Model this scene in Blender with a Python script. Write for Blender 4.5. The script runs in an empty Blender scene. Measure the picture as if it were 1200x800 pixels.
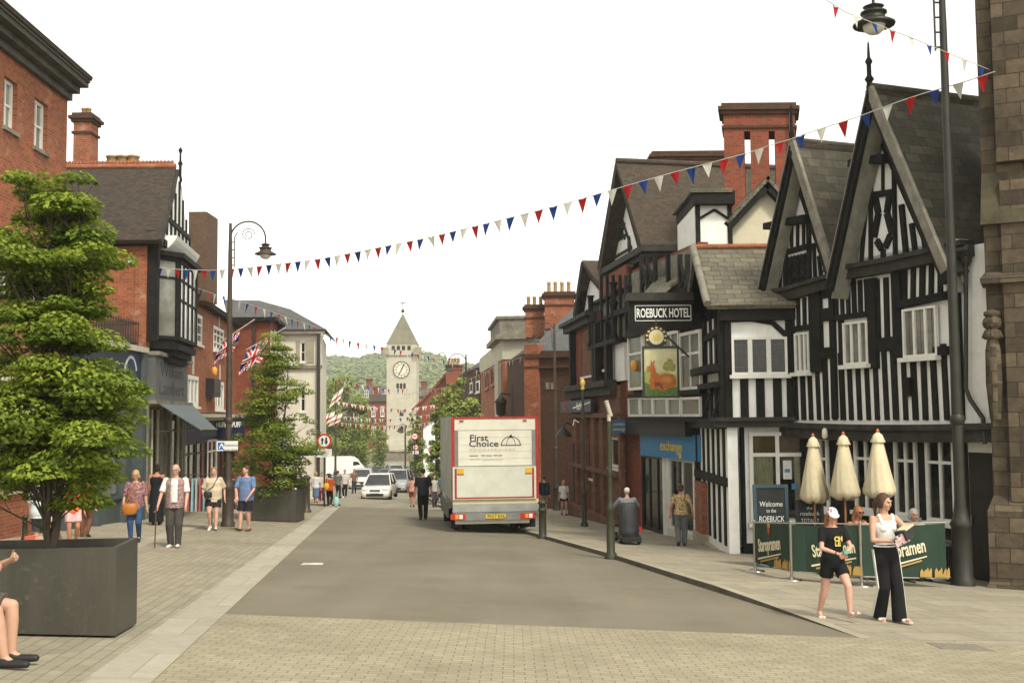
import bpy, bmesh, math, random
from mathutils import Vector, Matrix, noise
R = math.radians
rnd = random.Random(7)
SC = bpy.context.scene
COL = SC.collection
# ---------------------------------------------------------------- camera
FPX = 1280.0
PITCH, ROLL = R(3.89), R(-0.5)
camd = bpy.data.cameras.new('camera'); cam = bpy.data.objects.new('camera', camd); COL.objects.link(cam)
camd.sensor_width = 36; camd.lens = 36 * FPX / 1200; camd.clip_end = 6000; camd.clip_start = .1
CM = Matrix.Rotation(R(90) + PITCH, 3, 'X') @ Matrix.Rotation(ROLL, 3, 'Z')
cam.matrix_world = CM.to_4x4(); SC.camera = cam
def ray(u, v): return (CM @ Vector(((u - 600) / FPX, (400 - v) / FPX, -1))).normalized()
def proj(p):
    c = CM.transposed() @ Vector(p); return 600 + FPX * c.x / -c.z, 400 - FPX * c.y / -c.z
def P(u, v, d):
    r = ray(u, v); return r * (d / r.y)
# ---------------------------------------------------------------- ground
def prof(y):
    if y < 75: return -1.82 - .052 * y
    z = -1.82 - .052 * 75
    if y < 150: return z - .027 * (y - 75)
    z -= .027 * 75
    if y < 210: return z + .004 * (y - 150)
    return z + .24
def G(x, y):
    k = 1 if y < 75 else max(0, 1 - (y - 75) / 60)
    return prof(y) - .046 * k * max(-16, min(14, x))
def gp(u, v):
    r = ray(u, v); lo, hi = 2.0, 400.0
    for _ in range(50):
        m = (lo + hi) / 2; p = r * (m / r.y)
        if p.z > G(p.x, p.y): lo = m
        else: hi = m
    p = r * (lo / r.y); return Vector((p.x, p.y, G(p.x, p.y)))
def gd(u, d):
    x = (u - 600) / FPX * d
    for _ in range(4):
        uu, _v = proj((x, d, G(x, d))); x += (u - uu) / FPX * d
    return Vector((x, d, G(x, d)))
# ---------------------------------------------------------------- materials
MATS = {}
def srgb(r, g, b):
    f = lambda c: (c / 255 / 12.92) if c / 255 < .04045 else ((c / 255 + .055) / 1.055) ** 2.4
    return (f(r), f(g), f(b))
def nt_new(name):
    m = bpy.data.materials.new(name); m.use_nodes = True; t = m.node_tree
    b = t.nodes['Principled BSDF']; b.inputs['Specular IOR Level'].default_value = .3
    return m, t, b
def N(t, ty, **kw):
    n = t.nodes.new(ty)
    for k, v in kw.items():
        if k.startswith('i_'): n.inputs[k[2:].replace('_', ' ')].default_value = v
        else: setattr(n, k, v)
    return n
def c4(c): return (c[0], c[1], c[2], 1)
def mixc(t, fac, a, b, mode='MIX'):
    n = t.nodes.new('ShaderNodeMix'); n.data_type = 'RGBA'; n.blend_type = mode
    for key, val in ((0, fac), (6, a), (7, b)):
        if hasattr(val, 'links') or hasattr(val, 'is_linked'): t.links.new(val, n.inputs[key])
        elif key == 0: n.inputs[0].default_value = val
        else: n.inputs[key].default_value = c4(val)
    return n.outputs[2]
def ramp(t, fac, p0, p1):
    n = t.nodes.new('ShaderNodeMapRange'); t.links.new(fac, n.inputs[0]); n.inputs[1].default_value = p0; n.inputs[2].default_value = p1
    return n.outputs[0]
def nz(t, co, scale, detail=4, rough=.6):
    n = N(t, 'ShaderNodeTexNoise'); n.inputs['Scale'].default_value = scale; n.inputs['Detail'].default_value = detail; n.inputs['Roughness'].default_value = rough
    t.links.new(co, n.inputs['Vector']); return n.outputs['Fac']
def bump(t, b, h, strength=.3, dist=.01):
    n = t.nodes.new('ShaderNodeBump'); n.inputs['Strength'].default_value = strength; n.inputs['Distance'].default_value = dist
    t.links.new(h, n.inputs['Height']); t.links.new(n.outputs[0], b.inputs['Normal'])
def M(name, col, rough=.6, var=.25, scale=3.0, metal=0, spec=.3, bmp=0, bscale=None, coord='Object', coat=0):
    """plain surface with uneven tone"""
    if name in MATS: return MATS[name]
    m, t, b = nt_new(name)
    b.inputs['Roughness'].default_value = rough; b.inputs['Metallic'].default_value = metal; b.inputs['Specular IOR Level'].default_value = spec
    if coat: b.inputs['Coat Weight'].default_value = coat
    tc = N(t, 'ShaderNodeTexCoord').outputs[coord]
    if var:
        f = nz(t, tc, scale, 5, .65)
        f = ramp(t, f, .3, .7)
        t.links.new(mixc(t, f, [c * (1 - var) for c in col], [min(.95, c * (1 + var * .7)) for c in col]), b.inputs['Base Color'])
    else: b.inputs['Base Color'].default_value = c4(col)
    if bmp: bump(t, b, nz(t, tc, bscale or scale * 6, 4), bmp, .01)
    MATS[name] = m; return m
def brickmat(name, c1, c2, mortar, bw=.225, bh=.075, ms=.006, grime=(.12, .08, .06), gamt=.5, rough=.85, bias=0, bs=.5, offs=.5, msmooth=.1, rot=0, patch=None, vari=.35, seed=0):
    if name in MATS: return MATS[name]
    m, t, b = nt_new(name); b.inputs['Roughness'].default_value = rough; b.inputs['Specular IOR Level'].default_value = .2
    uv = N(t, 'ShaderNodeTexCoord').outputs['UV']
    mp = N(t, 'ShaderNodeMapping'); mp.inputs['Rotation'].default_value = (0, 0, rot); t.links.new(uv, mp.inputs[0])
    # warp slightly so courses are not ruler straight
    nw = N(t, 'ShaderNodeTexNoise'); nw.inputs['Scale'].default_value = 1.3; t.links.new(mp.outputs[0], nw.inputs['Vector'])
    va = N(t, 'ShaderNodeVectorMath', operation='MULTIPLY_ADD'); t.links.new(nw.outputs['Color'], va.inputs[0]); va.inputs[1].default_value = (.02, .02, 0); t.links.new(mp.outputs[0], va.inputs[2])
    br = N(t, 'ShaderNodeTexBrick', offset=offs); br.inputs['Scale'].default_value = 1; br.inputs['Brick Width'].default_value = bw; br.inputs['Row Height'].default_value = bh
    br.inputs['Mortar Size'].default_value = ms; br.inputs['Mortar Smooth'].default_value = msmooth; br.inputs['Bias'].default_value = bias
    t.links.new(va.outputs[0], br.inputs['Vector'])
    br.inputs['Color1'].default_value = c4(c1); br.inputs['Color2'].default_value = c4(c2); br.inputs['Mortar'].default_value = c4(mortar)
    n1 = ramp(t, nz(t, uv, .7, 6, .7), .45, .75); n2 = ramp(t, nz(t, uv, 6, 4, .7), .3, .75)
    mul = N(t, 'ShaderNodeMath', operation='MULTIPLY'); t.links.new(n1, mul.inputs[0]); mul.inputs[1].default_value = gamt
    col = mixc(t, mul.outputs[0], br.outputs['Color'], grime)
    col = mixc(t, n2, col, mixc(t, 1, col, (1 - vari, 1 - vari, 1 - vari), 'MULTIPLY'))
    if patch:
        pf = ramp(t, nz(t, uv, 1.1, 7, .75), .56, .66)
        ml = N(t, 'ShaderNodeMath', operation='MULTIPLY'); t.links.new(pf, ml.inputs[0]); ml.inputs[1].default_value = .7
        col = mixc(t, ml.outputs[0], col, patch)
    t.links.new(col, b.inputs['Base Color'])
    iv = N(t, 'ShaderNodeMath', operation='SUBTRACT'); iv.inputs[0].default_value = 1; t.links.new(br.outputs['Fac'], iv.inputs[1])
    bump(t, b, iv.outputs[0], bs, .01)
    MATS[name] = m; return m
def streakmat(name, col, dirt, amt=.5, rough=.75, scale=1.0):
    """painted or rendered wall with rain streaks and dirt"""
    if name in MATS: return MATS[name]
    m, t, b = nt_new(name); b.inputs['Roughness'].default_value = rough
    uv = N(t, 'ShaderNodeTexCoord').outputs['UV']
    mp = N(t, 'ShaderNodeMapping'); mp.inputs['Scale'].default_value = (6 * scale, .8 * scale, 1); t.links.new(uv, mp.inputs[0])
    a = ramp(t, nz(t, mp.outputs[0], 1.0, 6, .7), .45, .8); c = ramp(t, nz(t, uv, 2.2 * scale, 6, .7), .4, .8)
    mu = N(t, 'ShaderNodeMath', operation='MAXIMUM'); t.links.new(a, mu.inputs[0]); t.links.new(c, mu.inputs[1])
    m2 = N(t, 'ShaderNodeMath', operation='MULTIPLY'); t.links.new(mu.outputs[0], m2.inputs[0]); m2.inputs[1].default_value = amt
    t.links.new(mixc(t, m2.outputs[0], col, dirt), b.inputs['Base Color'])
    bump(t, b, nz(t, uv, 18, 3), .12, .01)
    MATS[name] = m; return m
def cloth(name, col, pattern=None, scale=18, thr=.5):
    if name in MATS: return MATS[name]
    m, t, b = nt_new(name); b.inputs['Roughness'].default_value = .9; b.inputs['Specular IOR Level'].default_value = .15
    tc = N(t, 'ShaderNodeTexCoord').outputs['Object']
    if pattern:
        cur = None
        for i, pc in enumerate(pattern):
            mp = N(t, 'ShaderNodeMapping'); mp.inputs['Location'].default_value = (i * 3.1, i * 1.7, i * 5.3); t.links.new(tc, mp.inputs[0])
            f = ramp(t, nz(t, mp.outputs[0], scale, 2, .5), thr, thr + .04)
            cur = mixc(t, f, cur if cur is not None else col, pc)
        c = cur
    else:
        f = ramp(t, nz(t, tc, 9, 3), .3, .7); c = mixc(t, f, [x * .82 for x in col], [min(.95, x * 1.1) for x in col])
    t.links.new(c, b.inputs['Base Color'])
    mp = N(t, 'ShaderNodeMapping'); mp.inputs['Scale'].default_value = (1, 1, .45); t.links.new(tc, mp.inputs[0])
    bump(t, b, nz(t, mp.outputs[0], 14, 3, .5), .55, .03)
    MATS[name] = m; return m
# ---------------------------------------------------------------- mesh builder
WM = {}
def wmat(o):
    return WM.get(o.name, Matrix.Identity(4)) if o else Matrix.Identity(4)
class MB:
    def __init__(s): s.v = []; s.f = []; s.m = []; s.sm = []
    def add(s, vs, fs, m=0, smooth=False):
        k = len(s.v); s.v += [tuple(v) for v in vs]; s.f += [tuple(i + k for i in f) for f in fs]; s.m += [m] * len(fs); s.sm += [smooth] * len(fs)
        return s
    def hexa(s, p, m=0):  # p: 4 bottom + 4 top
        return s.add(p, [(0, 3, 2, 1), (4, 5, 6, 7), (0, 1, 5, 4), (1, 2, 6, 5), (2, 3, 7, 6), (3, 0, 4, 7)], m)
    def box(s, x0, x1, y0, y1, z0, z1, m=0):
        return s.hexa([(x0, y0, z0), (x1, y0, z0), (x1, y1, z0), (x0, y1, z0), (x0, y0, z1), (x1, y0, z1), (x1, y1, z1), (x0, y1, z1)], m)
    def fbox(s, F, s0, s1, n0, n1, z0, z1, m=0):  # n outward; n1>n0
        q = F.pt
        return s.hexa([q(s0, n1, z0), q(s1, n1, z0), q(s1, n0, z0), q(s0, n0, z0), q(s0, n1, z1), q(s1, n1, z1), q(s1, n0, z1), q(s0, n0, z1)], m)
    def fpoly(s, F, pts, n0, n1, m=0):  # pts (s,z) counter-clockwise seen from outside
        n = len(pts)
        a = sum(pts[i][0] * pts[(i + 1) % n][1] - pts[(i + 1) % n][0] * pts[i][1] for i in range(n))
        if a < 0: pts = pts[::-1]
        vs = [F.pt(x, n1, z) for x, z in pts] + [F.pt(x, n0, z) for x, z in pts]
        fs = [tuple(range(n)), tuple(range(2 * n - 1, n - 1, -1))] + [(i, n + i, n + (i + 1) % n, (i + 1) % n) for i in range(n)]
        return s.add(vs, fs, m)
    def fbeam(s, F, a, b, w, n0, n1, m=0, w2=None):
        dx, dz = b[0] - a[0], b[1] - a[1]; l = math.hypot(dx, dz) or 1; nx, nz_ = -dz / l, dx / l; w2 = w if w2 is None else w2
        return s.fpoly(F, [(a[0] - nx * w / 2, a[1] - nz_ * w / 2), (b[0] - nx * w2 / 2, b[1] - nz_ * w2 / 2), (b[0] + nx * w2 / 2, b[1] + nz_ * w2 / 2), (a[0] + nx * w / 2, a[1] + nz_ * w / 2)], n0, n1, m)
    def slab(s, pts, th, m=0, m2=None):  # planar polygon with thickness downward along its normal
        pts = [Vector(p) for p in pts]; n = len(pts); nr = (pts[1] - pts[0]).cross(pts[2] - pts[0]).normalized()
        if nr.z < 0: pts = pts[::-1]; nr = -nr
        vs = pts + [p - nr * th for p in pts]
        s.add(vs, [tuple(range(n))], m)
        return s.add(vs, [tuple(range(2 * n - 1, n - 1, -1))] + [(i, n + i, n + (i + 1) % n, (i + 1) % n) for i in range(n)], m if m2 is None else m2)
    def prism(s, foot, z0, z1, m=0):
        n = len(foot); a = sum(foot[i][0] * foot[(i + 1) % n][1] - foot[(i + 1) % n][0] * foot[i][1] for i in range(n))
        if a < 0: foot = foot[::-1]
        vs = [(x, y, z0) for x, y in foot] + [(x, y, z1) for x, y in foot]
        return s.add(vs, [tuple(range(n - 1, -1, -1)), tuple(range(n, 2 * n))] + [(i, (i + 1) % n, n + (i + 1) % n, n + i) for i in range(n)], m)
    def tube(s, pts, rad, n=8, m=0, smooth=True, caps=True, flat=None):
        pts = [Vector(p) for p in pts]; k = len(pts)
        if not hasattr(rad, '__len__'): rad = [rad] * k
        vs = []; up = None
        for i, p in enumerate(pts):
            d = (pts[min(i + 1, k - 1)] - pts[max(i - 1, 0)]).normalized()
            if up is None: up = Vector((0, 0, 1)) if abs(d.z) < .9 else Vector((1, 0, 0))
            a = d.cross(up).normalized(); b2 = a.cross(d).normalized(); up = b2
            for j in range(n):
                t_ = 2 * math.pi * j / n; vs.append(p + (a * math.cos(t_) + b2 * math.sin(t_)) * rad[i])
        fs = [(i * n + j, i * n + (j + 1) % n, (i + 1) * n + (j + 1) % n, (i + 1) * n + j) for i in range(k - 1) for j in range(n)]
        s.add(vs, fs, m, smooth)
        if caps: s.add(vs[:n], [tuple(range(n - 1, -1, -1))], m); s.add(vs[-n:], [tuple(range(n))], m)
        return s
    def cyl(s, p0, p1, r, n=12, m=0, r2=None): return s.tube([p0, p1], [r, r if r2 is None else r2], n, m)
    def lathe(s, c, prf, n=16, m=0, smooth=True):
        c = Vector(c); vs = []
        for r, z in prf:
            for j in range(n):
                t_ = 2 * math.pi * j / n; vs.append((c.x + r * math.cos(t_), c.y + r * math.sin(t_), c.z + z))
        k = len(prf)
        s.add(vs, [(i * n + j, i * n + (j + 1) % n, (i + 1) * n + (j + 1) % n, (i + 1) * n + j) for i in range(k - 1) for j in range(n)], m, smooth)
        s.add(vs[:n], [tuple(range(n - 1, -1, -1))], m); s.add(vs[-n:], [tuple(range(n))], m)
        return s
    def ball(s, c, r, n=10, m=0, rot=None):
        c = Vector(c); r = Vector(r) if hasattr(r, '__len__') else Vector((r, r, r)); k = max(4, n * 2 // 3); vs = []
        for i in range(1, k):
            ph = math.pi * i / k
            for j in range(n):
                th = 2 * math.pi * j / n; q = Vector((r.x * math.sin(ph) * math.cos(th), r.y * math.sin(ph) * math.sin(th), r.z * math.cos(ph)))
                vs.append(c + (rot @ q if rot else q))
        t_ = Vector((0, 0, r.z)); t_ = rot @ t_ if rot else t_
        vs += [c + t_, c - t_]; a, b_ = len(vs) - 2, len(vs) - 1
        fs = [(i * n + j, (i + 1) * n + j, (i + 1) * n + (j + 1) % n, i * n + (j + 1) % n) for i in range(k - 2) for j in range(n)]
        fs += [(a, j, (j + 1) % n) for j in range(n)] + [(b_, (k - 2) * n + (j + 1) % n, (k - 2) * n + j) for j in range(n)]
        return s.add(vs, fs, m, True)
    def mesh(s, name, mats, uv=True, inv=None):
        me = bpy.data.meshes.new(name)
        vs = s.v if inv is None else [inv @ Vector(v) for v in s.v]
        me.from_pydata([tuple(v) for v in vs], [], s.f)
        if not isinstance(mats, (list, tuple)): mats = [mats]
        for m in mats: me.materials.append(m)
        me.polygons.foreach_set('material_index', s.m); me.polygons.foreach_set('use_smooth', s.sm)
        if uv:
            ul = me.uv_layers.new(name='UVMap').data; w = [Vector(v) for v in s.v]
            for p in me.polygons:
                n = Vector((0, 0, 0)); vi = p.vertices
                for i in range(len(vi)):
                    a, b_ = w[vi[i]], w[vi[(i + 1) % len(vi)]]
                    n += Vector(((a.y - b_.y) * (a.z + b_.z), (a.z - b_.z) * (a.x + b_.x), (a.x - b_.x) * (a.y + b_.y)))
                if n.length < 1e-12: continue
                n.normalize()
                if abs(n.z) > .97: tx, ty = Vector((1, 0, 0)), Vector((0, 1, 0))
                else: tx = Vector((-n.y, n.x, 0)).normalized(); ty = n.cross(tx)
                for li in p.loop_indices:
                    q = w[me.loops[li].vertex_index]; ul[li].uv = (q.dot(tx), q.dot(ty))
        me.update(); return me
    def build(s, name, mats, parent=None, uv=True):
        """mesh given in world coordinates"""
        wp = wmat(parent); me = s.mesh(name, mats, uv, wp.inverted() if parent else None)
        o = bpy.data.objects.new(name, me); COL.objects.link(o)
        if parent: o.parent = parent
        WM[o.name] = wp
        return o
    def local(s, name, mats, parent=None, uv=True):
        """mesh given in the local coordinates of its thing"""
        me = s.mesh(name, mats, uv); o = bpy.data.objects.new(name, me); COL.objects.link(o)
        if parent: o.parent = parent
        return o
def top(name, loc, label, cat, group=None, rz=0):
    o = bpy.data.objects.new(name, None); COL.objects.link(o); o.empty_display_size = .2
    o.location = loc; o.rotation_euler = (0, 0, rz)
    WM[o.name] = Matrix.Translation(Vector(loc)) @ Matrix.Rotation(rz, 4, 'Z')
    tag(o, label, cat, group); return o
def tag(o, label, cat, group=None, kind=None):
    if label: o['label'] = label
    if cat: o['category'] = cat
    if group: o['group'] = group
    if kind: o['kind'] = kind
    return o
def struct(o): o['kind'] = 'structure'; return o
def copytree(o, parent=None, **kw):
    c = o.copy(); COL.objects.link(c); c.parent = parent
    for ch in list(o.children): copytree(ch, c)
    return c
class Frame:
    """a vertical facade plane; s runs left to right as seen from outside, n outward, z up"""
    def __init__(s, A, B, n=0):
        A = Vector((A[0], A[1])); B = Vector((B[0], B[1])); s.t = (B - A).normalized(); s.o = Vector((s.t.y, -s.t.x)); s.L = (B - A).length
        s.A = A + s.o * n; s.B = B + s.o * n
    def pt(s, a, n, z): p = s.A + s.t * a + s.o * n; return Vector((p.x, p.y, z))
    def off(s, n): return Frame(s.A, s.B, n)
    def q(s, u, v):
        r = ray(u, v); o = Vector((s.o.x, s.o.y)); k = s.A.dot(o) / (r.x * o.x + r.y * o.y); p = r * k
        return ((Vector((p.x, p.y)) - s.A).dot(s.t), p.z)
    def S(s, u, v=500): return s.q(u, v)[0]
    def rect(s, u0, u1, v0, v1):
        vm = (v0 + v1) / 2; a = s.q(u0, vm)[0]; b = s.q(u1, vm)[0]; um = (u0 + u1) / 2
        return a, b, s.q(um, v1)[1], s.q(um, v0)[1]
    def g(s, a): p = s.pt(a, 0, 0); return G(p.x, p.y)
def wallh(mb, F, s0, s1, z0, z1, holes, th=.25, m=0, n=0):
    """wall with real openings: holes are (s0,s1,z0,z1)"""
    xs = sorted({s0, s1} | {min(max(h[i], s0), s1) for h in holes for i in (0, 1)}); zs = sorted({z0, z1} | {min(max(h[i], z0), z1) for h in holes for i in (2, 3)})
    for i in range(len(xs) - 1):
        for j in range(len(zs) - 1):
            cx, cz = (xs[i] + xs[i + 1]) / 2, (zs[j] + zs[j + 1]) / 2
            if any(h[0] < cx < h[1] and h[2] < cz < h[3] for h in holes): continue
            a, b, c, d = xs[i], xs[i + 1], zs[j], zs[j + 1]
            mb.add([F.pt(a, n, c), F.pt(b, n, c), F.pt(b, n, d), F.pt(a, n, d)], [(0, 1, 2, 3)], m)
            mb.add([F.pt(a, n - th, c), F.pt(b, n - th, c), F.pt(b, n - th, d), F.pt(a, n - th, d)], [(3, 2, 1, 0)], m)
    for h in list(holes):
        a, b, c, d = h
        for e in (((a, c), (b, c)), ((b, c), (b, d)), ((b, d), (a, d)), ((a, d), (a, c))):
            (p, q_), (r_, t_) = e
            mb.add([F.pt(p, n, q_), F.pt(r_, n, t_), F.pt(r_, n - th, t_), F.pt(p, n - th, q_)], [(3, 2, 1, 0)], m)
    for a in (s0, s1): mb.add([F.pt(a, n, z0), F.pt(a, n, z1), F.pt(a, n - th, z1), F.pt(a, n - th, z0)], [(0, 1, 2, 3)] if a == s0 else [(3, 2, 1, 0)], m)
    mb.add([F.pt(s0, n, z1), F.pt(s1, n, z1), F.pt(s1, n - th, z1), F.pt(s0, n - th, z1)], [(0, 1, 2, 3)], m)
def window(F, parent, r, cols=2, rows=(.5,), fm=None, pm=None, n=-.1, fw=.07, bar=.035, sill=True, sm=None, curtain=None, lead=0, name='window', dep=.07):
    """frame mesh with pane (and sill) children. rows: list of heights of transoms as fractions from the top"""
    a, b, c, d = r; mb = MB(); fm = fm or MATS['white_wood']; pm = pm or MATS['glass']
    mb.fbox(F, a, a + fw, n - dep, n, c, d); mb.fbox(F, b - fw, b, n - dep, n, c, d)
    mb.fbox(F, a + fw, b - fw, n - dep, n, d - fw, d); mb.fbox(F, a + fw, b - fw, n - dep, n, c, c + fw)
    for i in range(1, cols):
        x = a + (b - a) * i / cols; mb.fbox(F, x - bar / 2, x + bar / 2, n - dep, n - .012, c + fw, d - fw)
    xs = [a + fw] + [a + (b - a) * i / cols for i in range(1, cols)] + [b - fw]
    for f in rows:
        z = d - (d - c) * f
        for i in range(len(xs) - 1):
            mb.fbox(F, xs[i] + (bar / 2 if i else 0), xs[i + 1] - (bar / 2 if i < len(xs) - 2 else 0), n - dep, n - .015, z - bar / 2, z + bar / 2)
    w = mb.build(name, fm, parent)
    if lead:
        lb = MB(); k = max(2, int((b - a) / lead))
        for i in range(1, k * 1): 
            x = a + (b - a) * i / k; lb.fbox(F, x - .004, x + .004, n - .052, n - .042, c + fw, d - fw)
        kk = max(2, int((d - c) / (lead * 1.5)))
        for i in range(1, kk):
            z = c + (d - c) * i / kk; lb.fbox(F, a + fw, b - fw, n - .0525, n - .0425, z - .004, z + .004)
        lb.build('leading', MATS['lead'], w)
    mb = MB(); mb.fbox(F, a + fw * .5, b - fw * .5, n - .06, n - .05, c + fw * .5, d - fw * .5); mb.build('pane', pm, w)
    if curtain:
        cb = MB(); cm, segs = curtain
        for (x0, x1, za, zb) in segs:
            X0, X1 = a + (b - a) * x0, a + (b - a) * x1; k = max(4, int((X1 - X0) / .035)); pts = []
            Z0, Z1 = d - (d - c) * zb, d - (d - c) * za
            for i in range(k): 
                p0, p1 = X0 + (X1 - X0) * i / k, X0 + (X1 - X0) * (i + 1) / k
                o0, o1 = (-.07 - .015 * (i % 2)), (-.07 - .015 * ((i + 1) % 2))
                cb.add([F.pt(p0, n + o0, Z0), F.pt(p1, n + o1, Z0), F.pt(p1, n + o1, Z1), F.pt(p0, n + o0, Z1)], [(0, 1, 2, 3)])
        cb.build('curtain', cm, w)
    if sill:
        mb = MB(); mb.fbox(F, a - .06, b + .06, n - .05, max(.06, n + .1), c - .09, c - .003); mb.build('sill', sm or fm, w)
    return w
def text3d(txt, mtx, size, mat, parent, name='lettering', depth=.006, sx=1.0, align='CENTER', shear=0, bold=0):
    cu = bpy.data.curves.new(name, 'FONT'); cu.body = txt; cu.size = size; cu.extrude = depth; cu.align_x = align; cu.align_y = 'CENTER'; cu.shear = shear; cu.offset = bold; cu.resolution_u = 3
    o = bpy.data.objects.new(name, cu); COL.objects.link(o)
    me = bpy.data.meshes.new_from_object(o.evaluated_get(bpy.context.evaluated_depsgraph_get())); bpy.data.objects.remove(o); bpy.data.curves.remove(cu)
    me.transform(Matrix.Scale(sx, 4, (1, 0, 0))); me.transform(wmat(parent).inverted() @ mtx); me.materials.clear(); me.materials.append(mat)
    o = bpy.data.objects.new(name, me); COL.objects.link(o); o.parent = parent; WM[o.name] = wmat(parent); return o
def fmtx(F, s, n, z, tilt=0):
    """text matrix on a facade: x along s, y up, z outward"""
    p = F.pt(s, n, z); X = Vector((F.t.x, F.t.y, 0)); Z = Vector((F.o.x, F.o.y, 0)); Y = Vector((0, 0, 1))
    if tilt: q = Matrix.Rotation(tilt, 3, Z); X = q @ X; Y = q @ Y
    m = Matrix((X, Y, Z)).transposed().to_4x4(); m.translation = p; return m
# ---------------------------------------------------------------- material library
WHITE = (.72, .72, .68)
M('white_wood', (.7, .69, .63), .45, .12, 5)
M('lead', (.1, .1, .1), .5, 0)
M('black_timber', (.014, .013, .011), .75, .5, 4, spec=.15, bmp=.4, bscale=20)
M('grey_timber', (.04, .038, .031), .75, .45, 3, spec=.15, bmp=.4, bscale=20)
M('pale_timber', (.2, .185, .145), .7, .4, 4, bmp=.3)
streakmat('white_render', (.84, .84, .8), (.36, .34, .28), .38)
streakmat('cream_render', (.62, .57, .42), (.3, .26, .18), .45)
brickmat('brick_orange', (.4, .12, .048), (.26, .072, .03), (.3, .22, .16), grime=(.15, .07, .045), gamt=.6, patch=(.4, .25, .18))
brickmat('brick_red', (.29, .07, .034), (.2, .048, .025), (.2, .13, .09), grime=(.11, .05, .035), gamt=.5)
brickmat('brick_dark', (.1, .042, .022), (.065, .029, .017), (.1, .075, .055), grime=(.06, .04, .03), gamt=.6)
brickmat('brick_deep', (.17, .05, .032), (.12, .036, .025), (.12, .07, .05), grime=(.06, .03, .022), gamt=.5)
brickmat('roof_tile', (.078, .06, .045), (.048, .037, .028), (.03, .026, .022), .17, .105, .007, grime=(.05, .045, .035), gamt=.5, bs=1.0, msmooth=.5)
brickmat('roof_brown', (.095, .07, .05), (.062, .047, .034), (.035, .03, .025), .18, .11, .006, grime=(.06, .055, .04), gamt=.5, bs=1.0, msmooth=.5)
brickmat('roof_slate', (.14, .122, .092), (.078, .07, .053), (.055, .05, .04), .36, .23, .007, grime=(.07, .068, .05), gamt=.5, bs=1.0, msmooth=.3, vari=.4)
brickmat('roof_stone', (.22, .2, .145), (.14, .128, .095), (.07, .065, .048), .4, .22, .009, grime=(.11, .105, .07), gamt=.5, bs=1.0, vari=.35)
brickmat('roof_grey', (.13, .13, .125), (.1, .1, .1), (.05, .05, .05), .3, .2, .006, grime=(.07, .07, .065), gamt=.4, bs=.7)
brickmat('stone_dark', (.16, .122, .078), (.06, .047, .032), (.05, .04, .028), .46, .27, .009, grime=(.05, .042, .032), gamt=.85, bs=.8, vari=.5)
brickmat('stone_red', (.24, .11, .068), (.17, .075, .045), (.11, .06, .045), .6, .3, .01, grime=(.1, .06, .045), gamt=.5, bs=.4)
brickmat('stone_pale', (.52, .49, .39), (.46, .43, .34), (.32, .3, .23), .7, .33, .008, grime=(.36, .33, .25), gamt=.4, bs=.3, vari=.15)
M('stone_trim', (.36, .31, .22), .8, .35, 3, bmp=.3)
M('stone_grey', (.2, .18, .14), .85, .45, 2.5, bmp=.4)
M('dark_metal', (.035, .032, .028), .5, .3, 6, spec=.4)
M('lamp_brown', (.055, .04, .028), .5, .4, 3, spec=.4)
M('green_metal', (.035, .036, .018), .5, .35, 4, spec=.4)
M('steel', (.45, .43, .38), .3, .15, 6, metal=1)
M('black_rubber', (.02, .02, .02), .85, .2, 8)
M('dark_paint', (.014, .015, .015), .45, .3, 3)
M('teal_paint', (.07, .085, .085), .55, .25, 2)
M('navy_paint', (.02, .03, .06), .5, .25, 2)
M('interior', (.03, .025, .02), .9, .3, 2)
M('chalk_black', (.018, .02, .02), .7, .5, 3)
M('chalk_white', (.6, .62, .58), .9, .3, 30)
M('clay_pot', (.38, .24, .11), .85, .35, 5)
M('gold', (.6, .45, .1), .4, .1, 6)
def glassmat(name, base, rough=.06, spec=.9, var=.5):
    m, t, b = nt_new(name); b.inputs['Roughness'].default_value = rough; b.inputs['Specular IOR Level'].default_value = spec
    tc = N(t, 'ShaderNodeTexCoord').outputs['Object']; f = ramp(t, nz(t, tc, .9, 4), .35, .7)
    t.links.new(mixc(t, f, [c * (1 - var) for c in base], [c * (1 + var) for c in base]), b.inputs['Base Color'])
    bump(t, b, nz(t, tc, 1.5, 2), .05, .02); MATS[name] = m; return m
glassmat('glass', (.016, .016, .014), .08, .35); glassmat('glass_light', (.2, .2, .17), .12, .8, .5); glassmat('glass_green', (.12, .14, .115), .15, .7, .35); glassmat('car_glass', (.03, .035, .04), .04, 1)
def clearglass(name):
    m, t, b = nt_new(name); out = t.nodes['Material Output']; t.nodes.remove(b)
    g = N(t, 'ShaderNodeBsdfGlossy'); g.inputs['Roughness'].default_value = .03
    tr = N(t, 'ShaderNodeBsdfTransparent'); tr.inputs[0].default_value = (.8, .82, .78, 1)
    fr = N(t, 'ShaderNodeFresnel'); fr.inputs[0].default_value = 1.5; mx = N(t, 'ShaderNodeMixShader')
    t.links.new(fr.outputs[0], mx.inputs[0]); t.links.new(tr.outputs[0], mx.inputs[1]); t.links.new(g.outputs[0], mx.inputs[2]); t.links.new(mx.outputs[0], out.inputs[0])
    MATS[name] = m; return m
clearglass('clear_glass')
M('curtain', (.6, .55, .4), .9, .2, 6)
M('curtain_brown', (.2, .11, .05), .9, .3, 6)
M('poster', (.65, .65, .6), .7, .2, 10)
m_, t_, b_ = nt_new('leaf'); MATS['leaf'] = m_
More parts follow.
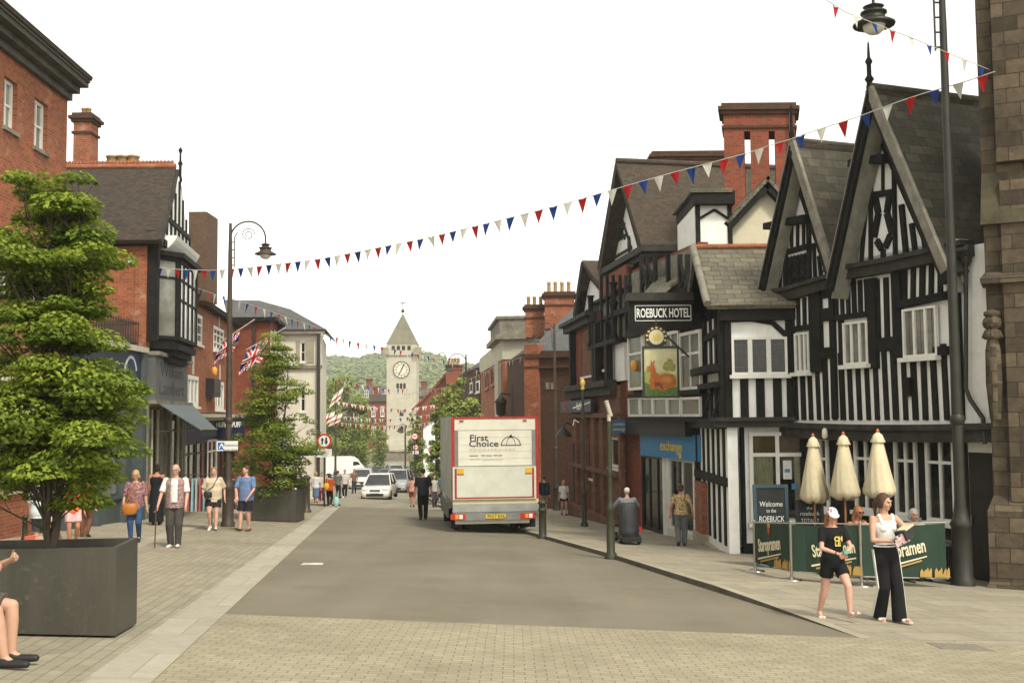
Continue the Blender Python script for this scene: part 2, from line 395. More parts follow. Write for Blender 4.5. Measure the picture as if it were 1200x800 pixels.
def leafmat(name, dark, light, trans=.35):
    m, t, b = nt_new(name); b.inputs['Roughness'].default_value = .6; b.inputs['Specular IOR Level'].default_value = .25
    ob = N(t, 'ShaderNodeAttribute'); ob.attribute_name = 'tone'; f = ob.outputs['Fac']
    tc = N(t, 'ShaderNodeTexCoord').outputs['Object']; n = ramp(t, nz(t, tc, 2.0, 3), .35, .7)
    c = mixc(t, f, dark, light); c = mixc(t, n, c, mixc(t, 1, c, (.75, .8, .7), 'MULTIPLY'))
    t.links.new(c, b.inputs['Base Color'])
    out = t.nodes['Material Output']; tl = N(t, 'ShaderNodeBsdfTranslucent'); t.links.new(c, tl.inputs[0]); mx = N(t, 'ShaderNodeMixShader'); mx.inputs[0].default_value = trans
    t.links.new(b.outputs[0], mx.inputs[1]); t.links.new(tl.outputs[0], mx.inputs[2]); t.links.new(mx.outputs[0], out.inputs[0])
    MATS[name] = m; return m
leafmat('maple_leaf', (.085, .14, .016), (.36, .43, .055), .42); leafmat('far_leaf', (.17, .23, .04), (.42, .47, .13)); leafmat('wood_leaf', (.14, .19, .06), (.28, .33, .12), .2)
M('bark', (.075, .06, .045), .9, .4, 8, bmp=.6)
# ---------------------------------------------------------------- ground sheets
def strip(name, ys, xl, xr, off, mat, nx=1, kerb=0, skirt=0):
    """sheet following the street; xl/xr functions of y; off may be a function"""
    mb = MB(); rows = []
    for y in ys:
        a, b = xl(y), xr(y); r = []
        for i in range(nx + 1):
            x = a + (b - a) * i / nx; h = off(x, y) if callable(off) else off; r.append((x, y, G(x, y) + h))
        rows.append(r)
    vs = [p for r in rows for p in r]; w = nx + 1
    mb.add(vs, [(j * w + i, j * w + i + 1, (j + 1) * w + i + 1, (j + 1) * w + i) for j in range(len(ys) - 1) for i in range(nx)])
    return struct(mb.build(name, mat))
def yr(a, b, st):
    n = max(1, int((b - a) / st)); l = [a + (b - a) * i / n for i in range(n + 1)] + [y for y in (75, 150, 210) if a < y < b]; return sorted(set(l))
def pl(tab):
    def f(y):
        if y <= tab[0][0]: a, b = tab[0], tab[1]
        elif y >= tab[-1][0]: a, b = tab[-2], tab[-1]
        else:
            for i in range(len(tab) - 1):
                if tab[i][0] <= y <= tab[i + 1][0]: a, b = tab[i], tab[i + 1]; break
        return a[1] + (b[1] - a[1]) * (y - a[0]) / (b[0] - a[0])
    return f
# kerb lines read off the photograph's ground plane
lk = [gp(250, 732), gp(330, 657), gp(400, 592)]
XL = pl([(p.y, p.x) for p in lk])
rk = [gp(985, 740), gp(930, 722), gp(880, 706), gp(800, 681), gp(720, 655), gp(640, 632), gp(600, 621), gp(568, 613)]
tab = [(p.y, p.x) for p in rk]
print('rk', [(round(a, 1), round(b, 2)) for a, b in tab], 'lk', [(round(p.y, 1), round(p.x, 2)) for p in lk])
YF = gp(600, 732).y
XR = pl(tab + [(56, -3.9), (75, -6.0), (110, -9.5)])
YE = 51.0   # asphalt changes here
dm = dict(gamt=.35)
def pavemat(name, c1, c2, mortar, bw, bh, ms, rot, grime, offs=.5, vari=.2, dots=False):
    m = brickmat(name, c1, c2, mortar, bw, bh, ms, grime=grime, gamt=.55, rough=.85, bs=.35, rot=rot, offs=offs, vari=vari); return m
ROT = .118
pavemat('setts', (.37, .33, .228), (.31, .276, .19), (.17, .15, .104), .2, .115, .006, 0, (.2, .175, .125))
pavemat('blocks', (.34, .305, .225), (.28, .253, .185), (.15, .132, .096), .42, .14, .006, math.pi / 2 - ROT, (.2, .18, .13))
pavemat('flags', (.37, .33, .245), (.29, .26, .195), (.15, .135, .1), .9, .6, .009, -ROT - .1, (.23, .21, .16))
pavemat('granite_band', (.42, .39, .31), (.36, .33, .26), (.22, .2, .16), .6, 1.2, .005, -ROT, (.3, .28, .22))
def asphalt(name, col, amt):
    m, t, b = nt_new(name); b.inputs['Roughness'].default_value = .9; b.inputs['Specular IOR Level'].default_value = .15
    uv = N(t, 'ShaderNodeTexCoord').outputs['UV']
    a = ramp(t, nz(t, uv, .35, 6, .6), .35, .7); s = ramp(t, nz(t, uv, 60, 2, .8), .35, .65)
    mp = N(t, 'ShaderNodeMapping'); mp.inputs['Rotation'].default_value = (0, 0, -.118); mp.inputs['Scale'].default_value = (1.3, .06, 1); t.links.new(uv, mp.inputs[0])
    w = ramp(t, nz(t, mp.outputs[0], 1, 4, .5), .4, .7)
    c = mixc(t, a, [x * .88 for x in col], [x * 1.1 for x in col]); c = mixc(t, w, c, mixc(t, 1, c, (.9, .9, .9), 'MULTIPLY')); c = mixc(t, s, mixc(t, 1, c, (.72, .72, .72), 'MULTIPLY'), c)
    t.links.new(c, b.inputs['Base Color']); bump(t, b, nz(t, uv, 90, 2), .4, .008); MATS[name] = m; return m
asphalt('asphalt', (.222, .199, .147), .2); asphalt('asphalt_pale', (.32, .295, .225), .2)
M('earth', (.16, .14, .1), .9, .3, .3)
M('grass', (.08, .12, .03), .9, .3, .05)
# base sheet reaching the horizon
mb = MB(); ys = [-25, -5] + list(range(0, 220, 5)) + [260, 400, 700, 1200, 2500]; xs = [-900, -300, -60, -30, -16, -8, 0, 7, 14, 30, 60, 300, 900]
for y in ys:
    for x in xs: mb.v.append((x, y, G(x, y) - .03))
w = len(xs)
for j in range(len(ys) - 1):
    for i in range(w - 1): mb.f.append((j * w + i, j * w + i + 1, (j + 1) * w + i + 1, (j + 1) * w + i)); mb.m.append(0 if ys[j] < 210 else 1); mb.sm.append(False)
struct(mb.build('ground', [MATS['earth'], MATS['grass']]))
# right pavement height above road: fades to flush at the paved crossing
def HP(x, y): 
    k = max(0, min(1, (y - YF) / 5.0)); return .004 + .095 * k
band = lambda y: .55 if y < 52 else .3
struct(strip('street', yr(YF, YE, 2), XL, XR, .004, MATS['asphalt']))
struct(strip('street_far', yr(YE, 205, 5), pl([(51, XL(51)), (60, -9.6), (88, -15), (110, -20), (205, -32)]), pl([(51, XR(51)), (75, XR(75)), (110, XR(110)), (130, -8), (205, -5)]), .004, MATS['asphalt_pale']))
# foreground paved crossing
XLb = lambda y: XL(y) - band(y)
struct(strip('paving_crossing', yr(-6, YF, 3), XL, lambda y: 30, .004, MATS['setts'], 6))
struct(strip('kerb_band_left', yr(-6, 52, 2), XLb, XL, .008, MATS['granite_band']))
struct(strip('pavement_left', yr(-6, 51, 3), lambda y: XLb(y) - 2.6, XLb, .004, MATS['blocks']))
struct(strip('footway_band_left', yr(-6, 51, 3), lambda y: XLb(y) - 3.0, lambda y: XLb(y) - 2.6, .006, MATS['granite_band']))
struct(strip('footway_left', yr(-6, 51, 3), lambda y: -16, lambda y: XLb(y) - 3.0, .004, MATS['flags']))
farL = pl([(51, XL(51)), (60, -9.6), (88, -15), (110, -20)])
struct(strip('footway_far_left', yr(51, 110, 4), lambda y: -34, farL, .09, MATS['flags']))
mb = MB(); pts = yr(51, 110, 4)
for a, b in zip(pts[:-1], pts[1:]): mb.add([(farL(a), a, G(farL(a), a)), (farL(b), b, G(farL(b), b)), (farL(b), b, G(farL(b), b) + .09), (farL(a), a, G(farL(a), a) + .09)], [(3, 2, 1, 0)])
struct(mb.build('kerb_far_left', MATS['stone_grey']))
# right pavement: kerb stone then flags
ky = yr(YF, 110, 1.0)
struct(strip('pavement_right', ky, lambda y: XR(y) + .16, lambda y: 14 + (6 if y < 25 else 0), HP, MATS['flags'], 4))
mb = MB(); M('kerb_face_shaded', (.11, .095, .07), .9, .4, 2); M('kerb_top', (.33, .3, .225), .85, .2, 1.5)  # face coloured darker than the top: shadow of the step painted in
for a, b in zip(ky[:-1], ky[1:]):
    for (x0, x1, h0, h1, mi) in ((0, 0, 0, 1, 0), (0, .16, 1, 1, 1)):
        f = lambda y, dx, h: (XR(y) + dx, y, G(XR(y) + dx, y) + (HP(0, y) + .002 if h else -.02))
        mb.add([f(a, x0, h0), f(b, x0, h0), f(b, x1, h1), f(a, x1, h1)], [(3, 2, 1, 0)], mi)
struct(mb.build('kerb_right', [MATS['kerb_face_shaded'], MATS['kerb_top']]))
# white worn mark on the carriageway
a_, b2_ = gp(358, 659), gp(377, 662)
M('road_paint', (.55, .53, .45), .8, .4, 9)
mb = MB(); p = [gp(352, 662), gp(378, 662), gp(379, 659.5), gp(356, 659.5)]
mb.add([(q.x, q.y, q.z + .009) for q in p], [(0, 1, 2, 3)]); struct(mb.build('road_marking', MATS['road_paint']))
# drain covers and service plates in the pavement
M('cover', (.2, .18, .14), .8, .3, 20)
for i, (u, v, w_, l_, lab) in enumerate([(1125, 758, .6, .45, 'rectangular metal service cover set in the right pavement'), (330, 604, .8, .7, 'pale square inspection plate beside the far planter')]):
    q = gp(u, v); r_ = MB(); h = HP(q.x, q.y) if q.x > 0 else .01
    for (x0, x1, y0, y1, mi) in ((-w_ / 2, w_ / 2, -l_ / 2, l_ / 2, 0),):
        r_.hexa([(q.x + x, q.y + y, G(q.x + x, q.y + y) + h + z) for z in (-.01, .006) for x, y in ((x0, y0), (x1, y0), (x1, y1), (x0, y1))])
    o = r_.build('service_cover', MATS['cover'] if i == 0 else MATS['kerb_top']); tag(o, lab, 'service cover')
# surface dirt: gum spots, dark patches and joints worked into the paving materials
def weather(name, spot, big=.8, amt=.5):
    m = MATS[name]; t = m.node_tree; b = t.nodes['Principled BSDF']; l = b.inputs['Base Color'].links[0]; src = l.from_socket; t.links.remove(l)
    uv = N(t, 'ShaderNodeTexCoord').outputs['UV']; f = ramp(t, nz(t, uv, big, 8, .75), .5, .72); ml = N(t, 'ShaderNodeMath', operation='MULTIPLY'); t.links.new(f, ml.inputs[0]); ml.inputs[1].default_value = amt
    c = mixc(t, ml.outputs[0], src, mixc(t, 1, src, (.62, .6, .56), 'MULTIPLY'))
    v = N(t, 'ShaderNodeTexVoronoi'); v.inputs['Scale'].default_value = 1.6; t.links.new(uv, v.inputs['Vector']); s = ramp(t, v.outputs['Distance'], .05, .035)
    s2 = N(t, 'ShaderNodeMath', operation='MULTIPLY'); t.links.new(s, s2.inputs[0]); s2.inputs[1].default_value = .6; c = mixc(t, s2.outputs[0], c, spot)
    t.links.new(c, b.inputs['Base Color'])
for n_ in ('setts', 'blocks', 'flags', 'granite_band'): weather(n_, (.12, .11, .09), .45, .55)
weather('asphalt', (.11, .1, .08), .5, .45); weather('asphalt_pale', (.16, .15, .12), .3, .4)
# ================================================================ THE TIMBERED PUB (right)
BT, GT, PT, WR = MATS['black_timber'], MATS['grey_timber'], MATS['pale_timber'], MATS['white_render']
def studs(mb, F, u0, u1, vt, vb, k, w=.45, n1=.05, lean=0, jit=.01, n0=-.02, skip=()):
    """k upright timbers between two columns of the photo; w = share of the pitch that is timber"""
    a, b, c, d = F.rect(u0, u1, vt, vb); pitch = (b - a) / k
    for i in range(k + 1):
        if i in skip: continue
        x = a + pitch * i; j1, j2 = rnd.uniform(-jit, jit), rnd.uniform(-jit, jit); hw = pitch * w / 2 * rnd.uniform(.85, 1.15)
        mb.fpoly(F, [(max(a - .02, x - hw + j1), c), (min(b + .02, x + hw + j1), c), (min(b + .02, x + hw + j2 + lean), d), (max(a - .02, x - hw + j2 + lean), d)], n0, n1 + rnd.uniform(0, .01))
def pbeam(mb, F, pts, w, n0, n1, m=0):
    """beam through photo points"""
    q = [F.q(u, v) for u, v in pts]
    for a, b in zip(q[:-1], q[1:]): mb.fbeam(F, a, b, w, n0, n1, m)
pub = top('timber_framed_pub', (7.0, 26.0, G(7, 26)), 'black and white timber framed pub with two steep gables beside the stone pier', 'pub')
A0, A1 = Vector((6.7, 26.4)), Vector((6.7, 26.4)) + Vector((.363, -.932)).normalized() * 6.9
FM = Frame(A0, A1)                               # main range, upper floor
FG = FM.off(-.35)                                # ground floor set back under the jetty
W0, W1 = Vector((5.17, 26.45)), Vector((6.95, 26.3))
FW = Frame(W0, W1)                               # cross wing front, upper floor
FWg = Frame((5.62, 26.75), (7.1, 26.65))
FL = Frame((5.22, 31.0), (5.17, 26.45))          # wing side that faces the street
FLg = Frame((5.42, 28.3), (5.62, 26.75))
jet = FM.q(1050, 498)[1]                         # jetty level
print('pub jetty z', jet, 'ground', FM.g(2), 'wing', FW.q(880, 491)[1], FW.g(.5))
# ---- upper walls: white plaster panels
wall = MB()
sR = FM.S(1126, 420)
ztop = FM.q(1050, 300)[1] + .1
wall.fbox(FM, -.4, sR, -.3, 0, jet, ztop)
sW = FM.q(1156, 400)[0]
wall.fbox(FM, sR + .004, sW + .4, -.3, -.03, jet - .1, FM.q(1140, 287)[1])
wall.fbox(FW, 0, 1.9, -.25, 0, FW.q(880, 491)[1], FW.q(880, 366)[1])
wall.fbox(FL, 0, FL.L, -.25, 0, G(5.3, 30) - .3, FW.q(880, 366)[1])
# ground floor walls
zg = FG.g(3) - .5
wall.fbox(FG, 1.6, sW + .6, -.3, 0, zg, jet - .02)
wall.build('wall', WR, pub)
mb = MB(); mb.fbox(FWg, 0, 1.45, -.25, 0, G(6, 26.5) - .3, FW.q(880, 497)[1]); mb.fbox(FLg, 0, FLg.L, -.2, 0, G(5.6, 27) - .3, FW.q(880, 497)[1]); mb.build('wall', WR, pub)
# ---- black frame of the main range
t = MB()
def R_(F, u0, u1, vt, vb, n1=.05, n0=-.02, mb=None):
    a, b, c, d = F.rect(u0, u1, vt, vb); (mb or t).fbox(F, a, b, n0, n1, c, d)
studs(t, FM, 923, 951, 350, 384, 4, .5); pbeam(t, FM, [(921, 387), (954, 383)], .13, -.02, .09)
studs(t, FM, 924, 932, 388, 434, 1, .45)
R_(FM, 952, 965, 326, 436, .1); R_(FM, 965, 977, 335, 349, .07); R_(FM, 965, 977, 361, 376, .07); R_(FM, 963, 979, 407, 420, .09)
R_(FM, 975.5, 981, 332, 490, .08)
studs(t, FM, 981, 1017, 330, 369, 5, .5); pbeam(t, FM, [(978, 373), (1019, 368)], .12, -.02, .1)
pbeam(t, FM, [(983, 338), (1003, 327)], .22, -.01, .08)
R_(FM, 985, 990, 372, 432, .06); R_(FM, 1020.5, 1030, 326, 432, .1)
studs(t, FM, 1030, 1051, 325, 396, 2, .42); R_(FM, 1030, 1056, 395, 411, .09); R_(FM, 1050, 1060, 318, 422, .11)
studs(t, FM, 1060, 1114, 302, 350, 5, .48, lean=.05); pbeam(t, FM, [(1054, 357), (1113, 345)], .12, -.02, .13); pbeam(t, FM, [(1055, 361), (1113, 349)], .05, -.02, .17)
studs(t, FM, 925, 1122, 410, 492, 19, .46, lean=-.03, n1=.045)
R_(FM, 1117, 1127, 290, 492, .1)
R_(FM, 1064, 1071, 442, 464, .12)
R_(FM, 1098, 1114, 406, 416, .12)
t.build('timber_frame', BT, pub)
# jetty bressumer, moulded in two steps, sagging a little
t = MB()
zj = jet
for a, b, z0, z1, n1 in ((-.3, sW + .3, -.3, -.06, .12), (-.3, sW + .3, -.06, .06, .2)):
    k = 8
    for i in range(k):
        x0, x1 = a + (b - a) * i / k, a + (b - a) * (i + 1) / k; f = lambda x: -.05 * math.sin(max(0, min(1, (x - a) / (b - a))) * math.pi)
        t.fpoly(FM, [(x0, zj + z0 + f(x0)), (x1, zj + z0 + f(x1)), (x1, zj + z1 + f(x1)), (x0, zj + z1 + f(x0))], -.3, n1)
t.build('bressumer', GT, pub)
# top bressumer under the big gable (curved) and under the middle gable
t = MB()
pbeam(t, FM.off(.18), [(970, 325), (1000, 320), (1040, 313), (1085, 303), (1120, 296), (1132, 293)], .22, -.22, .05); pbeam(t, FM.off(.18), [(970, 317), (1000, 312), (1040, 305), (1085, 295), (1120, 287), (1132, 284)], .1, -.22, .14)
pbeam(t, FM.off(.15), [(888, 352), (925, 345), (975, 330)], .26, -.3, .03); pbeam(t, FM.off(.15), [(885, 346), (925, 338), (978, 322)], .09, -.3, .13)
t.build('eaves_beam', GT, pub)
# ---- gables
FB = FM.off(.55)                                 # plane of the big barge boards
def gable(F, Fb, apex, lb, rb, vl, vr, bw, name):
    """F wall plane, Fb barge plane; photo points of the barge feet and the apex; returns apex in Fb"""
    a = Fb.q(*apex); l = Fb.q(*lb); r = Fb.q(*rb)
    return a, l, r
aB, lB, rB = FB.q(1019, 103), FB.q(972, 322), FB.q(1098, 292)
print('big gable', aB, lB, rB)
# keep the two slopes meeting the same level: right foot carried down its own slope
def roof_pair(F, a, l, r, depth, th=.12, front=0):
    mb = MB(); P_ = lambda q, n: F.pt(q[0], n, q[1])
    mb.slab([P_(a, front), P_(r, front), P_(r, -depth), P_(a, -depth)], th)
    mb.slab([P_(l, front), P_(a, front), P_(a, -depth), P_(l, -depth)], th)
    return mb
ext = lambda a, b, k: (a[0] + (b[0] - a[0]) * k, a[1] + (b[1] - a[1]) * k)
rB2 = ext(aB, rB, 1.12); lB2 = ext(aB, lB, 1.03)
roof_pair(FB, aB, lB2, rB2, 5.8).build('roof', MATS['roof_slate'], pub)
mb = MB(); mb.tube([FB.pt(aB[0], .02, aB[1] + .03), FB.pt(aB[0], -5.8, aB[1] + .03)], .09, 8); mb.build('roof_ridge', MATS['roof_slate'], pub)
FC = FM.off(.45); aM, lM, rM = FC.q(928, 166), FC.q(889, 345), FC.q(975, 318)
print('mid gable', aM, lM, rM)
roof_pair(FC, aM, ext(aM, lM, 1.05), ext(aM, rM, 1.0), 5.5).build('roof', MATS['roof_slate'], pub)
mb = MB(); mb.tube([FC.pt(aM[0], .02, aM[1] + .03), FC.pt(aM[0], -5.5, aM[1] + .03)], .08, 8); mb.build('roof_ridge', MATS['roof_slate'], pub)
def barge(F, a, l, r, w, out, wallF, back):
    """black barge boards, grey soffit boards behind them and a pale verge on the right slope"""
    b = MB(); d = lambda q, dz: (q[0], q[1] + dz)
    b.fbeam(F, d(l, -w * .9), d(a, -w * .9), w, -.06, .03); b.fbeam(F, d(l, -w * .55), d(a, -w * .55), w * .22, .03, .07)
    b.fbeam(F, d(r, -w * .9), d(a, -w * .9), w * .8, -.06, .03)
    b.build('barge_board', BT, pub)
    s = MB()  # soffit between barge and wall, sloping with the roof
    for q in (l, r):
        p = [F.pt(q[0], -.06, q[1] - .4), F.pt(a[0], -.06, a[1] - .4), F.pt(a[0], -back, a[1] - .4), F.pt(q[0], -back, q[1] - .4)]
        s.slab(p, .03)
    s.build('soffit', M('soffit_grey', (.24, .23, .19), .8, .3, 3), pub)
    v = MB(); v.fbeam(F, d(r, -.02), d(a, -.02), .2, -.04, .05); v.fbeam(F, d(l, .03), d(a, .03), .05, -.04, .05); v.build('verge', PT, pub)
barge(FB, aB, lB2, rB2, .24, .55, FM, .5); barge(FC, aM, ext(aM, lM, 1.05), rM, .2, .45, FM, .4)
# gable infill walls
def infill(F, a, l, r, back, z0):
    mb = MB(); sl = (a[1] - l[1]) / (a[0] - l[0]); sr = (r[1] - a[1]) / (r[0] - a[0])
    dl = a[0] - (a[1] - z0) / sl; dr = a[0] + (z0 - a[1]) / sr
    mb.fpoly(F, [(dl + .05, z0), (dr - .05, z0), (a[0], a[1] - .3)], -back - .2, -back); return mb
zB = FM.q(1040, 318)[1]; infill(FB, aB, lB, rB, .55, zB).build('gable_wall', WR, pub)
zM = FM.q(930, 343)[1]; infill(FC, aM, lM, rM, .45, zM).build('gable_wall', WR, pub)
t = MB()
# big gable timbering
pbeam(t, FM, [(1006, 193), (1047, 186)], .16, 0, .3); pbeam(t, FM, [(1022, 229), (1050, 225)], .13, 0, .07)
pbeam(t, FM, [(1022, 190), (1022, 316)], .08, 0, .07); pbeam(t, FM, [(1049, 190), (1051, 308)], .08, 0, .07); pbeam(t, FM, [(1036, 190), (1036, 228)], .05, 0, .06)
for p in (((1027, 230), (1031, 250)), ((1031, 250), (1026, 278)), ((1044, 228), (1041, 250)), ((1041, 250), (1047, 274)), ((1029, 282), (1035, 292)), ((1045, 276), (1039, 290))): pbeam(t, FM, p, .14, 0, .07)
pbeam(t, FM, [(1036, 292), (1036, 312)], .12, 0, .05)
pbeam(t, FM, [(998, 316), (1012, 222)], .1, 0, .07); pbeam(t, FM, [(1010, 315), (1018, 222)], .08, 0, .06); pbeam(t, FM, [(1064, 304), (1058, 240)], .12, 0, .07); pbeam(t, FM, [(1075, 302), (1070, 262)], .1, 0, .07); pbeam(t, FM, [(1087, 300), (1084, 280)], .08, 0, .07)
pbeam(t, FM, [(987, 318), (1024, 150)], .1, 0, .08); pbeam(t, FM, [(1095, 300), (1027, 145)], .14, 0, .08)
# middle gable timbering
pbeam(t, FM, [(905, 266), (953, 256)], .16, 0, .28); pbeam(t, FM, [(922, 262), (922, 340)], .12, 0, .07); pbeam(t, FM, [(949, 258), (950, 334)], .12, 0, .07)
pbeam(t, FM, [(922, 296), (950, 288)], .13, 0, .07)
for u in (929, 936, 943): pbeam(t, FM, [(u, 262), (u, 292)], .06, 0, .06)
a, b, c, d = FM.rect(924, 948, 299, 336); t.fbox(FM, a, b, 0, .04, c, d)
for i in range(4): 
    for j in range(3): 
        cx, cz = a + (b - a) * (j + .5) / 3, c + (d - c) * (i + .5) / 4; t.fbeam(FM, (cx - .09, cz - .09), (cx + .09, cz + .09), .05, .04, .07); t.fbeam(FM, (cx - .09, cz + .09), (cx + .09, cz - .09), .05, .04, .072)
pbeam(t, FM, [(915, 342), (918, 280)], .08, 0, .07); pbeam(t, FM, [(957, 330), (955, 285)], .07, 0, .07); pbeam(t, FM, [(964, 328), (961, 300)], .07, 0, .07)
pbeam(t, FM, [(902, 345), (932, 205)], .1, 0, .08); pbeam(t, FM, [(975, 328), (934, 205)], .14, 0, .08); pbeam(t, FM, [(931, 258), (931, 215)], .08, 0, .07)
t.build('gable_timber', BT, pub)
# finials
mb = MB(); p = FB.pt(aB[0], .0, aB[1]); mb.lathe((p.x, p.y, p.z - .5), [(.05, 0), (.09, .12), (.06, .2), (.06, .62), (.1, .68), (.05, .76), (.05, 1.0), (.08, 1.06), (.035, 1.15), (.02, 1.45), (.005, 1.5)], 10); mb.build('finial', BT, pub)
mb = MB(); p = FC.pt(aM[0], .0, aM[1]); mb.lathe((p.x, p.y, p.z - .4), [(.05, 0), (.09, .1), (.05, .2), (.05, .5), (.08, .56), (.035, .7), (.03, 1.1), (.06, 1.15), (.005, 1.3)], 10); mb.build('finial', BT, pub)
# ---- cross wing roof and face
zr, ze = FW.q(860, 291)[1], FW.q(870, 357)[1]
e0, e1, r0, r1 = FW.off(.35).q(830, 357), FW.off(.35).q(925, 357), P(812, 291, 28.3), P(905, 291, 28.3)
FE = FW.off(.35); ez = FE.q(850, 357)[1]
mb = MB(); ea, eb = FE.pt(FE.S(829, 357), 0, ez), FE.pt(FE.S(935, 357), 0, ez)
mb.slab([ea, eb, Vector((r1.x + 1.5, r1.y, r0.z)), Vector((r0.x, r0.y, r0.z))], .12)
bk = Vector((r0.x + .1, 30.6, ez)); mb.slab([Vector((r0.x, r0.y, r0.z)), Vector((r1.x + 1.5, r1.y, r0.z)), Vector((eb.x, 30.6, ez)), bk], .12)
mb.build('roof', MATS['roof_stone'], pub)
mb = MB(); mb.tube([ea + Vector((0, 0, .03)), Vector((r0.x, r0.y, r0.z + .03))], .1, 6); mb.build('verge', PT, pub)
mb = MB(); mb.tube([Vector((r0.x, r0.y, r0.z + .03)), Vector((r1.x + 1.5, r1.y, r0.z + .03))], .08, 8); mb.build('roof_ridge', MATS['brick_orange'], pub)
mb = MB(); x0 = r0.x + .12; mb.add([(x0, ea.y + .35, ez), (x0, r0.y, r0.z - .1), (x0, 30.5, ez)], [(0, 1, 2), (2, 1, 0)]); mb.build('gable_wall', GT, pub)
t = MB(); a, b, c, d = FW.rect(845, 925, 357, 370); t.fbox(FW, -.12, 1.9, -.1, .2, c - .12, ez)
t.fbox(FW, -.02, FW.S(855, 430), -.02, .06, FW.q(850, 491)[1], c)
pbeam(t, FW, [(853, 375), (880, 374), (905, 378), (921, 393)], .12, -.02, .07); R_(FW, 921, 931, 366, 490, .08)
for u0, u1 in ((867.5, 877), (886, 896), (906, 916)): R_(FW, u0, u1, 441, 489, .05)
R_(FW, 853, 857.5, 375, 490, .05)
t.build('timber_frame', BT, pub)
t = MB(); zb = FW.q(880, 492)[1]; t.fbox(FW, -.3, 1.55, -.3, .14, zb - .17, zb - .02); t.fbox(FW, -.36, 1.6, -.3, .22, zb - .02, zb + .07); t.build('bressumer', GT, pub)
cm = MATS['curtain']
window(FW, pub, FW.rect(857, 922, 395, 439), 3, (), n=.1, fw=.06, bar=.11, pm=MATS['glass'], lead=.12)
# side of the wing: close lattice
t = MB(); zt, zb = FW.q(850, 368)[1], G(5.2, 30) - .2
zl = lambda v: FL.q(830, v)[1]
L = FL.L
t.fbox(FL, -.1, L, -.02, .12, zl(368), zl(360)); 
for v0, v1, n1 in ((431, 439, .35), (450, 456, .25), (490, 501, .3), (553, 562, .1)): t.fbox(FL, -.1, L - .02, -.02, n1, zl(v1), zl(v0))
for k in range(6):
    x = L * (k + .5) / 6; w_ = .24
    t.fbox(FL, x - w_ * .5, x + w_ * .5, -.02, .05, zl(431), zl(368)); t.fbox(FL, x - w_ * .5, x + w_ * .5, -.02, .08, zl(490), zl(456)); t.fbox(FL, x - w_ * .45, x + w_ * .45, -.02, .04, zl(553), zl(501)); t.fbox(FL, x - w_ * .45, x + w_ * .45, -.02, .04, zl(625), zl(562))
t.fbeam(FL, (0.2, zl(400)), (L, zl(392)), .16, -.02, .09)
for k in range(3): t.fbeam(FL, (L * k / 3, zl(490)), (L * (k + .9) / 3, zl(458)), .12, .0, .1)
t.fbox(FL, L - .3, L, -.02, .13, zl(490), zl(368)); t.fbox(FL, 0, .35, -.02, .1, zb, zl(368))
t.build('timber_frame', BT, pub)
mb = MB(); mb.fbox(FL, .3, 1.5, -.02, .16, zb, zl(566)); mb.build('pier', MATS['brick_orange'], pub)
mb = MB(); mb.fbox(FL, .2, 1.6, -.02, .22, zb - .3, zl(626)); mb.fbox(FL, 1.6, 3.0, -.02, .14, zb - .3, zl(634)); mb.build('plinth', MATS['stone_trim'], pub)
# canted white side panel and posts at the corner
t = MB(); t.fbox(FLg, FLg.L - .12, FLg.L + .03, -.02, .06, zb, zl(497)); t.fbox(FLg, -.05, .05, -.02, .05, zb, zl(497))
zz = FWg.q(900, 650)[1]
t.fbox(FLg, 0, FLg.L + .05, -.02, .08, zb - .3, FLg.q(865, 640)[1]); t.fbox(FWg, -.03, 1.5, -.02, .06, zb - .4, FWg.q(900, 636)[1])
t.fbox(FWg, FWg.S(945, 560), FWg.S(956, 560), -.02, .08, zb - .3, zl(497)); t.build('timber_frame', BT, pub)
mb = MB(); a, b, c, d = FLg.rect(850.5, 861, 519, 588); mb.fbox(FLg, a, b, .02, .05, c, d); o = mb.build('menu_board', MATS['chalk_black'], pub)
mb = MB()
for i in range(9):
    z = d - (d - c) * (i + 1.4) / 11; w_ = rnd.uniform(.25, .42) * (b - a); mb.fbox(FLg, (a + b) / 2 - w_, (a + b) / 2 + w_, .05, .055, z - .012, z + .012)
mb.build('chalk_lines', MATS['chalk_white'], o)
window(FWg, pub, FWg.rect(878, 944, 506, 612), 2, (.25,), n=.12, fw=.09, bar=.09, pm=MATS['clear_glass'], curtain=(cm, [(0.02, .42, .27, 1), (.8, .98, .27, 1)]))
mb = MB(); a, b, c, d = FWg.rect(884, 938, 510, 606); mb.fbox(FWg, a, b, .001, .012, c, d); mb.build('painted_room_shade', MATS['interior'], pub)  # dark sheet on the wall paints the unlit room behind the glass
mb = MB(); 
for u0, u1 in ((881, 909), (912, 938)): 
    a, b, c, d = FWg.rect(u0, u1, 509, 531); mb.fbox(FWg, a, b, .014, .02, c, d)
mb.build('curtain', MATS['curtain_brown'], pub)
mb = MB(); a, b, c, d = FWg.rect(917, 927, 539, 561); mb.fbox(FWg, a, b, .075, .079, c, d); mb.build('poster', MATS['poster'], pub)
mb = MB(); a2, b2, c2, d2 = FWg.rect(919, 925, 549, 553); mb.fbox(FWg, a2, b2, .079, .082, c2, d2); a2, b2, c2, d2 = FWg.rect(927, 933, 566, 573); mb.fbox(FWg, a2, b2, .075, .08, c2, d2); mb.build('notice', M('notice_blue', (.06, .2, .4), .6, 0), pub)
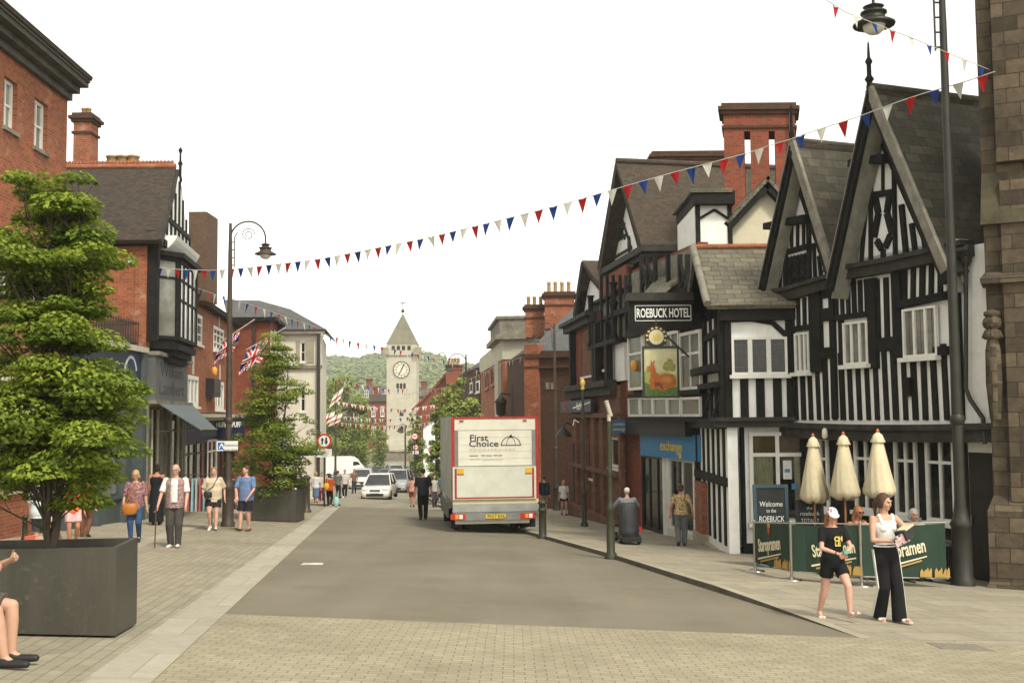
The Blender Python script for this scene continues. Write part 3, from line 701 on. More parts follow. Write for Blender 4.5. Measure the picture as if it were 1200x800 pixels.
# ground floor of the main range
t = MB()
for u0, u1 in ((930, 956), (972, 1004), (1031, 1051), (1078, 1089), (1123, 1137)): R_(FG, u0, u1, 508, 690, .04)
R_(FG, 950, 1140, 600, 612, .05); R_(FG, 940, 1140, 612, 700, .03)
a, b, c, d = FG.rect(950, 1137, 500, 511); t.fbox(FG, a, b + .3, -.02, .3, c, jet - .1)
t.build('timber_frame', BT, pub)
for u0, u1, vt, vb in ((956, 974, 512, 596), (1005, 1031, 511, 598), (1052, 1078, 512, 604), (1089, 1123, 512, 611)):
    r = FG.rect(u0, u1, vt, vb)
    window(FG, pub, r, 2, (.3,), n=.1, fw=.07, bar=.06, pm=MATS['clear_glass'], curtain=(cm, [(.03, .25, .3, 1), (.6, .92, .3, 1)]) if u0 > 1000 else None)
    mb = MB(); mb.fbox(FG, r[0] + .03, r[1] - .03, .001, .005, r[2], r[3]); mb.build('painted_room_shade', MATS['interior'], pub)  # same dark sheet behind each pane, room shade put into its colour
mb = MB(); r = FG.rect(1139, 1154, 530, 690); mb.fbox(FG, r[0], r[1] + .3, -.1, .03, r[2], r[3]); d_ = mb.build('door', MATS['interior'], pub)
mb = MB(); mb.fbox(FG, r[0] + .05, r[0] + .09, .03, .09, (r[2] + r[3]) / 2 - .1, (r[2] + r[3]) / 2 + .1); mb.build('handle', MATS['steel'], d_)
# upper windows
window(FM, pub, FM.rect(935.5, 952, 390, 436), 3, (), n=.12, fw=.04, bar=.05, pm=MATS['glass_light'], lead=.14)
window(FM, pub, FM.rect(993, 1021.5, 377, 427), 3, (), n=.13, fw=.045, bar=.06, pm=MATS['glass_light'], lead=.14)
window(FM, pub, FM.rect(1063, 1103, 360, 418), 3, (), n=.13, fw=.05, bar=.06, pm=MATS['glass_light'], lead=.14)
# rain pipe on the right
mb = MB(); F2 = FM.off(.1); q = lambda u, v: F2.pt(F2.q(u, v)[0], 0, F2.q(u, v)[1])
mb.tube([q(1132, 296), q(1132, 455), q(1137, 468), q(1152, 490), q(1154, 520)], .045, 8); p = q(1132, 296); mb.lathe((p.x, p.y, p.z - .05), [(.06, -.2), (.1, -.1), (.13, .1), (.13, .2)], 10); mb.build('rain_pipe', MATS['dark_metal'], pub)
mb = MB(); e = FM.off(.3); mb.tube([e.pt(e.S(1112, 290), 0, e.q(1098, 292)[1] - .1), e.pt(e.S(1136, 285), 0, e.q(1136, 285)[1] - .1)], .05, 8); mb.build('gutter', MATS['dark_metal'], pub)
mb = MB(); p = FM.pt(FM.S(977, 500), .25, jet - .16); mb.lathe((p.x, p.y, p.z - .15), [(.03, 0), (.07, .05), (.06, .2), (.02, .24)], 10); mb.build('wall_lantern', M('lantern_white', (.7, .65, .5), .4, .1), pub)

# ================================================================ church buttress on the far right
ch = top('stone_church_pier', (9.6, 20.4, G(9.6, 20.4)), 'weathered dark stone church buttress at the right edge of the street', 'church pier')
gz = G(9.2, 20) - .3
FCH = Frame((8.72, 19.95), Vector((8.72, 19.95)) + Vector((.9, -.44)))
S0 = lambda u: FCH.S(u, 400)
zc = lambda v: FCH.q(1165, v)[1]
SD = MATS['stone_dark']
def cbox(mb, a, b, n0, n1, z0, z1): mb.fbox(FCH, a, b, n0, n1, z0, z1)
mb = MB(); cbox(mb, S0(1157), 3, -3, -.2, zc(588), zc(-200)); mb.build('shaft', SD, ch)
mb = MB(); cbox(mb, S0(1178), 3.1, -.2, -.05, zc(588), zc(212)); cbox(mb, S0(1176), 3.1, -.2, -.02, zc(190), zc(-200)); mb.build('shaft', SD, ch)
def skirt(mb, a, n, z0, z1, a2, n2):
    q = FCH.pt
    mb.hexa([q(a, n, z0), q(3.2, n, z0), q(3.2, -3, z0), q(a, -3, z0), q(a2, n2, z1), q(3.2, n2, z1), q(3.2, -3, z1), q(a2, -3, z1)])
mb = MB(); skirt(mb, S0(1152), .06, zc(332), zc(326), S0(1151), .06); skirt(mb, S0(1151), .06, zc(326), zc(318), S0(1157), -.1); mb.build('string_course', SD, ch)
mb = MB(); cbox(mb, S0(1150), 3.2, -3, .1, gz, zc(598)); skirt(mb, S0(1150), .1, zc(598) + .002, zc(581), S0(1157), -.19); skirt(mb, S0(1146), .2, gz - .1, zc(686), S0(1146), .2); skirt(mb, S0(1146), .2, zc(686) + .002, zc(680), S0(1150), .1); mb.build('plinth', SD, ch)
mb = MB(); p = FCH.pt(S0(1163), -.05, zc(378)); mb.ball(p, (.17, .17, .15), 10); mb.lathe((p.x, p.y, zc(430)), [(.1, -.95), (.15, -.3), (.14, .3), (.08, .62)], 8); mb.lathe((p.x, p.y, zc(378)), [(.13, -.3), (.19, -.26), (.14, -.14), (.08, -.1), (.08, .1), (.14, .14), (.14, .2), (.04, .25)], 10)
mb.build('carved_boss', SD, ch)
mb = MB(); skirt(mb, S0(1154), .0, zc(262), zc(200), S0(1157), -.19); mb.build('weathering', M('mossy_stone', (.07, .06, .035), .9, .5, 3, bmp=.4), ch)
# ================================================================ RIGHT SIDE, beyond the pub
BO, BR, BD, BP = MATS['brick_orange'], MATS['brick_red'], MATS['brick_dark'], MATS['brick_deep']
SR, STm = MATS['stone_red'], MATS['stone_trim']
def pots(parent, pts, h, r=.12):
    for p in pts:
        mb = MB(); mb.lathe(p, [(r * 1.1, 0), (r, .06), (r * .82, h * .8), (r * 1.02, h * .84), (r * 1.02, h * .92), (r * .8, h)], 10); mb.build('chimney_pot', MATS['clay_pot'], parent)
# ---- tall gabled building with oriel windows and the blue shop front
C4 = Vector((4.0, 37.9))
FS = Frame(C4, (5.35, 31.0))                      # side that looks towards the camera
F4 = Frame((3.43, 42.6), C4)                      # street front
tall = top('gabled_hotel', (4.6, 35.5, G(4.6, 35.5)), 'tall dark timbered hotel with glazed oriels above a blue shop front', 'hotel')
gz = G(4.5, 34) - .4
mb = MB()
zc4 = F4.q(725, 315)[1]
mb.fbox(F4, 0, F4.L, -.3, 0, gz, zc4)
mb.fbox(FS, 0, FS.L, -.3, 0, FS.q(780, 508)[1], FS.q(780, 300)[1])
mb.fbox(FS, 0, 1.2, -.3, -.002, gz, FS.q(780, 508)[1])
mb.build('wall', BR, tall)
# upper roof: gable to the street, ridge running away to the right
apx = P(722, 190, 38.6); Rl = P(702, 318, 42.2); Rr = P(752, 288, 36.0)
rid2 = Vector((apx.x + 6.8, apx.y + 1.5, apx.z))
ev2 = Vector((Rr.x + 7.0, Rr.y + 1.2, Rr.z)); 
mb = MB(); mb.slab([apx, Rr, ev2, rid2], .15); mb.slab([Rl, apx, rid2, Rl + Vector((6.8, 1.5, 0))], .15); mb.build('roof', MATS['roof_brown'], tall)
mb = MB(); mb.tube([apx + Vector((0, 0, .04)), rid2 + Vector((0, 0, .04))], .12, 6); mb.build('roof_ridge', MATS['roof_brown'], tall)
FGa = Frame((Rl.x + .5, Rl.y), (Rr.x + .5, Rr.y + .15))
aG = FGa.q(724, 200); lG = FGa.q(705, 318); rG = FGa.q(752, 288)
mb = MB(); mb.fpoly(FGa, [lG, rG, aG], -.2, 0); mb.build('gable_wall', WR, tall)
t = MB(); FGo = FGa.off(.45); aO, lO, rO = FGo.q(722, 192), FGo.q(701, 318), FGo.q(749, 292)
t.fbeam(FGo, lO, (aO[0], aO[1] - .1), .5, -.45, 0); t.fbeam(FGo, (rO[0], rO[1]), (aO[0], aO[1] - .1), .22, -.45, 0); t.build('barge_board', BT, tall)
t = MB()  # applied pattern in the gable
for pts in (((716, 305), (723, 235)), ((723, 235), (741, 292)), ((712, 307), (741, 290)), ((726, 262), (733, 280)), ((733, 262), (726, 282)), ((715, 292), (722, 268)), ((717, 280), (736, 275)), ((728, 240), (728, 262))): pbeam(t, FGa, pts, .09, 0, .06)
for c_, r_ in (((729, 268), .3), ((720, 292), .22), ((738, 286), .2)):
    cs, cz = FGa.q(*c_); k = 10
    for i in range(k): a0, a1 = 2 * math.pi * i / k, 2 * math.pi * (i + 1) / k; t.fbeam(FGa, (cs + r_ * math.cos(a0) * .7, cz + r_ * math.sin(a0) * 1.4), (cs + r_ * math.cos(a1) * .7, cz + r_ * math.sin(a1) * 1.4), .06, 0, .05)
t.build('gable_timber', GT, tall)
# big eaves cornices
t = MB()
for k, (o1, z0, z1) in enumerate(((.75, -.12, .1), (.6, -.3, -.12), (.4, -.55, -.3), (.2, -.75, -.55))):
    zt = Rl.z
    q = [(Rl.x + .6, Rl.y + .0), (Rr.x + .55, Rr.y + .1), (Rr.x + 3.0, Rr.y + .35)]
    pts = []
    a = [(Rl.x + .75 - o1, Rl.y + .2), (Rr.x + .75 - o1, Rr.y + .75 - o1), (Rr.x + 2.6, Rr.y + .75 - o1), (Rr.x + 2.6, Rr.y + 1.6), (Rl.x + 2, Rl.y + .2)]
    zr_ = P(752, 290, 36.0).z
    t.prism(a, zr_ + z0, zr_ + z1)
t.build('cornice', GT, tall)
# timber gallery below the cornice (dark posts, balusters, brackets)
zt_, zm_, zb_ = P(760, 300, 36).z, P(760, 345, 36).z, P(760, 388, 36).z
t = MB(); Fh = FS.off(.35); F4h = F4.off(.3)
for u in (752, 759, 768, 783, 797, 806): 
    s_ = Fh.S(u, 330); t.fbox(Fh, s_ - .07, s_ + .07, -.06, .05, Fh.q(u, 352)[1], Fh.q(u, 298)[1])
for u0, u1 in ((752, 759), (759, 768), (797, 806)):
    t.fbeam(Fh, Fh.q(u0, 340), Fh.q(u1, 310), .1, -.05, .03); t.fbeam(Fh, Fh.q(u1, 340), Fh.q(u0, 310), .1, -.05, .028)
t.fbox(Fh, -.1, Fh.L, -.3, .1, Fh.q(780, 352)[1], Fh.q(780, 345)[1])
for u in (705, 712, 719, 727, 734):
    s_ = F4h.S(u, 360); t.fbox(F4h, s_ - .06, s_ + .06, -.05, .05, F4h.q(u, 398)[1], F4h.q(u, 322)[1])
for v in (340, 365): t.fbox(F4h, -.05, F4h.L, -.25, .0, F4h.q(720, v + 4)[1], F4h.q(720, v)[1])
t.fbox(F4h, -.2, F4h.L + .1, -.3, .15, F4h.q(720, 402)[1], F4h.q(720, 397)[1])
for s_ in (.3, F4.L - .25): 
    p = F4h.pt(s_, .1, F4h.q(722, 398)[1]); t.lathe(p, [(.12, 0), (.16, .1), (.1, .2), (.12, 1.1), (.17, 1.3), (.1, 1.4), (.11, 1.9), (.16, 2.0)], 10)
for u in (741, 748): t.lathe(P(u, 388, 37.3), [(.13, 0), (.17, .15), (.11, .3), (.13, 1.3), (.2, 1.5), (.12, 1.6), (.12, 2.2)], 10)
t.fbox(Fh, Fh.L - 1.3, Fh.L, -.25, .12, Fh.q(810, 372)[1], Fh.q(810, 364)[1])
t.build('timber_gallery', BT, tall)
mb = MB(); mb.fbox(FS, .2, FS.L, .001, .03, Fh.q(780, 345)[1], Fh.q(780, 298)[1]); mb.fbox(F4, .1, F4.L - .1, .001, .03, F4h.q(720, 396)[1], F4h.q(720, 340)[1]); mb.build('leaded_glazing', M('old_plaster', (.2, .19, .15), .8, .5, 3), tall)
mb = MB(); a1_, b1_, c1_, d1_ = Fh.q(763, 324), Fh.q(790, 324), Fh.q(796, 345), Fh.q(775, 346)
mb.slab([Fh.pt(a1_[0], -.2, a1_[1]), Fh.pt(b1_[0], -.2, b1_[1]), Fh.pt(c1_[0], .6, c1_[1]), Fh.pt(d1_[0], .6, d1_[1])], .08); mb.build('porch_roof', MATS['roof_stone'], tall)
mb = MB(); r = F4.rect(714, 735.5, 404, 447); mb.fbox(F4, r[0], r[1], -.01, .12, r[2], r[3]); mb.build('plaster_panel', WR, tall)
# oriels: projecting glazed box on the camera side
FO = FS.off(.7); zo0, zo1 = FO.q(780, 466)[1], FO.q(780, 386)[1]
mb = MB(); sA, sB = FO.S(737, 430), FO.S(821, 430)
mb.fbox(FO, sA + .05, sB, -.7, -.12, FO.q(780, 489)[1], zo1 + .3); mb.build('oriel_body', MATS['interior'], tall)
mb = MB()
mb.fbox(FO, sA - .05, sB, -.7, .05, FO.q(780, 464)[1], FO.q(780, 458.5)[1]); mb.fbox(FO, sA - .05, sB, -.7, .12, FO.q(780, 493)[1], FO.q(780, 489)[1]); mb.fbox(FO, sA - .05, sB, -.7, .1, zo1, zo1 + .25)
mb.build('oriel_rail', BT, tall)
for u0, u1 in ((736, 753), (754, 776), (777, 796), (797, 821)):
    window(FO, tall, FO.rect(u0, u1, 388, 457), 2 if u1 - u0 > 18 else 1, (.38,), n=.02, fw=.09, bar=.07, pm=MATS['glass_green'], sill=False)
for u0, u1 in ((736, 750), (750, 765), (765, 782), (782, 798), (798, 821)):
    window(FO, tall, FO.rect(u0 + .3, u1 - .3, 465, 488), 1, (), n=.02, fw=.07, pm=MATS['glass_green'], sill=False)
mb = MB(); mb.fbox(FS, -.0, FS.L, .0, .5, FS.q(780, 509)[1], FS.q(780, 491)[1]); mb.build('fascia', MATS['dark_paint'], tall)
p = FO.pt(FO.S(745, 425), .05, FO.q(745, 428)[1]); mb = MB(); mb.lathe((p.x, p.y, p.z - .25), [(.03, .05), (.1, .1), (.12, .25), (.1, .38), (.03, .42)], 10); mb.build('wall_lantern', M('lamp_orange', (.75, .35, .06), .4, .1), tall)
# blue shop front
blue = M('sign_blue', (.02, .18, .38), .45, .12, 2)
FSg = FS.off(.25); mb = MB(); r = FSg.rect(751, 822, 508, 537); mb.fbox(FSg, r[0], r[1], -.25, .02, r[2], r[3]); sg = mb.build('shop_sign', blue, tall)
text3d('exchange', fmtx(FSg, FSg.S(787, 522), .03, FSg.q(787, 523)[1]), .42, MATS['gold'], sg, sx=1.25, bold=.006)
mb = MB(); s_, z_ = FSg.q(798, 533); mb.fbox(FSg, s_ - .1, s_ + .1, .02, .03, z_ - .1, z_ + .06); mb.build('logo', MATS['gold'], sg)
zt_ = FS.q(780, 535)[1]; zg_ = FS.g(3)
mb = MB(); mb.fbox(FS, .9, FS.L + .1, -1.2, -1.1, gz, zt_); mb.build('shop_interior', M('shop_back', (.13, .15, .14), .8, .5, 2), tall)
mb = MB(); mb.fbox(FS, FS.S(781, 580), FS.L - .2, -.12, .05, gz, zg_ + .35); mb.build('stall_riser', M('riser_white', (.55, .55, .48), .6, .2), tall)
for u0, u1, nm in ((752, 780, 'window'), (784, 816, 'window')):
    a, b, c, d = FS.rect(u0, u1, 536, 640); window(FS, tall, (a, b, zg_ + (.36 if u0 > 780 else .1), zt_), 3 if u0 < 780 else 2, (), n=.0, fw=.1, bar=.06, fm=MATS['dark_paint'] if u0 < 780 else MATS['white_wood'], pm=MATS['clear_glass'], sill=False)
mb = MB()
for u in (781.5, 817.5): s_ = FS.S(u, 580); mb.fbox(FS, s_ - .11, s_ + .11, -.15, .1, gz, zt_)
mb.build('shop_post', MATS['white_wood'], tall)
mb = MB(); pc_ = [(.6, .6, .5), (.55, .1, .05), (.1, .35, .3), (.6, .5, .1)]
shelf = []
for i in range(16):
    u_, v_ = rnd.uniform(788, 812), rnd.uniform(545, 600); r = FS.rect(u_, u_ + rnd.uniform(2.5, 5), v_, v_ + rnd.uniform(4, 9))
    m_ = MB(); m_.fbox(FS, r[0], r[1], -.35, -.34, r[2], r[3]); m_.build('window_poster', M('poster%d' % (i % 4), pc_[i % 4], .7, .1), tall)
# chimneys
def stack(parent, x0, x1, y, z0, z1, dep, mat, name='chimney', cap=True, slots=(), shear=0):
    mb = MB(); xs = [x0] + [q_ for s_ in slots for q_ in s_] + [x1]
    zs = z0 + (z1 - z0) * .25 if slots else z0
    if slots:
        mb.box(x0, x1, y, y + dep, z0, zs); zs2 = z1 - (z1 - z0) * .12; mb.box(x0, x1, y, y + dep, zs2, z1)
        for i in range(0, len(xs), 2): mb.box(xs[i], xs[i + 1], y, y + dep, zs, zs2)
    else: mb.box(x0, x1, y, y + dep, z0, z1)
    mb.v = [(a + shear * (b - y), b, c) for a, b, c in mb.v]
    o = mb.build(name, mat, parent)
    if cap:
        c_ = MB(); h = .12
        c_.box(x0 - .06, x1 + .06, y - .06, y + dep + .06, z1 - .45, z1 - .36); c_.box(x0 - .08, x1 + .08, y - .08, y + dep + .08, z1, z1 + h); c_.box(x0 - .16, x1 + .16, y - .16, y + dep + .16, z1 + h, z1 + h * 2); c_.box(x0 - .06, x1 + .06, y - .06, y + dep + .06, z1 + h * 2, z1 + h * 3); c_.v = [(a + shear * (b - y), b, c) for a, b, c in c_.v]; c_.build('chimney_cap', BD, o)
    return o
X = lambda u, d: (u - 600) / FPX * d
Z = lambda u, v, d: P(u, v, d).z
d_ = 34.0
stack(tall, P(849, 200, d_).x, P(933, 200, d_).x, d_, Z(890, 300, d_), Z(890, 134, d_), 1.1, BR, slots=((P(873, 200, d_).x, P(880, 200, d_).x), (P(902, 200, d_).x, P(909, 200, d_).x)), shear=.23)
mb = MB(); p = P(925, 180, d_ - .1); mb.tube([p, P(925, 128, d_ - .1)], .025, 6); mb.ball(P(925, 127, d_ - .1), .06, 6); mb.build('lightning_rod', MATS['dark_metal'], tall)
d_ = 41.0; stack(tall, X(770, d_), X(870, d_), d_, Z(800, 230, d_), Z(800, 188, d_), 1.4, BO)
# dormer cheek with chevron and the cream gable behind the wing
d_ = 31.2
mb = MB(); mb.box(X(817, d_), X(856, d_), d_, d_ + 3.2, Z(830, 300, d_), Z(830, 240, d_)); mb.build('dormer_wall', WR, tall)
FDm = Frame((X(817, d_), d_), (X(857, d_), d_)); t = MB()
R_(FDm, 815, 820.5, 238, 300, .05, mb=t); R_(FDm, 853, 858, 238, 300, .05, mb=t); R_(FDm, 812, 859, 226, 241, .3, -3.2, mb=t)
pbeam(t, FDm, [(820, 256), (837, 246), (854, 257)], .07, 0, .05); t.build('dormer_timber', BT, tall)
mb = MB(); mb.box(X(811, d_), X(860, d_), d_ - .35, d_ + 3.3, Z(830, 228, d_), Z(830, 224, d_)); mb.build('dormer_roof', MATS['roof_stone'], tall)
d_ = 31.5; Fc = Frame((X(850, d_), d_), (X(925, d_), d_))
mb = MB(); mb.fpoly(Fc, [Fc.q(852, 300), Fc.q(930, 300), Fc.q(930, 248), Fc.q(897, 215), Fc.q(852, 262)], -2.5, 0); mb.build('rear_gable_wall', MATS['cream_render'], tall)
t = MB(); pbeam(t, Fc, [(850, 268), (897, 217)], .28, 0, .3); pbeam(t, Fc, [(897, 217), (930, 252)], .28, 0, .3); t.build('barge_board', BT, tall)
mb = MB(); a, b = Fc.q(848, 262), Fc.q(897, 209); c = Fc.q(935, 252)
mb.slab([Fc.pt(a[0], .35, a[1]), Fc.pt(b[0], .35, b[1]), Fc.pt(b[0], -3, b[1]), Fc.pt(a[0], -3, a[1])], .1); mb.slab([Fc.pt(b[0], .35, b[1]), Fc.pt(c[0], .35, c[1]), Fc.pt(c[0], -3, c[1]), Fc.pt(b[0], -3, b[1])], .1); mb.build('rear_roof', MATS['roof_stone'], tall)

# ---- brick and stone bank with gable
F5 = Frame((2.75, 48.5), (3.43, 42.6)); bank = top('stone_bank', (3.1, 46, G(3.1, 46)), 'red stone and brick bank with dark gable and tall white windows', 'bank')
gz5 = G(3, 46) - .3
# street front of bank runs u 672..735 (in front of the hotel corner)
F5 = Frame((2.6, 48.5), (3.75, 38.2)); L5 = F5.L
mb = MB(); ze5 = F5.q(695, 366)[1]
wins = [F5.rect(681, 698, 386, 440), F5.rect(707, 715, 378, 432)]
gwin = [F5.rect(713, 728, 512, 548), F5.rect(688, 697, 515, 560)]
wallh(mb, F5, 0, L5 * .62, F5.q(695, 455)[1], ze5, wins, .3); mb.build('wall', BR, bank)
mb = MB(); wallh(mb, F5, 0, L5, gz5, F5.q(695, 455)[1], gwin, .3); mb.prism([(2.65, 48.4), (3.3, 42.3), (8, 42.3), (8, 48.4)], gz5, ze5 - .1); mb.build('wall', SR, bank)
for r in wins: window(F5, bank, r, 3, (.48,), n=-.05, fw=.12, bar=.06, pm=MATS['glass_light'])
for r in gwin: window(F5, bank, r, 1, (), n=-.08, fw=.1, pm=MATS['glass'])
t = MB()
for u in (674, 701, 704, 717): s_ = F5.S(u, 410); t.fbox(F5, s_ - .16, s_ + .16, 0, .25, F5.q(u, 455)[1], F5.q(u, 378)[1])
t.build('timber_post', BT, bank)
t = MB(); zc_ = F5.q(700, 452)[1]; t.fbox(F5, -.1, L5 * .95, 0, .45, zc_ - .1, zc_ + .12); t.fbox(F5, -.1, L5 * .95, 0, .25, zc_ - .4, zc_ - .1); t.build('cornice', GT, bank)
t = MB(); ze_ = F5.q(690, 374)[1]; t.fbox(F5, -.2, L5 * .62, 0, .5, ze_, ze_ + .15); t.fbox(F5, -.2, L5 * .62, 0, .3, ze_ - .25, ze_); t.build('eaves_cornice', GT, bank)
mb = MB()
for u in (679, 690, 700, 710, 731): s_ = F5.S(u, 540); mb.fbox(F5, s_ - .17, s_ + .17, 0, .16, gz5, F5.q(u, 488)[1])
mb.fbox(F5, .3, L5, 0, .2, F5.q(700, 552)[1], F5.q(700, 548)[1]); mb.fbox(F5, .3, L5, 0, .25, gz5, gz5 + .9); mb.fbox(F5, .2, L5, 0, .22, F5.q(700, 489)[1], F5.q(700, 484)[1])
mb.build('pilaster', SR, bank)
a5, l5, r5 = P(682, 305, 46.0), P(671, 378, 48.6), P(716, 352, 42.5)
bkv = Vector((6, 1.0, 0)); mb = MB(); mb.slab([a5, r5, r5 + bkv, a5 + bkv], .15); mb.slab([l5, a5, a5 + bkv, l5 + bkv], .15); mb.build('roof', MATS['roof_brown'], bank)
Fg5 = Frame((l5.x + .3, l5.y), (r5.x + .3, r5.y)); mb = MB(); mb.fpoly(Fg5, [Fg5.q(673, 378), Fg5.q(713, 354), Fg5.q(683, 318)], -.2, 0); mb.build('gable_wall', WR, bank)
t = MB(); Fo5 = Fg5.off(.3); t.fbeam(Fo5, Fo5.q(673, 374), Fo5.q(682.5, 311), .7, -.3, 0); t.fbeam(Fo5, Fo5.q(714, 352), Fo5.q(682.5, 311), .25, -.3, 0.002); pbeam(t, Fg5, [(675, 378), (712, 355)], .3, 0, .2); pbeam(t, Fg5, [(679, 370), (684, 330)], .7, 0, .1); t.build('barge_board', BT, bank)
# bank sign with its three-part mark
navy = MATS['navy_paint']; mb = MB(); r = F5.rect(662, 703, 469, 483); mb.fbox(F5, F5.S(665, 476), F5.S(702, 476), .2, .32, r[2], r[3]); sg = mb.build('bank_sign', navy, bank)
mag = M('magenta', (.45, .01, .08), .5, 0); mb = MB(); s_, z_ = F5.q(670.5, 476)
for k in range(3): a = R(90 + 120 * k); mb.fbeam(F5, (s_ + .28 * math.cos(a), z_ + .22 * math.sin(a)), (s_ + .28 * math.cos(a + 2.1), z_ + .22 * math.sin(a + 2.1)), .13, .32, .34 + k * .002)
mb.build('emblem', mag, sg)
text3d('NatWest', fmtx(F5, F5.S(689, 476), .33, F5.q(689, 476)[1]), .42, MATS['white_wood'], sg, sx=1.1, bold=.008)
mb = MB(); c_ = F5.pt(F5.S(672, 505), 0, F5.q(672, 498)[1]); mb.tube([c_, c_ + Vector((-.3, -.1, .12)), c_ + Vector((-.45, -.15, -.05))], .04, 6); mb.lathe(c_ + Vector((-.45, -.15, -.5)), [(.38, 0), (.36, .05), (.2, .3), (.08, .38), (.04, .48)], 8); mb.build('hood_lamp', MATS['dark_metal'], bank)
mb = MB(); mb.fbox(F5, .4, 1.5, .0, .04, gz5, F5.q(678, 520)[1]); mb.build('door', MATS['interior'], bank)
# blue projecting sign at the corner
Fp = Frame((X(717, 36.6), 36.6), (X(734, 36.6), 36.6)); bs = top('blue_projecting_sign', (X(725, 36.6), 36.6, Z(725, 497, 36.6)), 'small blue projecting sign with yellow lettering left of the blue shop front', 'sign')
mb = MB(); r = Fp.rect(718, 733, 492, 507); mb.fbox(Fp, r[0], r[1], -.06, .06, r[2], r[3]); mb.build('sign_board', M('sign_blue2', (.02, .09, .25), .45, .1), bs)
mb = MB(); mb.fbox(Fp, r[1], r[1] + .5, -.02, .02, r[3] - .1, r[3] - .05); mb.build('bracket', MATS['dark_metal'], bs)
yl = M('sign_yellow', (.6, .55, .15), .5, .05)
for i, tx in enumerate(('currency', 'exchange')): text3d(tx, fmtx(Fp, (r[0] + r[1]) / 2, .062, r[3] - (.13, .3)[i]), .155, yl, bs, sx=.68)

# ---- brown brick building behind the truck, with sloping slate roof
F6 = Frame((.8, 56.0), (3.6, 54.5)); L6 = F6.L
gz6 = G(1, 56) - .3
brown = top('brown_brick_building', (2, 60, G(2, 60)), 'dark brown brick building with slate roof and tall chimney stacks behind the truck', 'brick building')
F6s = Frame((-.1, 64.0), (.8, 56.0))
z6 = F6.q(650, 420)[1]
mb = MB(); mb.prism([(.8, 56), (6.4, 53.0), (6.4, 66), (-.3, 66)], gz6, F6.q(650, 412)[1]); mb.build('wall', BD, brown)
mb = MB()
for v0, v1, n1 in ((414, 419, .25), (419, 428, .08), (428, 431, .2)): mb.fbox(F6, -.1, 7, 0, n1, F6.q(650, v1)[1], F6.q(650, v0)[1])
mb.build('cornice', BD, brown)
mb = MB(); mb.fbox(F6, -.12, .7, -.5, .18, gz6, F6.q(620, 404)[1]); mb.build('pier', BO, brown)
mb = MB(); q1, q2, q3, q4 = P(618, 411, 56.0), P(700, 411, 54.0), P(700, 347, 60), P(682, 352, 60)
mb.slab([q1, q2 + Vector((2, 0, 0)), q3 + Vector((2, 0, 0)), q4], .2); mb.slab([q1, q4, q4 + Vector((0, 6, 0)), q1 + Vector((-1, 10, 0))], .2); mb.build('roof', MATS['roof_grey'], brown)
mb = MB(); w_ = MB()
for u in (642, 648): r = F6.rect(u - 2, u + 2, 448, 456); w_.fbox(F6, r[0], r[1], .01, .05, r[2], r[3]); 
w_.build('vent', MATS['stone_grey'], brown)
d_ = 61.0; o = stack(brown, X(639, d_), X(674, d_), d_, Z(650, 385, d_), Z(650, 349, d_), 1.2, MATS['brick_orange']); pots(o, [(X(u, d_), d_ + .5, Z(650, 345, d_)) for u in (644.5, 652, 660, 668)], .78)
d_ = 62.0; o = stack(brown, X(616, d_), X(638, d_), d_, Z(630, 395, d_), Z(630, 364, d_), 1.0, MATS['brick_orange']); pots(o, [(X(u, d_), d_ + .5, Z(630, 360, d_)) for u in (620, 627, 634.5)], .68)
# ---- classical building with grey parapet
clas = top('parapet_building', (1.5, 72, G(1.5, 72)), 'two tone brick building with heavy grey stone parapet beyond the truck', 'building')
F7s = Frame((-2.6, 90.0), (-.55, 67.0)); F7 = Frame((-.55, 67.0), (4, 66.6)); gz7 = G(0, 75) - .5
zp, zq, zr7 = Z(610, 374, 67), Z(610, 392, 67), Z(610, 413, 67)
mb = MB(); mb.prism([(-.55, 67), (4.5, 66.6), (4.5, 92), (-2.6, 90)], gz7, zr7 - .4); mb.build('wall', MATS['brick_orange'], clas)
mb = MB(); mb.prism([(-.75, 66.7), (4.5, 66.4), (4.5, 74), (-1.5, 76)], zq, zp); mb.build('parapet', MATS['stone_grey'], clas)
mb = MB(); mb.prism([(-1.0, 66.5), (4.6, 66.2), (4.6, 74.2), (-1.8, 76.2)], zq - .3, zq); mb.prism([(-.95, 66.6), (4.6, 66.3), (4.6, 74.1), (-1.7, 76.1)], zp, zp + .18); mb.build('cornice', MATS['stone_grey'], clas)
mb = MB(); mb.prism([(-.6, 66.95), (4.5, 66.5), (4.5, 91), (-2.7, 89.8)], zr7 - .4, zq - .3); mb.build('frieze', MATS['stone_pale'], clas)
for u0, u1, v0, v1 in ((569, 573, 430, 456), (576, 580, 428, 452)): window(F7s, clas, F7s.rect(u0, u1, v0, v1), 1, (.5,), n=.05, fw=.18, pm=MATS['glass'], fm=M('window_red', (.25, .07, .05), .6, .1))
mb = MB(); r = F7s.rect(583, 587, 424, 490); mb.fbox(F7s, r[0], r[1] + .3, 0, .2, r[2], r[3]); mb.build('pilaster', MATS['stone_pale'], clas)
mb = MB(); r = F7s.rect(599, 603, 420, 446); mb.build if 0 else None
F7o = Frame((-2.0, 66.0), (-.2, 64.0)); 
tl = M('teal_frame', (.1, .28, .24), .5, .1)
orl = top('glazed_shop_oriel', (X(606, 63), 63.0, Z(606, 492, 63)), 'tall glazed oriel with teal side panel on the building behind the truck roof', 'oriel window')
d_ = 63.0
mb = MB(); mb.box(X(601, d_), X(612, d_), d_, d_ + 2.5, Z(606, 492, d_), Z(606, 452, d_)); mb.build('glazing', MATS['glass_light'], orl)
mb = MB()
for u in (601, 604.5, 608, 611.5): mb.box(X(u, d_) - .05, X(u, d_) + .05, d_ - .05, d_, Z(606, 492, d_), Z(606, 452, d_))
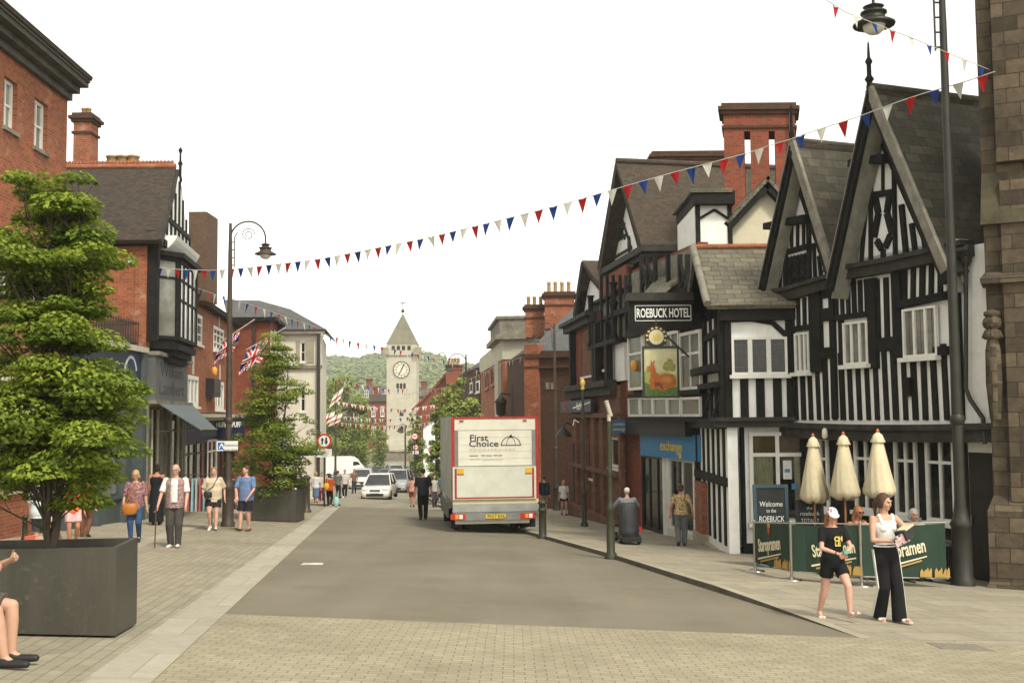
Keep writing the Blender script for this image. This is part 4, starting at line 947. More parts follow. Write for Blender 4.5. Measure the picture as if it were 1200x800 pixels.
for v in (452, 474): mb.box(X(600, d_), X(613, d_), d_ - .07, d_ + 2.5, Z(606, v + 1.5, d_), Z(606, v - 1, d_))
mb.build('window_frame', MATS['dark_metal'], orl)
mb = MB(); mb.box(X(612, d_), X(616.5, d_), d_ - .1, d_ + 2, Z(606, 492, d_), Z(606, 448, d_)); mb.build('side_panel', tl, orl)
mb = MB(); p = P(587, 482, 64); mb.tube([p + Vector((.6, .6, 1.0)), p + Vector((0, 0, 1.05))], .05, 6); mb.lathe(p + Vector((0, 0, -.3)), [(.05, 0), (.28, .15), (.32, .8), (.4, .85), (.12, 1.2), (.05, 1.35)], 8); mb.build('wall_lantern', MATS['dark_metal'], clas)
# ---- farther right: brick houses towards the tower
far1 = top('far_brick_house', (-5, 100, G(-5, 100)), 'narrow brown brick house glimpsed at the far end of the right side', 'house')
mb = MB(); mb.prism([(-5.3, 112), (-2.8, 92), (2, 92), (2, 112)], G(-4, 100) - .5, Z(556, 430, 92)); mb.build('wall', BD, far1)
mb = MB(); e = Z(556, 430, 92); mb.slab([(-5.6, 112, e), (-3.0, 91.7, e), (0, 92, e + 2.2), (-2.2, 112, e + 2.2)], .15); mb.build('roof', MATS['roof_grey'], far1)
F8 = Frame((-5.3, 112), (-2.8, 92))
for u0, u1, v0, v1 in ((551, 554, 448, 460), (558, 562, 446, 460), (551, 554, 470, 482)): window(F8, far1, F8.rect(u0, u1, v0, v1), 1, (), n=.05, fw=.15, pm=MATS['glass'])
d_ = 150.0
rr = top('red_roofed_hall', (X(520, d_), d_ + 5, G(-9, d_)), 'large red brick hall with long sloping tiled roof right of the clock tower', 'hall')
FR = Frame((X(488, d_), d_), (X(560, d_), d_)); g0 = G(-10, 150) - 1
mb = MB(); mb.fpoly(FR, [FR.q(486, 545), FR.q(575, 545), FR.q(575, 446), FR.q(523, 436), FR.q(488, 474)], -16, 0); mb.build('wall', BR, rr)
mb = MB(); a, b, c = FR.q(484, 478), FR.q(524, 436), FR.q(578, 448)
mb.slab([FR.pt(a[0], .4, a[1]), FR.pt(b[0], .4, b[1]), FR.pt(b[0], -16, b[1]), FR.pt(a[0], -16, a[1])], .3); mb.slab([FR.pt(b[0], .4, b[1]), FR.pt(c[0], .4, c[1]), FR.pt(c[0], -16, c[1]), FR.pt(b[0], -16, b[1])], .3); mb.build('roof', BR, rr)
o = stack(rr, X(522, 148), X(541, 148), 148, Z(530, 450, 148), Z(530, 430, 148), 1.5, BR); pots(o, [(X(u, 148), 148.7, Z(530, 427, 148)) for u in (526, 529.5, 533, 536.5)], .9, .2)
wg = top('white_gabled_house', (X(513, 128), 130, G(-8, 128)), 'small white gabled house in front of the red hall', 'house')
FWh = Frame((X(495, 128), 128), (X(535, 128), 128)); mb = MB(); mb.fpoly(FWh, [FWh.q(496, 560), FWh.q(540, 560), FWh.q(540, 476), FWh.q(527, 474), FWh.q(496, 498)], -8, 0); mb.build('wall', WR, wg)
mb = MB(); a, b = FWh.q(493, 500), FWh.q(528, 473); mb.slab([FWh.pt(a[0], .3, a[1]), FWh.pt(b[0], .3, b[1]), FWh.pt(b[0], -8, b[1]), FWh.pt(a[0], -8, a[1])], .2); mb.build('roof', MATS['roof_grey'], wg)
# ================================================================ LEFT SIDE
RT, RB, RG = MATS['roof_tile'], MATS['roof_brown'], MATS['roof_grey']
DP, TP, NP = MATS['dark_paint'], MATS['teal_paint'], MATS['navy_paint']
LA = Vector((-11.0, 24.0)); ld = Vector((-.03, 1)).normalized()
FL1 = Frame(LA - ld * 9, LA + ld * 2.9)
brk = top('tall_brick_building', (-12, 22, G(-12, 22)), 'tall three storey orange brick building with heavy dark cornice at the left edge', 'brick building')
gz = G(-11, 20) - .6
wins = [FL1.rect(4.5, 20, 93, 152), FL1.rect(40, 55.5, 118, 176)]
a, b, c, d = wins[0]; w2_ = b - a; wins.append((a - 3.0, b - 3.0, c, d))
lowwin = [(x, x + 1.1, wins[0][2] - 3.6, wins[0][3] - 3.4) for x in (wins[0][0] - 3.0, wins[0][0], wins[1][0] - .1)]
zt = FL1.q(60, 98)[1]; zs = G(-11, 24) + 3.4
mb = MB(); wallh(mb, FL1, 0, FL1.L, zs, zt, wins + lowwin, .3); mb.fbox(FL1, FL1.L - .3, FL1.L - .001, -9, -.3, gz, zt + .1)
mb.build('wall', BO, brk)
for r in wins + lowwin: window(FL1, brk, r, 2, (.5,), n=-.1, fw=.08, bar=.05, pm=MATS['glass_light'], sm=MATS['stone_grey'])
t = MB()
for n1, z0, z1 in ((.12, -.12, .06), (.3, .06, .22), (.5, .22, .34), (.54, .34, .46)): t.fbox(FL1, -.5, FL1.L + n1 * .1, -.3 if n1 < .6 else -1, n1, zt + z0, zt + z1)
t.build('cornice', M('cornice_grey', (.075, .07, .058), .8, .4, 2), brk)
mb = MB(); p = lambda s_, n, z: FL1.pt(s_, n, z); mb.slab([p(-.5, .6, zt + .5), p(FL1.L + .06, .6, zt + .5), p(FL1.L + .06, -4, zt + 1.6), p(-.5, -4, zt + 1.6)], .1); mb.build('roof', RT, brk)
# ground floor: brick stall, timber posts, glazing, cream fascia
t = MB(); t.fbox(FL1, 0, FL1.L, -.12, .06, zs - .9, zs - .05); t.fbox(FL1, 0, FL1.L, -.12, .16, zs - .05, zs + .1); t.build('fascia', MATS['cream_render'], brk)
brk_z = G(-11, 24) + .95
mb = MB(); mb.fbox(FL1, 0, FL1.L - 1.5, -.2, .02, gz, brk_z); mb.build('stall_riser', BO, brk)
mb = MB(); mb.fbox(FL1, 0, FL1.L - 1.5, -.2, .09, brk_z, brk_z + .1); mb.build('sill', MATS['stone_trim'], brk)
x = .1
for i in range(5):
    window(FL1, brk, (x, x + 2.0, brk_z + .1, zs - .9), 2, (.25,), n=-.03, fw=.12, bar=.08, fm=M('brown_wood', (.07, .03, .02), .5, .3, 4), pm=MATS['glass'], sill=False); x += 2.1
mb = MB(); mb.fbox(FL1, FL1.L - 1.4, FL1.L - .1, -.15, -.05, gz, zs - .9); o = mb.build('door', MATS['brown_wood'], brk)
mb = MB(); mb.fbox(FL1, FL1.L - 1.3, FL1.L - 1.25, -.05, .03, gz + 1.5, gz + 1.9); mb.build('handle', MATS['steel'], o)
# tall chimney behind
d_ = 41.5; chs = top('brick_chimney_stack', (X(97, d_), d_, Z(97, 200, d_)), 'slim brick chimney with buff pots between the tall brick building and the gabled roof', 'chimney')
o = stack(chs, P(86, 160, d_).x, P(106, 160, d_).x, d_, G(-12, 32), Z(97, 143, d_), .8, BO); pots(o, [(P(u, 130, d_).x, d_ + .4, Z(97, 136, d_)) for u in (94, 99)], .42, .12)
# ---- single storey navy fronted shop
LB = Vector((-11.1, 27.0)); LC = Vector((-11.3, 33.4))
FN = Frame(LB, LC); nav = top('single_storey_shop', (-12, 30, G(-12, 30)), 'low grey shop with navy curved fascia and railings on its flat roof', 'shop')
gz = G(-11, 30) - .6; zt2 = FN.q(150, 404)[1]
zf0, zf1 = FN.q(158, 470)[1], FN.q(158, 412)[1]
mb = MB(); mb.fbox(FN, .05, FN.L, -4, -.6, gz, zt2 - .1); mb.build('wall', MATS['stone_grey'], nav)
mb = MB(); mb.fbox(FN, 0, FN.L, -4, .18, zf1, zt2); mb.build('roof_coping', MATS['stone_pale'], nav)
mb = MB(); mb.fbox(FN, .1, FN.L - .35, -.5, .05, zf0, zf1); sg = mb.build('fascia', NP, nav)
rg = MB(); c0 = (FN.S(151, 440), FN.q(151, 440)[1]); k = 12
for i in range(k): 
    a0, a1 = math.pi * .1 + math.pi * 1.2 * i / k, math.pi * .1 + math.pi * 1.2 * (i + 1) / k; rg.fbeam(FN, (c0[0] + .55 * math.cos(a0), c0[1] + .55 * math.sin(a0)), (c0[0] + .55 * math.cos(a1), c0[1] + .55 * math.sin(a1)), .09, .05, .065)
rg.build('emblem', M('pale_blue', (.5, .55, .62), .5, 0), sg)
mb = MB()
for s_ in (.15, 2.4, 4.6, FN.L - .18): mb.fbox(FN, s_ - .16, s_ + .16, -.5, .14, gz, zf1 if s_ > 6 else zf0)
mb.build('pilaster', TP, nav)
gnd = FN.g(3)
for s0, s1, riser in ((.32, 2.23, .7), (2.57, 4.43, .7)):
    mb = MB(); mb.fbox(FN, s0, s1, -.4, .0, gz, gnd + riser); mb.build('stall_riser', TP, nav)
    window(FN, nav, (s0, s1, gnd + riser, zf0), 2, (.2,), n=-.05, fw=.08, fm=TP, pm=MATS['glass_light'])
mb = MB(); mb.fbox(FN, 4.8, 6.1, -.3, -.2, gz, gnd + 2.1); o = mb.build('door', TP, nav); mb = MB(); mb.fbox(FN, 4.9, 5.0, -.2, -.14, gnd + .9, gnd + 1.1); mb.build('handle', MATS['steel'], o)
mb = MB(); mb.fbox(FN, 4.8, 6.1, -.3, -.21, gnd + 2.1, zf0); mb.build('fanlight', MATS['glass'], nav)
rl = top('roof_railing', (-11.3, 31, zt2), 'black spiked iron railing on the flat roof beside the brick side wall', 'railing')
mb = MB(); d_ = 33.3; F_ = Frame((X(105, d_), d_), (X(158, d_), d_)); F2_ = FN.off(-.1)
for i in range(18): 
    s_ = F_.L * i / 17; mb.fbox(F_, s_ - .012, s_ + .012, -.012, .012, zt2, zt2 + .85)
for i in range(24):
    s_ = 1 + (FN.L - 1.2) * i / 23; mb.fbox(F2_, s_ - .012, s_ + .012, -.012, .012, zt2, zt2 + .8)
mb.build('baluster', MATS['dark_metal'], rl); mb = MB()
for z in (.12, .7): mb.fbox(F_, 0, F_.L, -.02, .02, zt2 + z, zt2 + z + .04); mb.fbox(F2_, 1, FN.L - .2, -.02, .02, zt2 + z, zt2 + z + .04)
mb.build('rail', MATS['dark_metal'], rl)
# ---- gabled half timbered shop
LG0 = Vector((-11.3, 33.6)); LG1 = Vector((-12.1, 40.2)); FGs = Frame(LG0, LG1)
gab = top('gabled_corner_shop', (-13, 37, G(-13, 37)), 'brick shop with tiled roof, street gable and dark glazed first floor bay', 'shop')
gz = G(-12, 36) - .5; FSd = Frame((-19, 33.6), LG0)
ev = FSd.q(150, 283)[1]
mb = MB(); mb.fbox(FSd, 0, FSd.L, -.3, 0, gz, ev + .1); mb.fbox(FGs, .003, FGs.L, -.3, 0, FGs.q(190, 480)[1], ev + .1); mb.build('wall', MATS['brick_orange'], gab)
mb = MB(); r = FSd.rect(150, 164, 300, 309); mb.fbox(FSd, r[0], r[1], 0, .03, r[2], r[3]); mb.build('name_stone', MATS['stone_pale'], gab)
mb = MB(); mb.fbox(FSd, FSd.L - .35, FSd.L + .02, 0, .04, gz, ev); mb.build('quoin', MATS['brick_orange'], gab)
# roof: ridge from left to the gable apex; front slope faces us
apx = P(206, 196, 37.0); rl0 = P(60, 197, 37.0); e0 = P(189, 281, 33.2); e1 = P(60, 281, 33.2); bk = P(224, 300, 41.3)
ez = e0.z
mb = MB(); mb.slab([e1, e0, apx, rl0], .14); mb.slab([rl0, apx, Vector((bk.x, bk.y + .2, ez)), Vector((rl0.x, bk.y + .2, ez))], .14); mb.build('roof', RT, gab)
mb = MB(); mb.tube([rl0 + Vector((0, 0, .03)), apx + Vector((0, 0, .03))], .1, 8)
for i in range(34): p_ = rl0.lerp(apx, i / 34); mb.ball(p_ + Vector((0, 0, .17)), (.07, .03, .08), 6)
mb.build('roof_ridge', MATS['brick_orange'], gab)
gx = apx.x
FGb = Frame((e0.x, e0.y), (bk.x, bk.y)); aa = (FGb.L * .5, apx.z)
t = MB(); t.fbeam(FGb, (-.0, ez - .1), (aa[0], aa[1] - .15), .28, -.08, .02); t.fbeam(FGb, (FGb.L, ez - .1), (aa[0], aa[1] - .15), .28, -.08, .02); t.build('barge_board', MATS['grey_timber'], gab)
Fw_ = FGs.off(.35); mb = MB(); mb.fpoly(Fw_, [(.5, ez), (FGs.L - .3, ez), (FGs.L * .5, aa[1] - .35)], -.3, 0); mb.build('gable_wall', WR, gab)
t = MB()
for s_ in (1.2, 1.9, 2.6, 3.3, 4.0, 4.7, 5.4): 
    h_ = (aa[1] - ez - .5) * (1 - abs(s_ - FGs.L / 2) / (FGs.L / 2)); t.fbox(Fw_, s_ - .08, s_ + .08, 0, .05, ez, ez + h_)
t.fbox(Fw_, .5, FGs.L - .3, 0, .1, ez - .05, ez + .18); t.fbox(Fw_, 1.4, FGs.L - 1.4, 0, .08, ez + .9, ez + 1.05); t.build('gable_timber', BT, gab)
mb = MB(); p = FGb.pt(aa[0], .05, aa[1] - .5); mb.lathe(p, [(.04, 0), (.08, .1), (.05, .25), (.05, .6), (.09, .68), (.04, .78), (.035, 1.05), (.08, 1.14), (.02, 1.25)], 10); mb.build('finial', BT, gab)
# coved white plaster under the gable and the dark bay
zc0, zc1 = FGs.q(190, 306)[1], FGs.q(190, 284)[1]
t = MB(); q = FGs.pt
k = 5
for i in range(k):
    f0, f1 = i / k, (i + 1) / k; n0, n1 = .25 + .7 * math.sin(f0 * 1.4), .25 + .7 * math.sin(f1 * 1.4); z0, z1 = zc0 + (zc1 - zc0) * f0, zc0 + (zc1 - zc0) * f1
    t.hexa([q(.9, n0 * .8, z0), q(5.3, n0 * .8, z0), q(5.3, -.1, z0), q(.9, -.1, z0), q(.9, n1 * .8, z1), q(5.3, n1 * .8, z1), q(5.3, -.1, z1), q(.9, -.1, z1)])
t.build('coving', WR, gab)
zb0, zb1 = FGs.q(190, 405)[1], zc0
FB1 = Frame(q(.6, .02, 0)[:2], q(1.4, .75, 0)[:2]); FB2 = Frame(q(1.4, .75, 0)[:2], q(4.8, .75, 0)[:2]); FB3 = Frame(q(4.8, .75, 0)[:2], q(5.6, .02, 0)[:2])
mb = MB(); mb.prism([q(.65, .02, 0)[:2], q(1.42, .65, 0)[:2], q(4.78, .65, 0)[:2], q(5.55, .02, 0)[:2]], zb0, zb1); bay = mb.build('bay_body', MATS['interior'], gab)
for F_, c_, rows_ in ((FB1, 1, (.25,)), (FB2, 4, (.25, .5)), (FB3, 1, (.25,))): window(F_, gab, (.03, F_.L - .03, zb0 + .1, zb1 - .05), c_, rows_, n=.03, fw=.12, bar=.07, fm=MATS['black_timber'], pm=MATS['glass_light'], sill=False)
t = MB(); t.prism([q(.4, .0, 0)[:2], q(1.35, .9, 0)[:2], q(4.85, .9, 0)[:2], q(5.8, 0, 0)[:2]], zb1 - .04, zb1 + .12)
for i in range(3): e_ = .15 + .16 * i; t.prism([q(.45 + e_ * .6, .0, 0)[:2], q(1.4 + e_ * .3, 0.87 - e_ * .9, 0)[:2], q(4.8 - e_ * .3, 0.87 - e_ * .9, 0)[:2], q(5.75 - e_ * .6, 0, 0)[:2]], zb0 - .2 * i - .2, zb0 - .2 * i)
t.build('bay_moulding', BT, gab)
t = MB(); t.fbox(FGs, .0, .25, -.02, .35, zb0, zc1); t.fbox(FSd, FSd.L - 1.0, FSd.L + .3, 0, .12, ev - .15, ev + .02); t.fbox(FSd, 0, FSd.L, 0, .25, ev - .02, ev + .1); t.build('bracket', BT, gab)
# shop: grey sign band, glazing, posts
zsg0, zsg1 = FGs.q(190, 470)[1], FGs.q(190, 421)[1]
sgm = M('sign_grey', (.1, .105, .1), .6, .2, 2); mb = MB(); mb.fbox(FGs, .05, FGs.S(210, 450), 0, .3, zsg0, zsg1); sg = mb.build('shop_sign', sgm, gab)
dk = M('faded_letter', (.05, .055, .06), .7, .1)
sm = FGs.S(191, 447)
text3d('William', fmtx(FGs, sm, .302, zsg1 - .42), .62, dk, sg, sx=2.1); text3d('Lambert', fmtx(FGs, sm, .302, zsg1 - 1.0), .62, dk, sg, sx=2.1)
mb = MB(); mb.fbox(FGs, 0, FGs.S(212, 450), 0, .42, zsg1, zsg1 + .12); mb.fbox(FGs, 0, FGs.L, 0, .35, zsg0 - .12, zsg0); mb.build('cornice', MATS['stone_grey'], gab)
gnd = FGs.g(3)
for s0, s1 in ((.4, 2.3), (3.2, 5.9)):
    window(FGs, gab, (s0, s1, gnd + .4, zsg0 - .1), 2, (), n=0, fw=.1, bar=.06, fm=MATS['cream_render'], pm=MATS['clear_glass'], sill=False)
    mb = MB(); mb.fbox(FGs, s0 - .1, s1 + .1, -.3, .06, gz, gnd + .4); mb.build('stall_riser', TP, gab)
mb = MB(); mb.fbox(FGs, .3, FGs.L, -2.2, -2.1, gz, zsg0); mb.build('shop_interior', M('shop_inside', (.1, .07, .04), .8, .6, 2), gab)
mb = MB()
for s_ in (.15, 2.45, 3.1, 6.1, FGs.L - .12): mb.fbox(FGs, s_ - .1, s_ + .1, -.25, .1, gz, zsg0 - .1)
mb.build('shop_post', MATS['pale_timber'], gab)
mb = MB(); mb.fbox(FGs, 2.55, 3.0, -.6, -.5, gz, gnd + 2.2); mb.build('door', MATS['dark_paint'], gab)
# slanting awning over the pavement
q0, q1 = FGs.q(178, 474), FGs.q(232, 478); zA = FGs.q(190, 473)[1]
aw = top('grey_awning', FGs.pt(3, .4, zA), 'long grey fabric awning sloping over the left pavement', 'awning')
A_ = FGs.pt(.6, .3, zA); B_ = FGs.pt(6.9, .3, zA); C_ = P(254, 503, 38.6); D_ = P(236, 503, 33.9)
mb = MB(); mb.slab([A_, B_, C_, D_], .03); mb.build('canopy', M('awning_grey', (.12, .14, .15), .8, .2, 3), aw)
mb = MB(); mb.add([D_, C_, C_ + Vector((0, 0, -.22)), D_ + Vector((0, 0, -.22))], [(0, 1, 2, 3), (3, 2, 1, 0)]); mb.build('valance', MATS['awning_grey'], aw)
mb = MB(); mb.tube([D_, C_], .035, 6); mb.tube([FGs.pt(1.2, .1, zA - .9), D_.lerp(C_, .1)], .02, 6); mb.tube([FGs.pt(6.3, .1, zA - .9), D_.lerp(C_, .9)], .02, 6); mb.build('arm', MATS['pale_timber'], aw)
brickmat('brick_brown', (.17, .1, .06), (.13, .075, .05), (.12, .09, .06))
d_ = 41.5; o = stack(gab, P(221, 270, d_).x, P(242, 270, d_).x, d_, ev - 1, Z(232, 248, d_), 1.6, MATS['brick_brown'], cap=False); o.name = 'rear_chimney'
for i, u in enumerate((127, 140, 153)): pass
d_ = 43; pots(gab, [(X(u, d_), d_, Z(140, 197, d_)) for u in (127, 139, 152)], .5, .26)
# ---- two storey brick shop
LH0, LH1 = LG1, LG1 + Vector((-.12, 1)).normalized() * 14.4
FH = Frame(LH0, LH1); two = top('two_storey_brick_shop', (-13, 47, G(-13, 47)), 'long two storey brick shop with white sash windows and brown roof', 'shop')
gz = G(-13, 47) - .8; ze = FH.q(240, 356)[1]
up = [FH.rect(220, 236.5, 366, 402), FH.rect(250, 262, 384, 412)]; lo = [FH.rect(219, 232, 440, 476), FH.rect(252, 262, 447, 480)]
zs = FH.q(250, 484)[1]
mb = MB(); wallh(mb, FH, 0, FH.L, zs, ze, up + lo, .25); mb.build('wall', MATS['brick_orange'], two)
mb = MB(); e_ = FH.off(.35); a, b = e_.pt(-.2, 0, ze), e_.pt(FH.L, 0, ze); r0_, r1_ = FH.pt(-.2, -4, ze + 2.6), FH.pt(FH.L, -4, ze + 2.6); mb.slab([a, b, r1_, r0_], .15); mb.build('roof', RB, two)
mb = MB(); mb.fbox(FH, 0, FH.L, 0, .3, ze - .18, ze - .03); mb.build('gutter', MATS['black_timber'], two)
for r in up: window(FH, two, r, 3, (.33, .66), n=.02, fw=.14, bar=.07, pm=MATS['glass'])
for r in lo: window(FH, two, r, 3, (), n=.02, fw=.16, bar=.14, pm=MATS['glass_light'])
mb = MB()
for r in up + lo: m_ = (r[0] + r[1]) / 2; mb.fbox(FH, m_ - .12, m_ + .12, 0, .04, r[3] + .05, r[3] + (.75 if r in lo else .5))
mb.build('keystone', MATS['stone_pale'], two)
o = tag(MB().fbox(FH, *FH.rect(241, 249, 444, 465)[:2], 0.01, .35, *FH.rect(241, 249, 444, 465)[2:]).build('black_wall_sign', M('sign_black', (.02, .02, .025), .4, 0)), 'small black hanging sign on the two storey brick shop', 'sign')
p = FH.pt(FH.S(244, 433), .25, FH.q(244, 436)[1]); mb = MB(); mb.lathe(p, [(.06, -.15), (.12, -.08), (.12, .15), (.06, .22)], 10); mb.build('wall_lamp', MATS['lamp_orange'], two)
zf = FH.q(250, 508)[1]; t = MB(); t.fbox(FH, 0, FH.L, -.25, .6, zs - .18, zs - .05); t.fbox(FH, 0, FH.L, -.25, .45, zs - .3, zs - .18); t.build('cornice', MATS['stone_pale'], two)
mb = MB(); mb.fbox(FH, 0, FH.L, -.2, .1, zs - 1.1, zs - .3); sg = mb.build('shop_sign', M('sign_navy', (.015, .015, .05), .5, .1), two)
mb = MB(); r_ = FH.rect(246, 284, 490, 505); 
FSn = Frame((X(252, 47.5), 47.5), (X(286, 47.5), 47.5)); hp = top('projecting_shop_sign', (X(268, 47.5), 47.5, Z(268, 505, 47.5)), 'dark navy projecting sign with big white letters behind the near left lamp post', 'sign')
mb = MB(); r = FSn.rect(250, 286, 490, 514); mb.fbox(FSn, r[0], r[1], -.1, 0, r[2], r[3]); mb.build('sign_board', MATS['sign_navy'], hp)
text3d('HUFF & PUFF', fmtx(FSn, (r[0] + r[1]) / 2, .01, r[3] - .28), .3, MATS['white_wood'], hp, sx=.63, bold=.016)
mb = MB(); mb.fbox(FSn, r[0] - .9, r[0], -.08, -.02, r[3] - .1, r[3] - .04); mb.build('bracket', MATS['dark_metal'], hp)
gnd = FH.g(5)
mb = MB(); mb.fbox(FH, 0, FH.L, -2.5, -2.4, gz - .5, zs - 1); mb.build('shop_interior', MATS['interior'], two)
for i in range(5): window(FH, two, (.2 + i * 2.85, 2.85 + i * 2.85, FH.g(2.8 * i) + .1, zs - 1.1), 2, (.2,), n=0, fw=.12, bar=.07, fm=MATS['dark_paint'] if i != 2 else MATS['white_wood'], pm=MATS['glass'] if i % 2 else MATS['clear_glass'], sill=False)
# ---- brick house with frontal side wall and hipped roof, then the cream corner building
d_ = 55.0; hip = top('hipped_brick_house', (-14, 60, G(-14, 60)), 'brick house with grey hipped roof standing behind the flag poles', 'house')
x0, x1 = X(268, d_), X(316, d_); gz = G(-14, 58) - .6; ze = Z(300, 372, d_)
mb = MB(); mb.prism([(x0, d_), (x1, d_), (-12.7, 59), (-14, 66), (-19, 66), (-19, d_)], gz, ze); mb.build('wall', BR, hip)
Fv = Frame((x1, d_), (-12.7, 59.0))
for u0, u1 in ((317, 319.5), (321, 323.5)): window(Fv, hip, Fv.rect(u0, u1, 388, 412), 1, (.5,), n=.04, fw=.1, pm=MATS['glass'])
mb = MB(); a, b, c, d = (x0, d_ - .3, ze), (x1 + .4, d_ - .3, ze), (-12.3, 59.2, ze), (x0, 66, ze); rA, rB_ = P(262, 351, 60), P(305, 352, 60)
mb.slab([a, b, rB_, rA], .15); mb.slab([b, c, P(330, 375, 61), rB_], .15); mb.slab([c, (-13, 66, ze), rB_, P(330, 375, 61)], .1) if 0 else None
mb.build('roof', RG, hip)
mb = MB(); mb.box(x0, x1 + .35, d_ - .32, d_, ze - .2, ze); mb.build('gutter', MATS['black_timber'], hip)
mb = MB(); mb.box(X(296, d_), X(299, d_), d_ - .12, d_, gz, ze); mb.build('rain_pipe', MATS['dark_metal'], hip)
mb = MB(); mb.box(X(250, d_), X(318, d_), d_ - .4, d_, Z(300, 491, d_), Z(300, 484, d_)); mb.build('string_course', MATS['stone_pale'], hip)
streakmat('cream_wall', (.68, .65, .54), (.45, .42, .33), .35)
d_ = 59.0; crm = top('cream_corner_building', (-11.5, 62, G(-11.5, 62)), 'cream stone corner building with grey hipped roof left of the distant trees', 'building')
x0, x1 = X(322, d_), X(374, d_); ze = Z(350, 389, d_); gz = G(-12, 60) - .6; Fcr = Frame((x0, d_), (x1, d_)); wn = [Fcr.rect(352, 358, 401, 424), Fcr.rect(352, 358, 452, 482)]
mb = MB(); wallh(mb, Fcr, 0, Fcr.L, gz, ze, wn, .25); mb.prism([(x0, d_ + .26), (x1, d_ + .26), (x1 - 1.5, 70), (x0, 70)], gz, ze); mb.fbox(Fcr, Fcr.L - .003, Fcr.L + .05, -.3, .02, gz, ze); mb.build('wall', MATS['cream_wall'], crm)
for r in wn: window(Fcr, crm, r, 1, (.5,), n=-.05, fw=.06, pm=MATS['glass'])
mb = MB()
for u0, u1 in ((347, 351.5), (358.5, 368)): r = Fcr.rect(u0, u1, 399, 425); mb.fbox(Fcr, r[0], r[1], 0, .05, r[2], r[3])
mb.build('shutter', MATS['kerb_top'], crm)
mb = MB(); mb.box(x0 - .2, x1 + .3, d_ - .3, d_, ze - .12, ze + .12); mb.box(x0, x1 + .15, d_ - .15, d_ - .002, Z(350, 432, d_), Z(350, 428, d_)); mb.build('cornice', MATS['pale_timber'], crm)
mb = MB(); mb.slab([(x0 - .2, d_ - .35, ze + .12), (x1 + .4, d_ - .35, ze + .12), P(340, 362, 62), P(304, 352, 62)], .12); mb.slab([(x1 + .4, d_ - .35, ze + .12), (x1 - 1.2, 70, ze + .12), P(304, 352, 69), P(304, 352, 62), P(340, 362, 62)][:3] , .1) if 0 else None
mb.add([Vector((x1 + .4, d_ - .35, ze + .12)), Vector((x1 - .8, 70, ze + .12)), P(340, 362, 62)], [(0, 1, 2), (2, 1, 0)]); mb.build('roof', RG, crm)
mb = MB(); mb.box(x1 - .1, x1 + .05, d_ - .25, d_ - .05, gz, ze); mb.build('rain_pipe', MATS['dark_metal'], crm)
# ================================================================ FAR CENTRE: clock tower, houses, hill
d_ = 203.0; SP = MATS['stone_pale']
xc = X(470, d_); tz = G(xc, d_) - .5
tw = top('stone_clock_tower', (xc, d_ + 3, tz), 'pale stone clock tower with pyramid spire closing the view', 'clock tower')
hw = X(600 + 17.5, d_)
def sq(mb, h, z0, z1, h2=None, m=0, y=None):
    h2 = h if h2 is None else h2; cy = d_ + 3
    mb.hexa([(xc - h, cy - h, z0), (xc + h, cy - h, z0), (xc + h, cy + h, z0), (xc - h, cy + h, z0), (xc - h2, cy - h2, z1), (xc + h2, cy - h2, z1), (xc + h2, cy + h2, z1), (xc - h2, cy + h2, z1)], m)
zz = lambda v: Z(470, v, d_)
mb = MB(); sq(mb, hw * 1.06, tz, zz(512), hw * 1.0); sq(mb, hw, zz(512), zz(415)); mb.build('shaft', SP, tw)
mb = MB(); sq(mb, hw * 1.1, zz(416), zz(412)); sq(mb, hw * 1.04, zz(412), zz(404)); sq(mb, hw * .97, zz(404), zz(402), hw * 1.05)
sq(mb, hw * 1.12, tz, zz(520), hw * 1.12); mb.build('string_course', SP, tw)
for sx in (-1, 1):
    mb = MB(); cx = xc + sx * hw * 1.02; mb.hexa([(cx - .5, d_ - .6, zz(416)), (cx + .5, d_ - .6, zz(416)), (cx + .5, d_ + .4, zz(416)), (cx - .5, d_ + .4, zz(416)), (cx - .7 + .3 * sx, d_ - .9, zz(407)), (cx + .7 + .3 * sx, d_ - .9, zz(407)), (cx + .7 + .3 * sx, d_ + .6, zz(407)), (cx - .7 + .3 * sx, d_ + .6, zz(407))]); mb.build('gargoyle', MATS['stone_trim'], tw)
mb = MB(); 
for u in (460.5, 466.5, 472.5, 479): mb.box(X(u, d_) - .3, X(u, d_) + .3, d_ + 3 - hw * 1.06, d_ + 3 - hw * 1.0, zz(410), zz(405))
mb.build('belfry_opening', MATS['interior'], tw)
mb = MB(); cy = d_ + 3; z0, z1 = zz(402), zz(365); h = hw * 1.0
mb.add([(xc - h, cy - h, z0), (xc + h, cy - h, z0), (xc + h, cy + h, z0), (xc - h, cy + h, z0), (xc, cy, z1)], [(0, 1, 4), (1, 2, 4), (2, 3, 4), (3, 0, 4), (3, 2, 1, 0)]); mb.build('spire', M('spire_stone', (.17, .16, .11), .8, .3, .4, bmp=.3), tw)
mb = MB(); mb.tube([(xc, cy, z1 - .2), (xc, cy, z1 + 2.2)], .09, 6); mb.ball((xc, cy, z1 + .4), .35, 8); mb.tube([(xc - .7, cy, z1 + 1.9), (xc + .7, cy, z1 + 1.9)], .08, 6); mb.build('weather_vane', MATS['dark_metal'], tw)
yf = d_ + 3 - hw; zc_ = zz(433)
mb = MB(); k = 28; r = 1.45; mb.tube([(xc, yf - .12, zc_), (xc, yf + .1, zc_)], [r, r], k); mb.v = mb.v
dial = mb.build('clock_dial', M('dial', (.6, .57, .45), .5, .05), tw)
mb = MB(); 
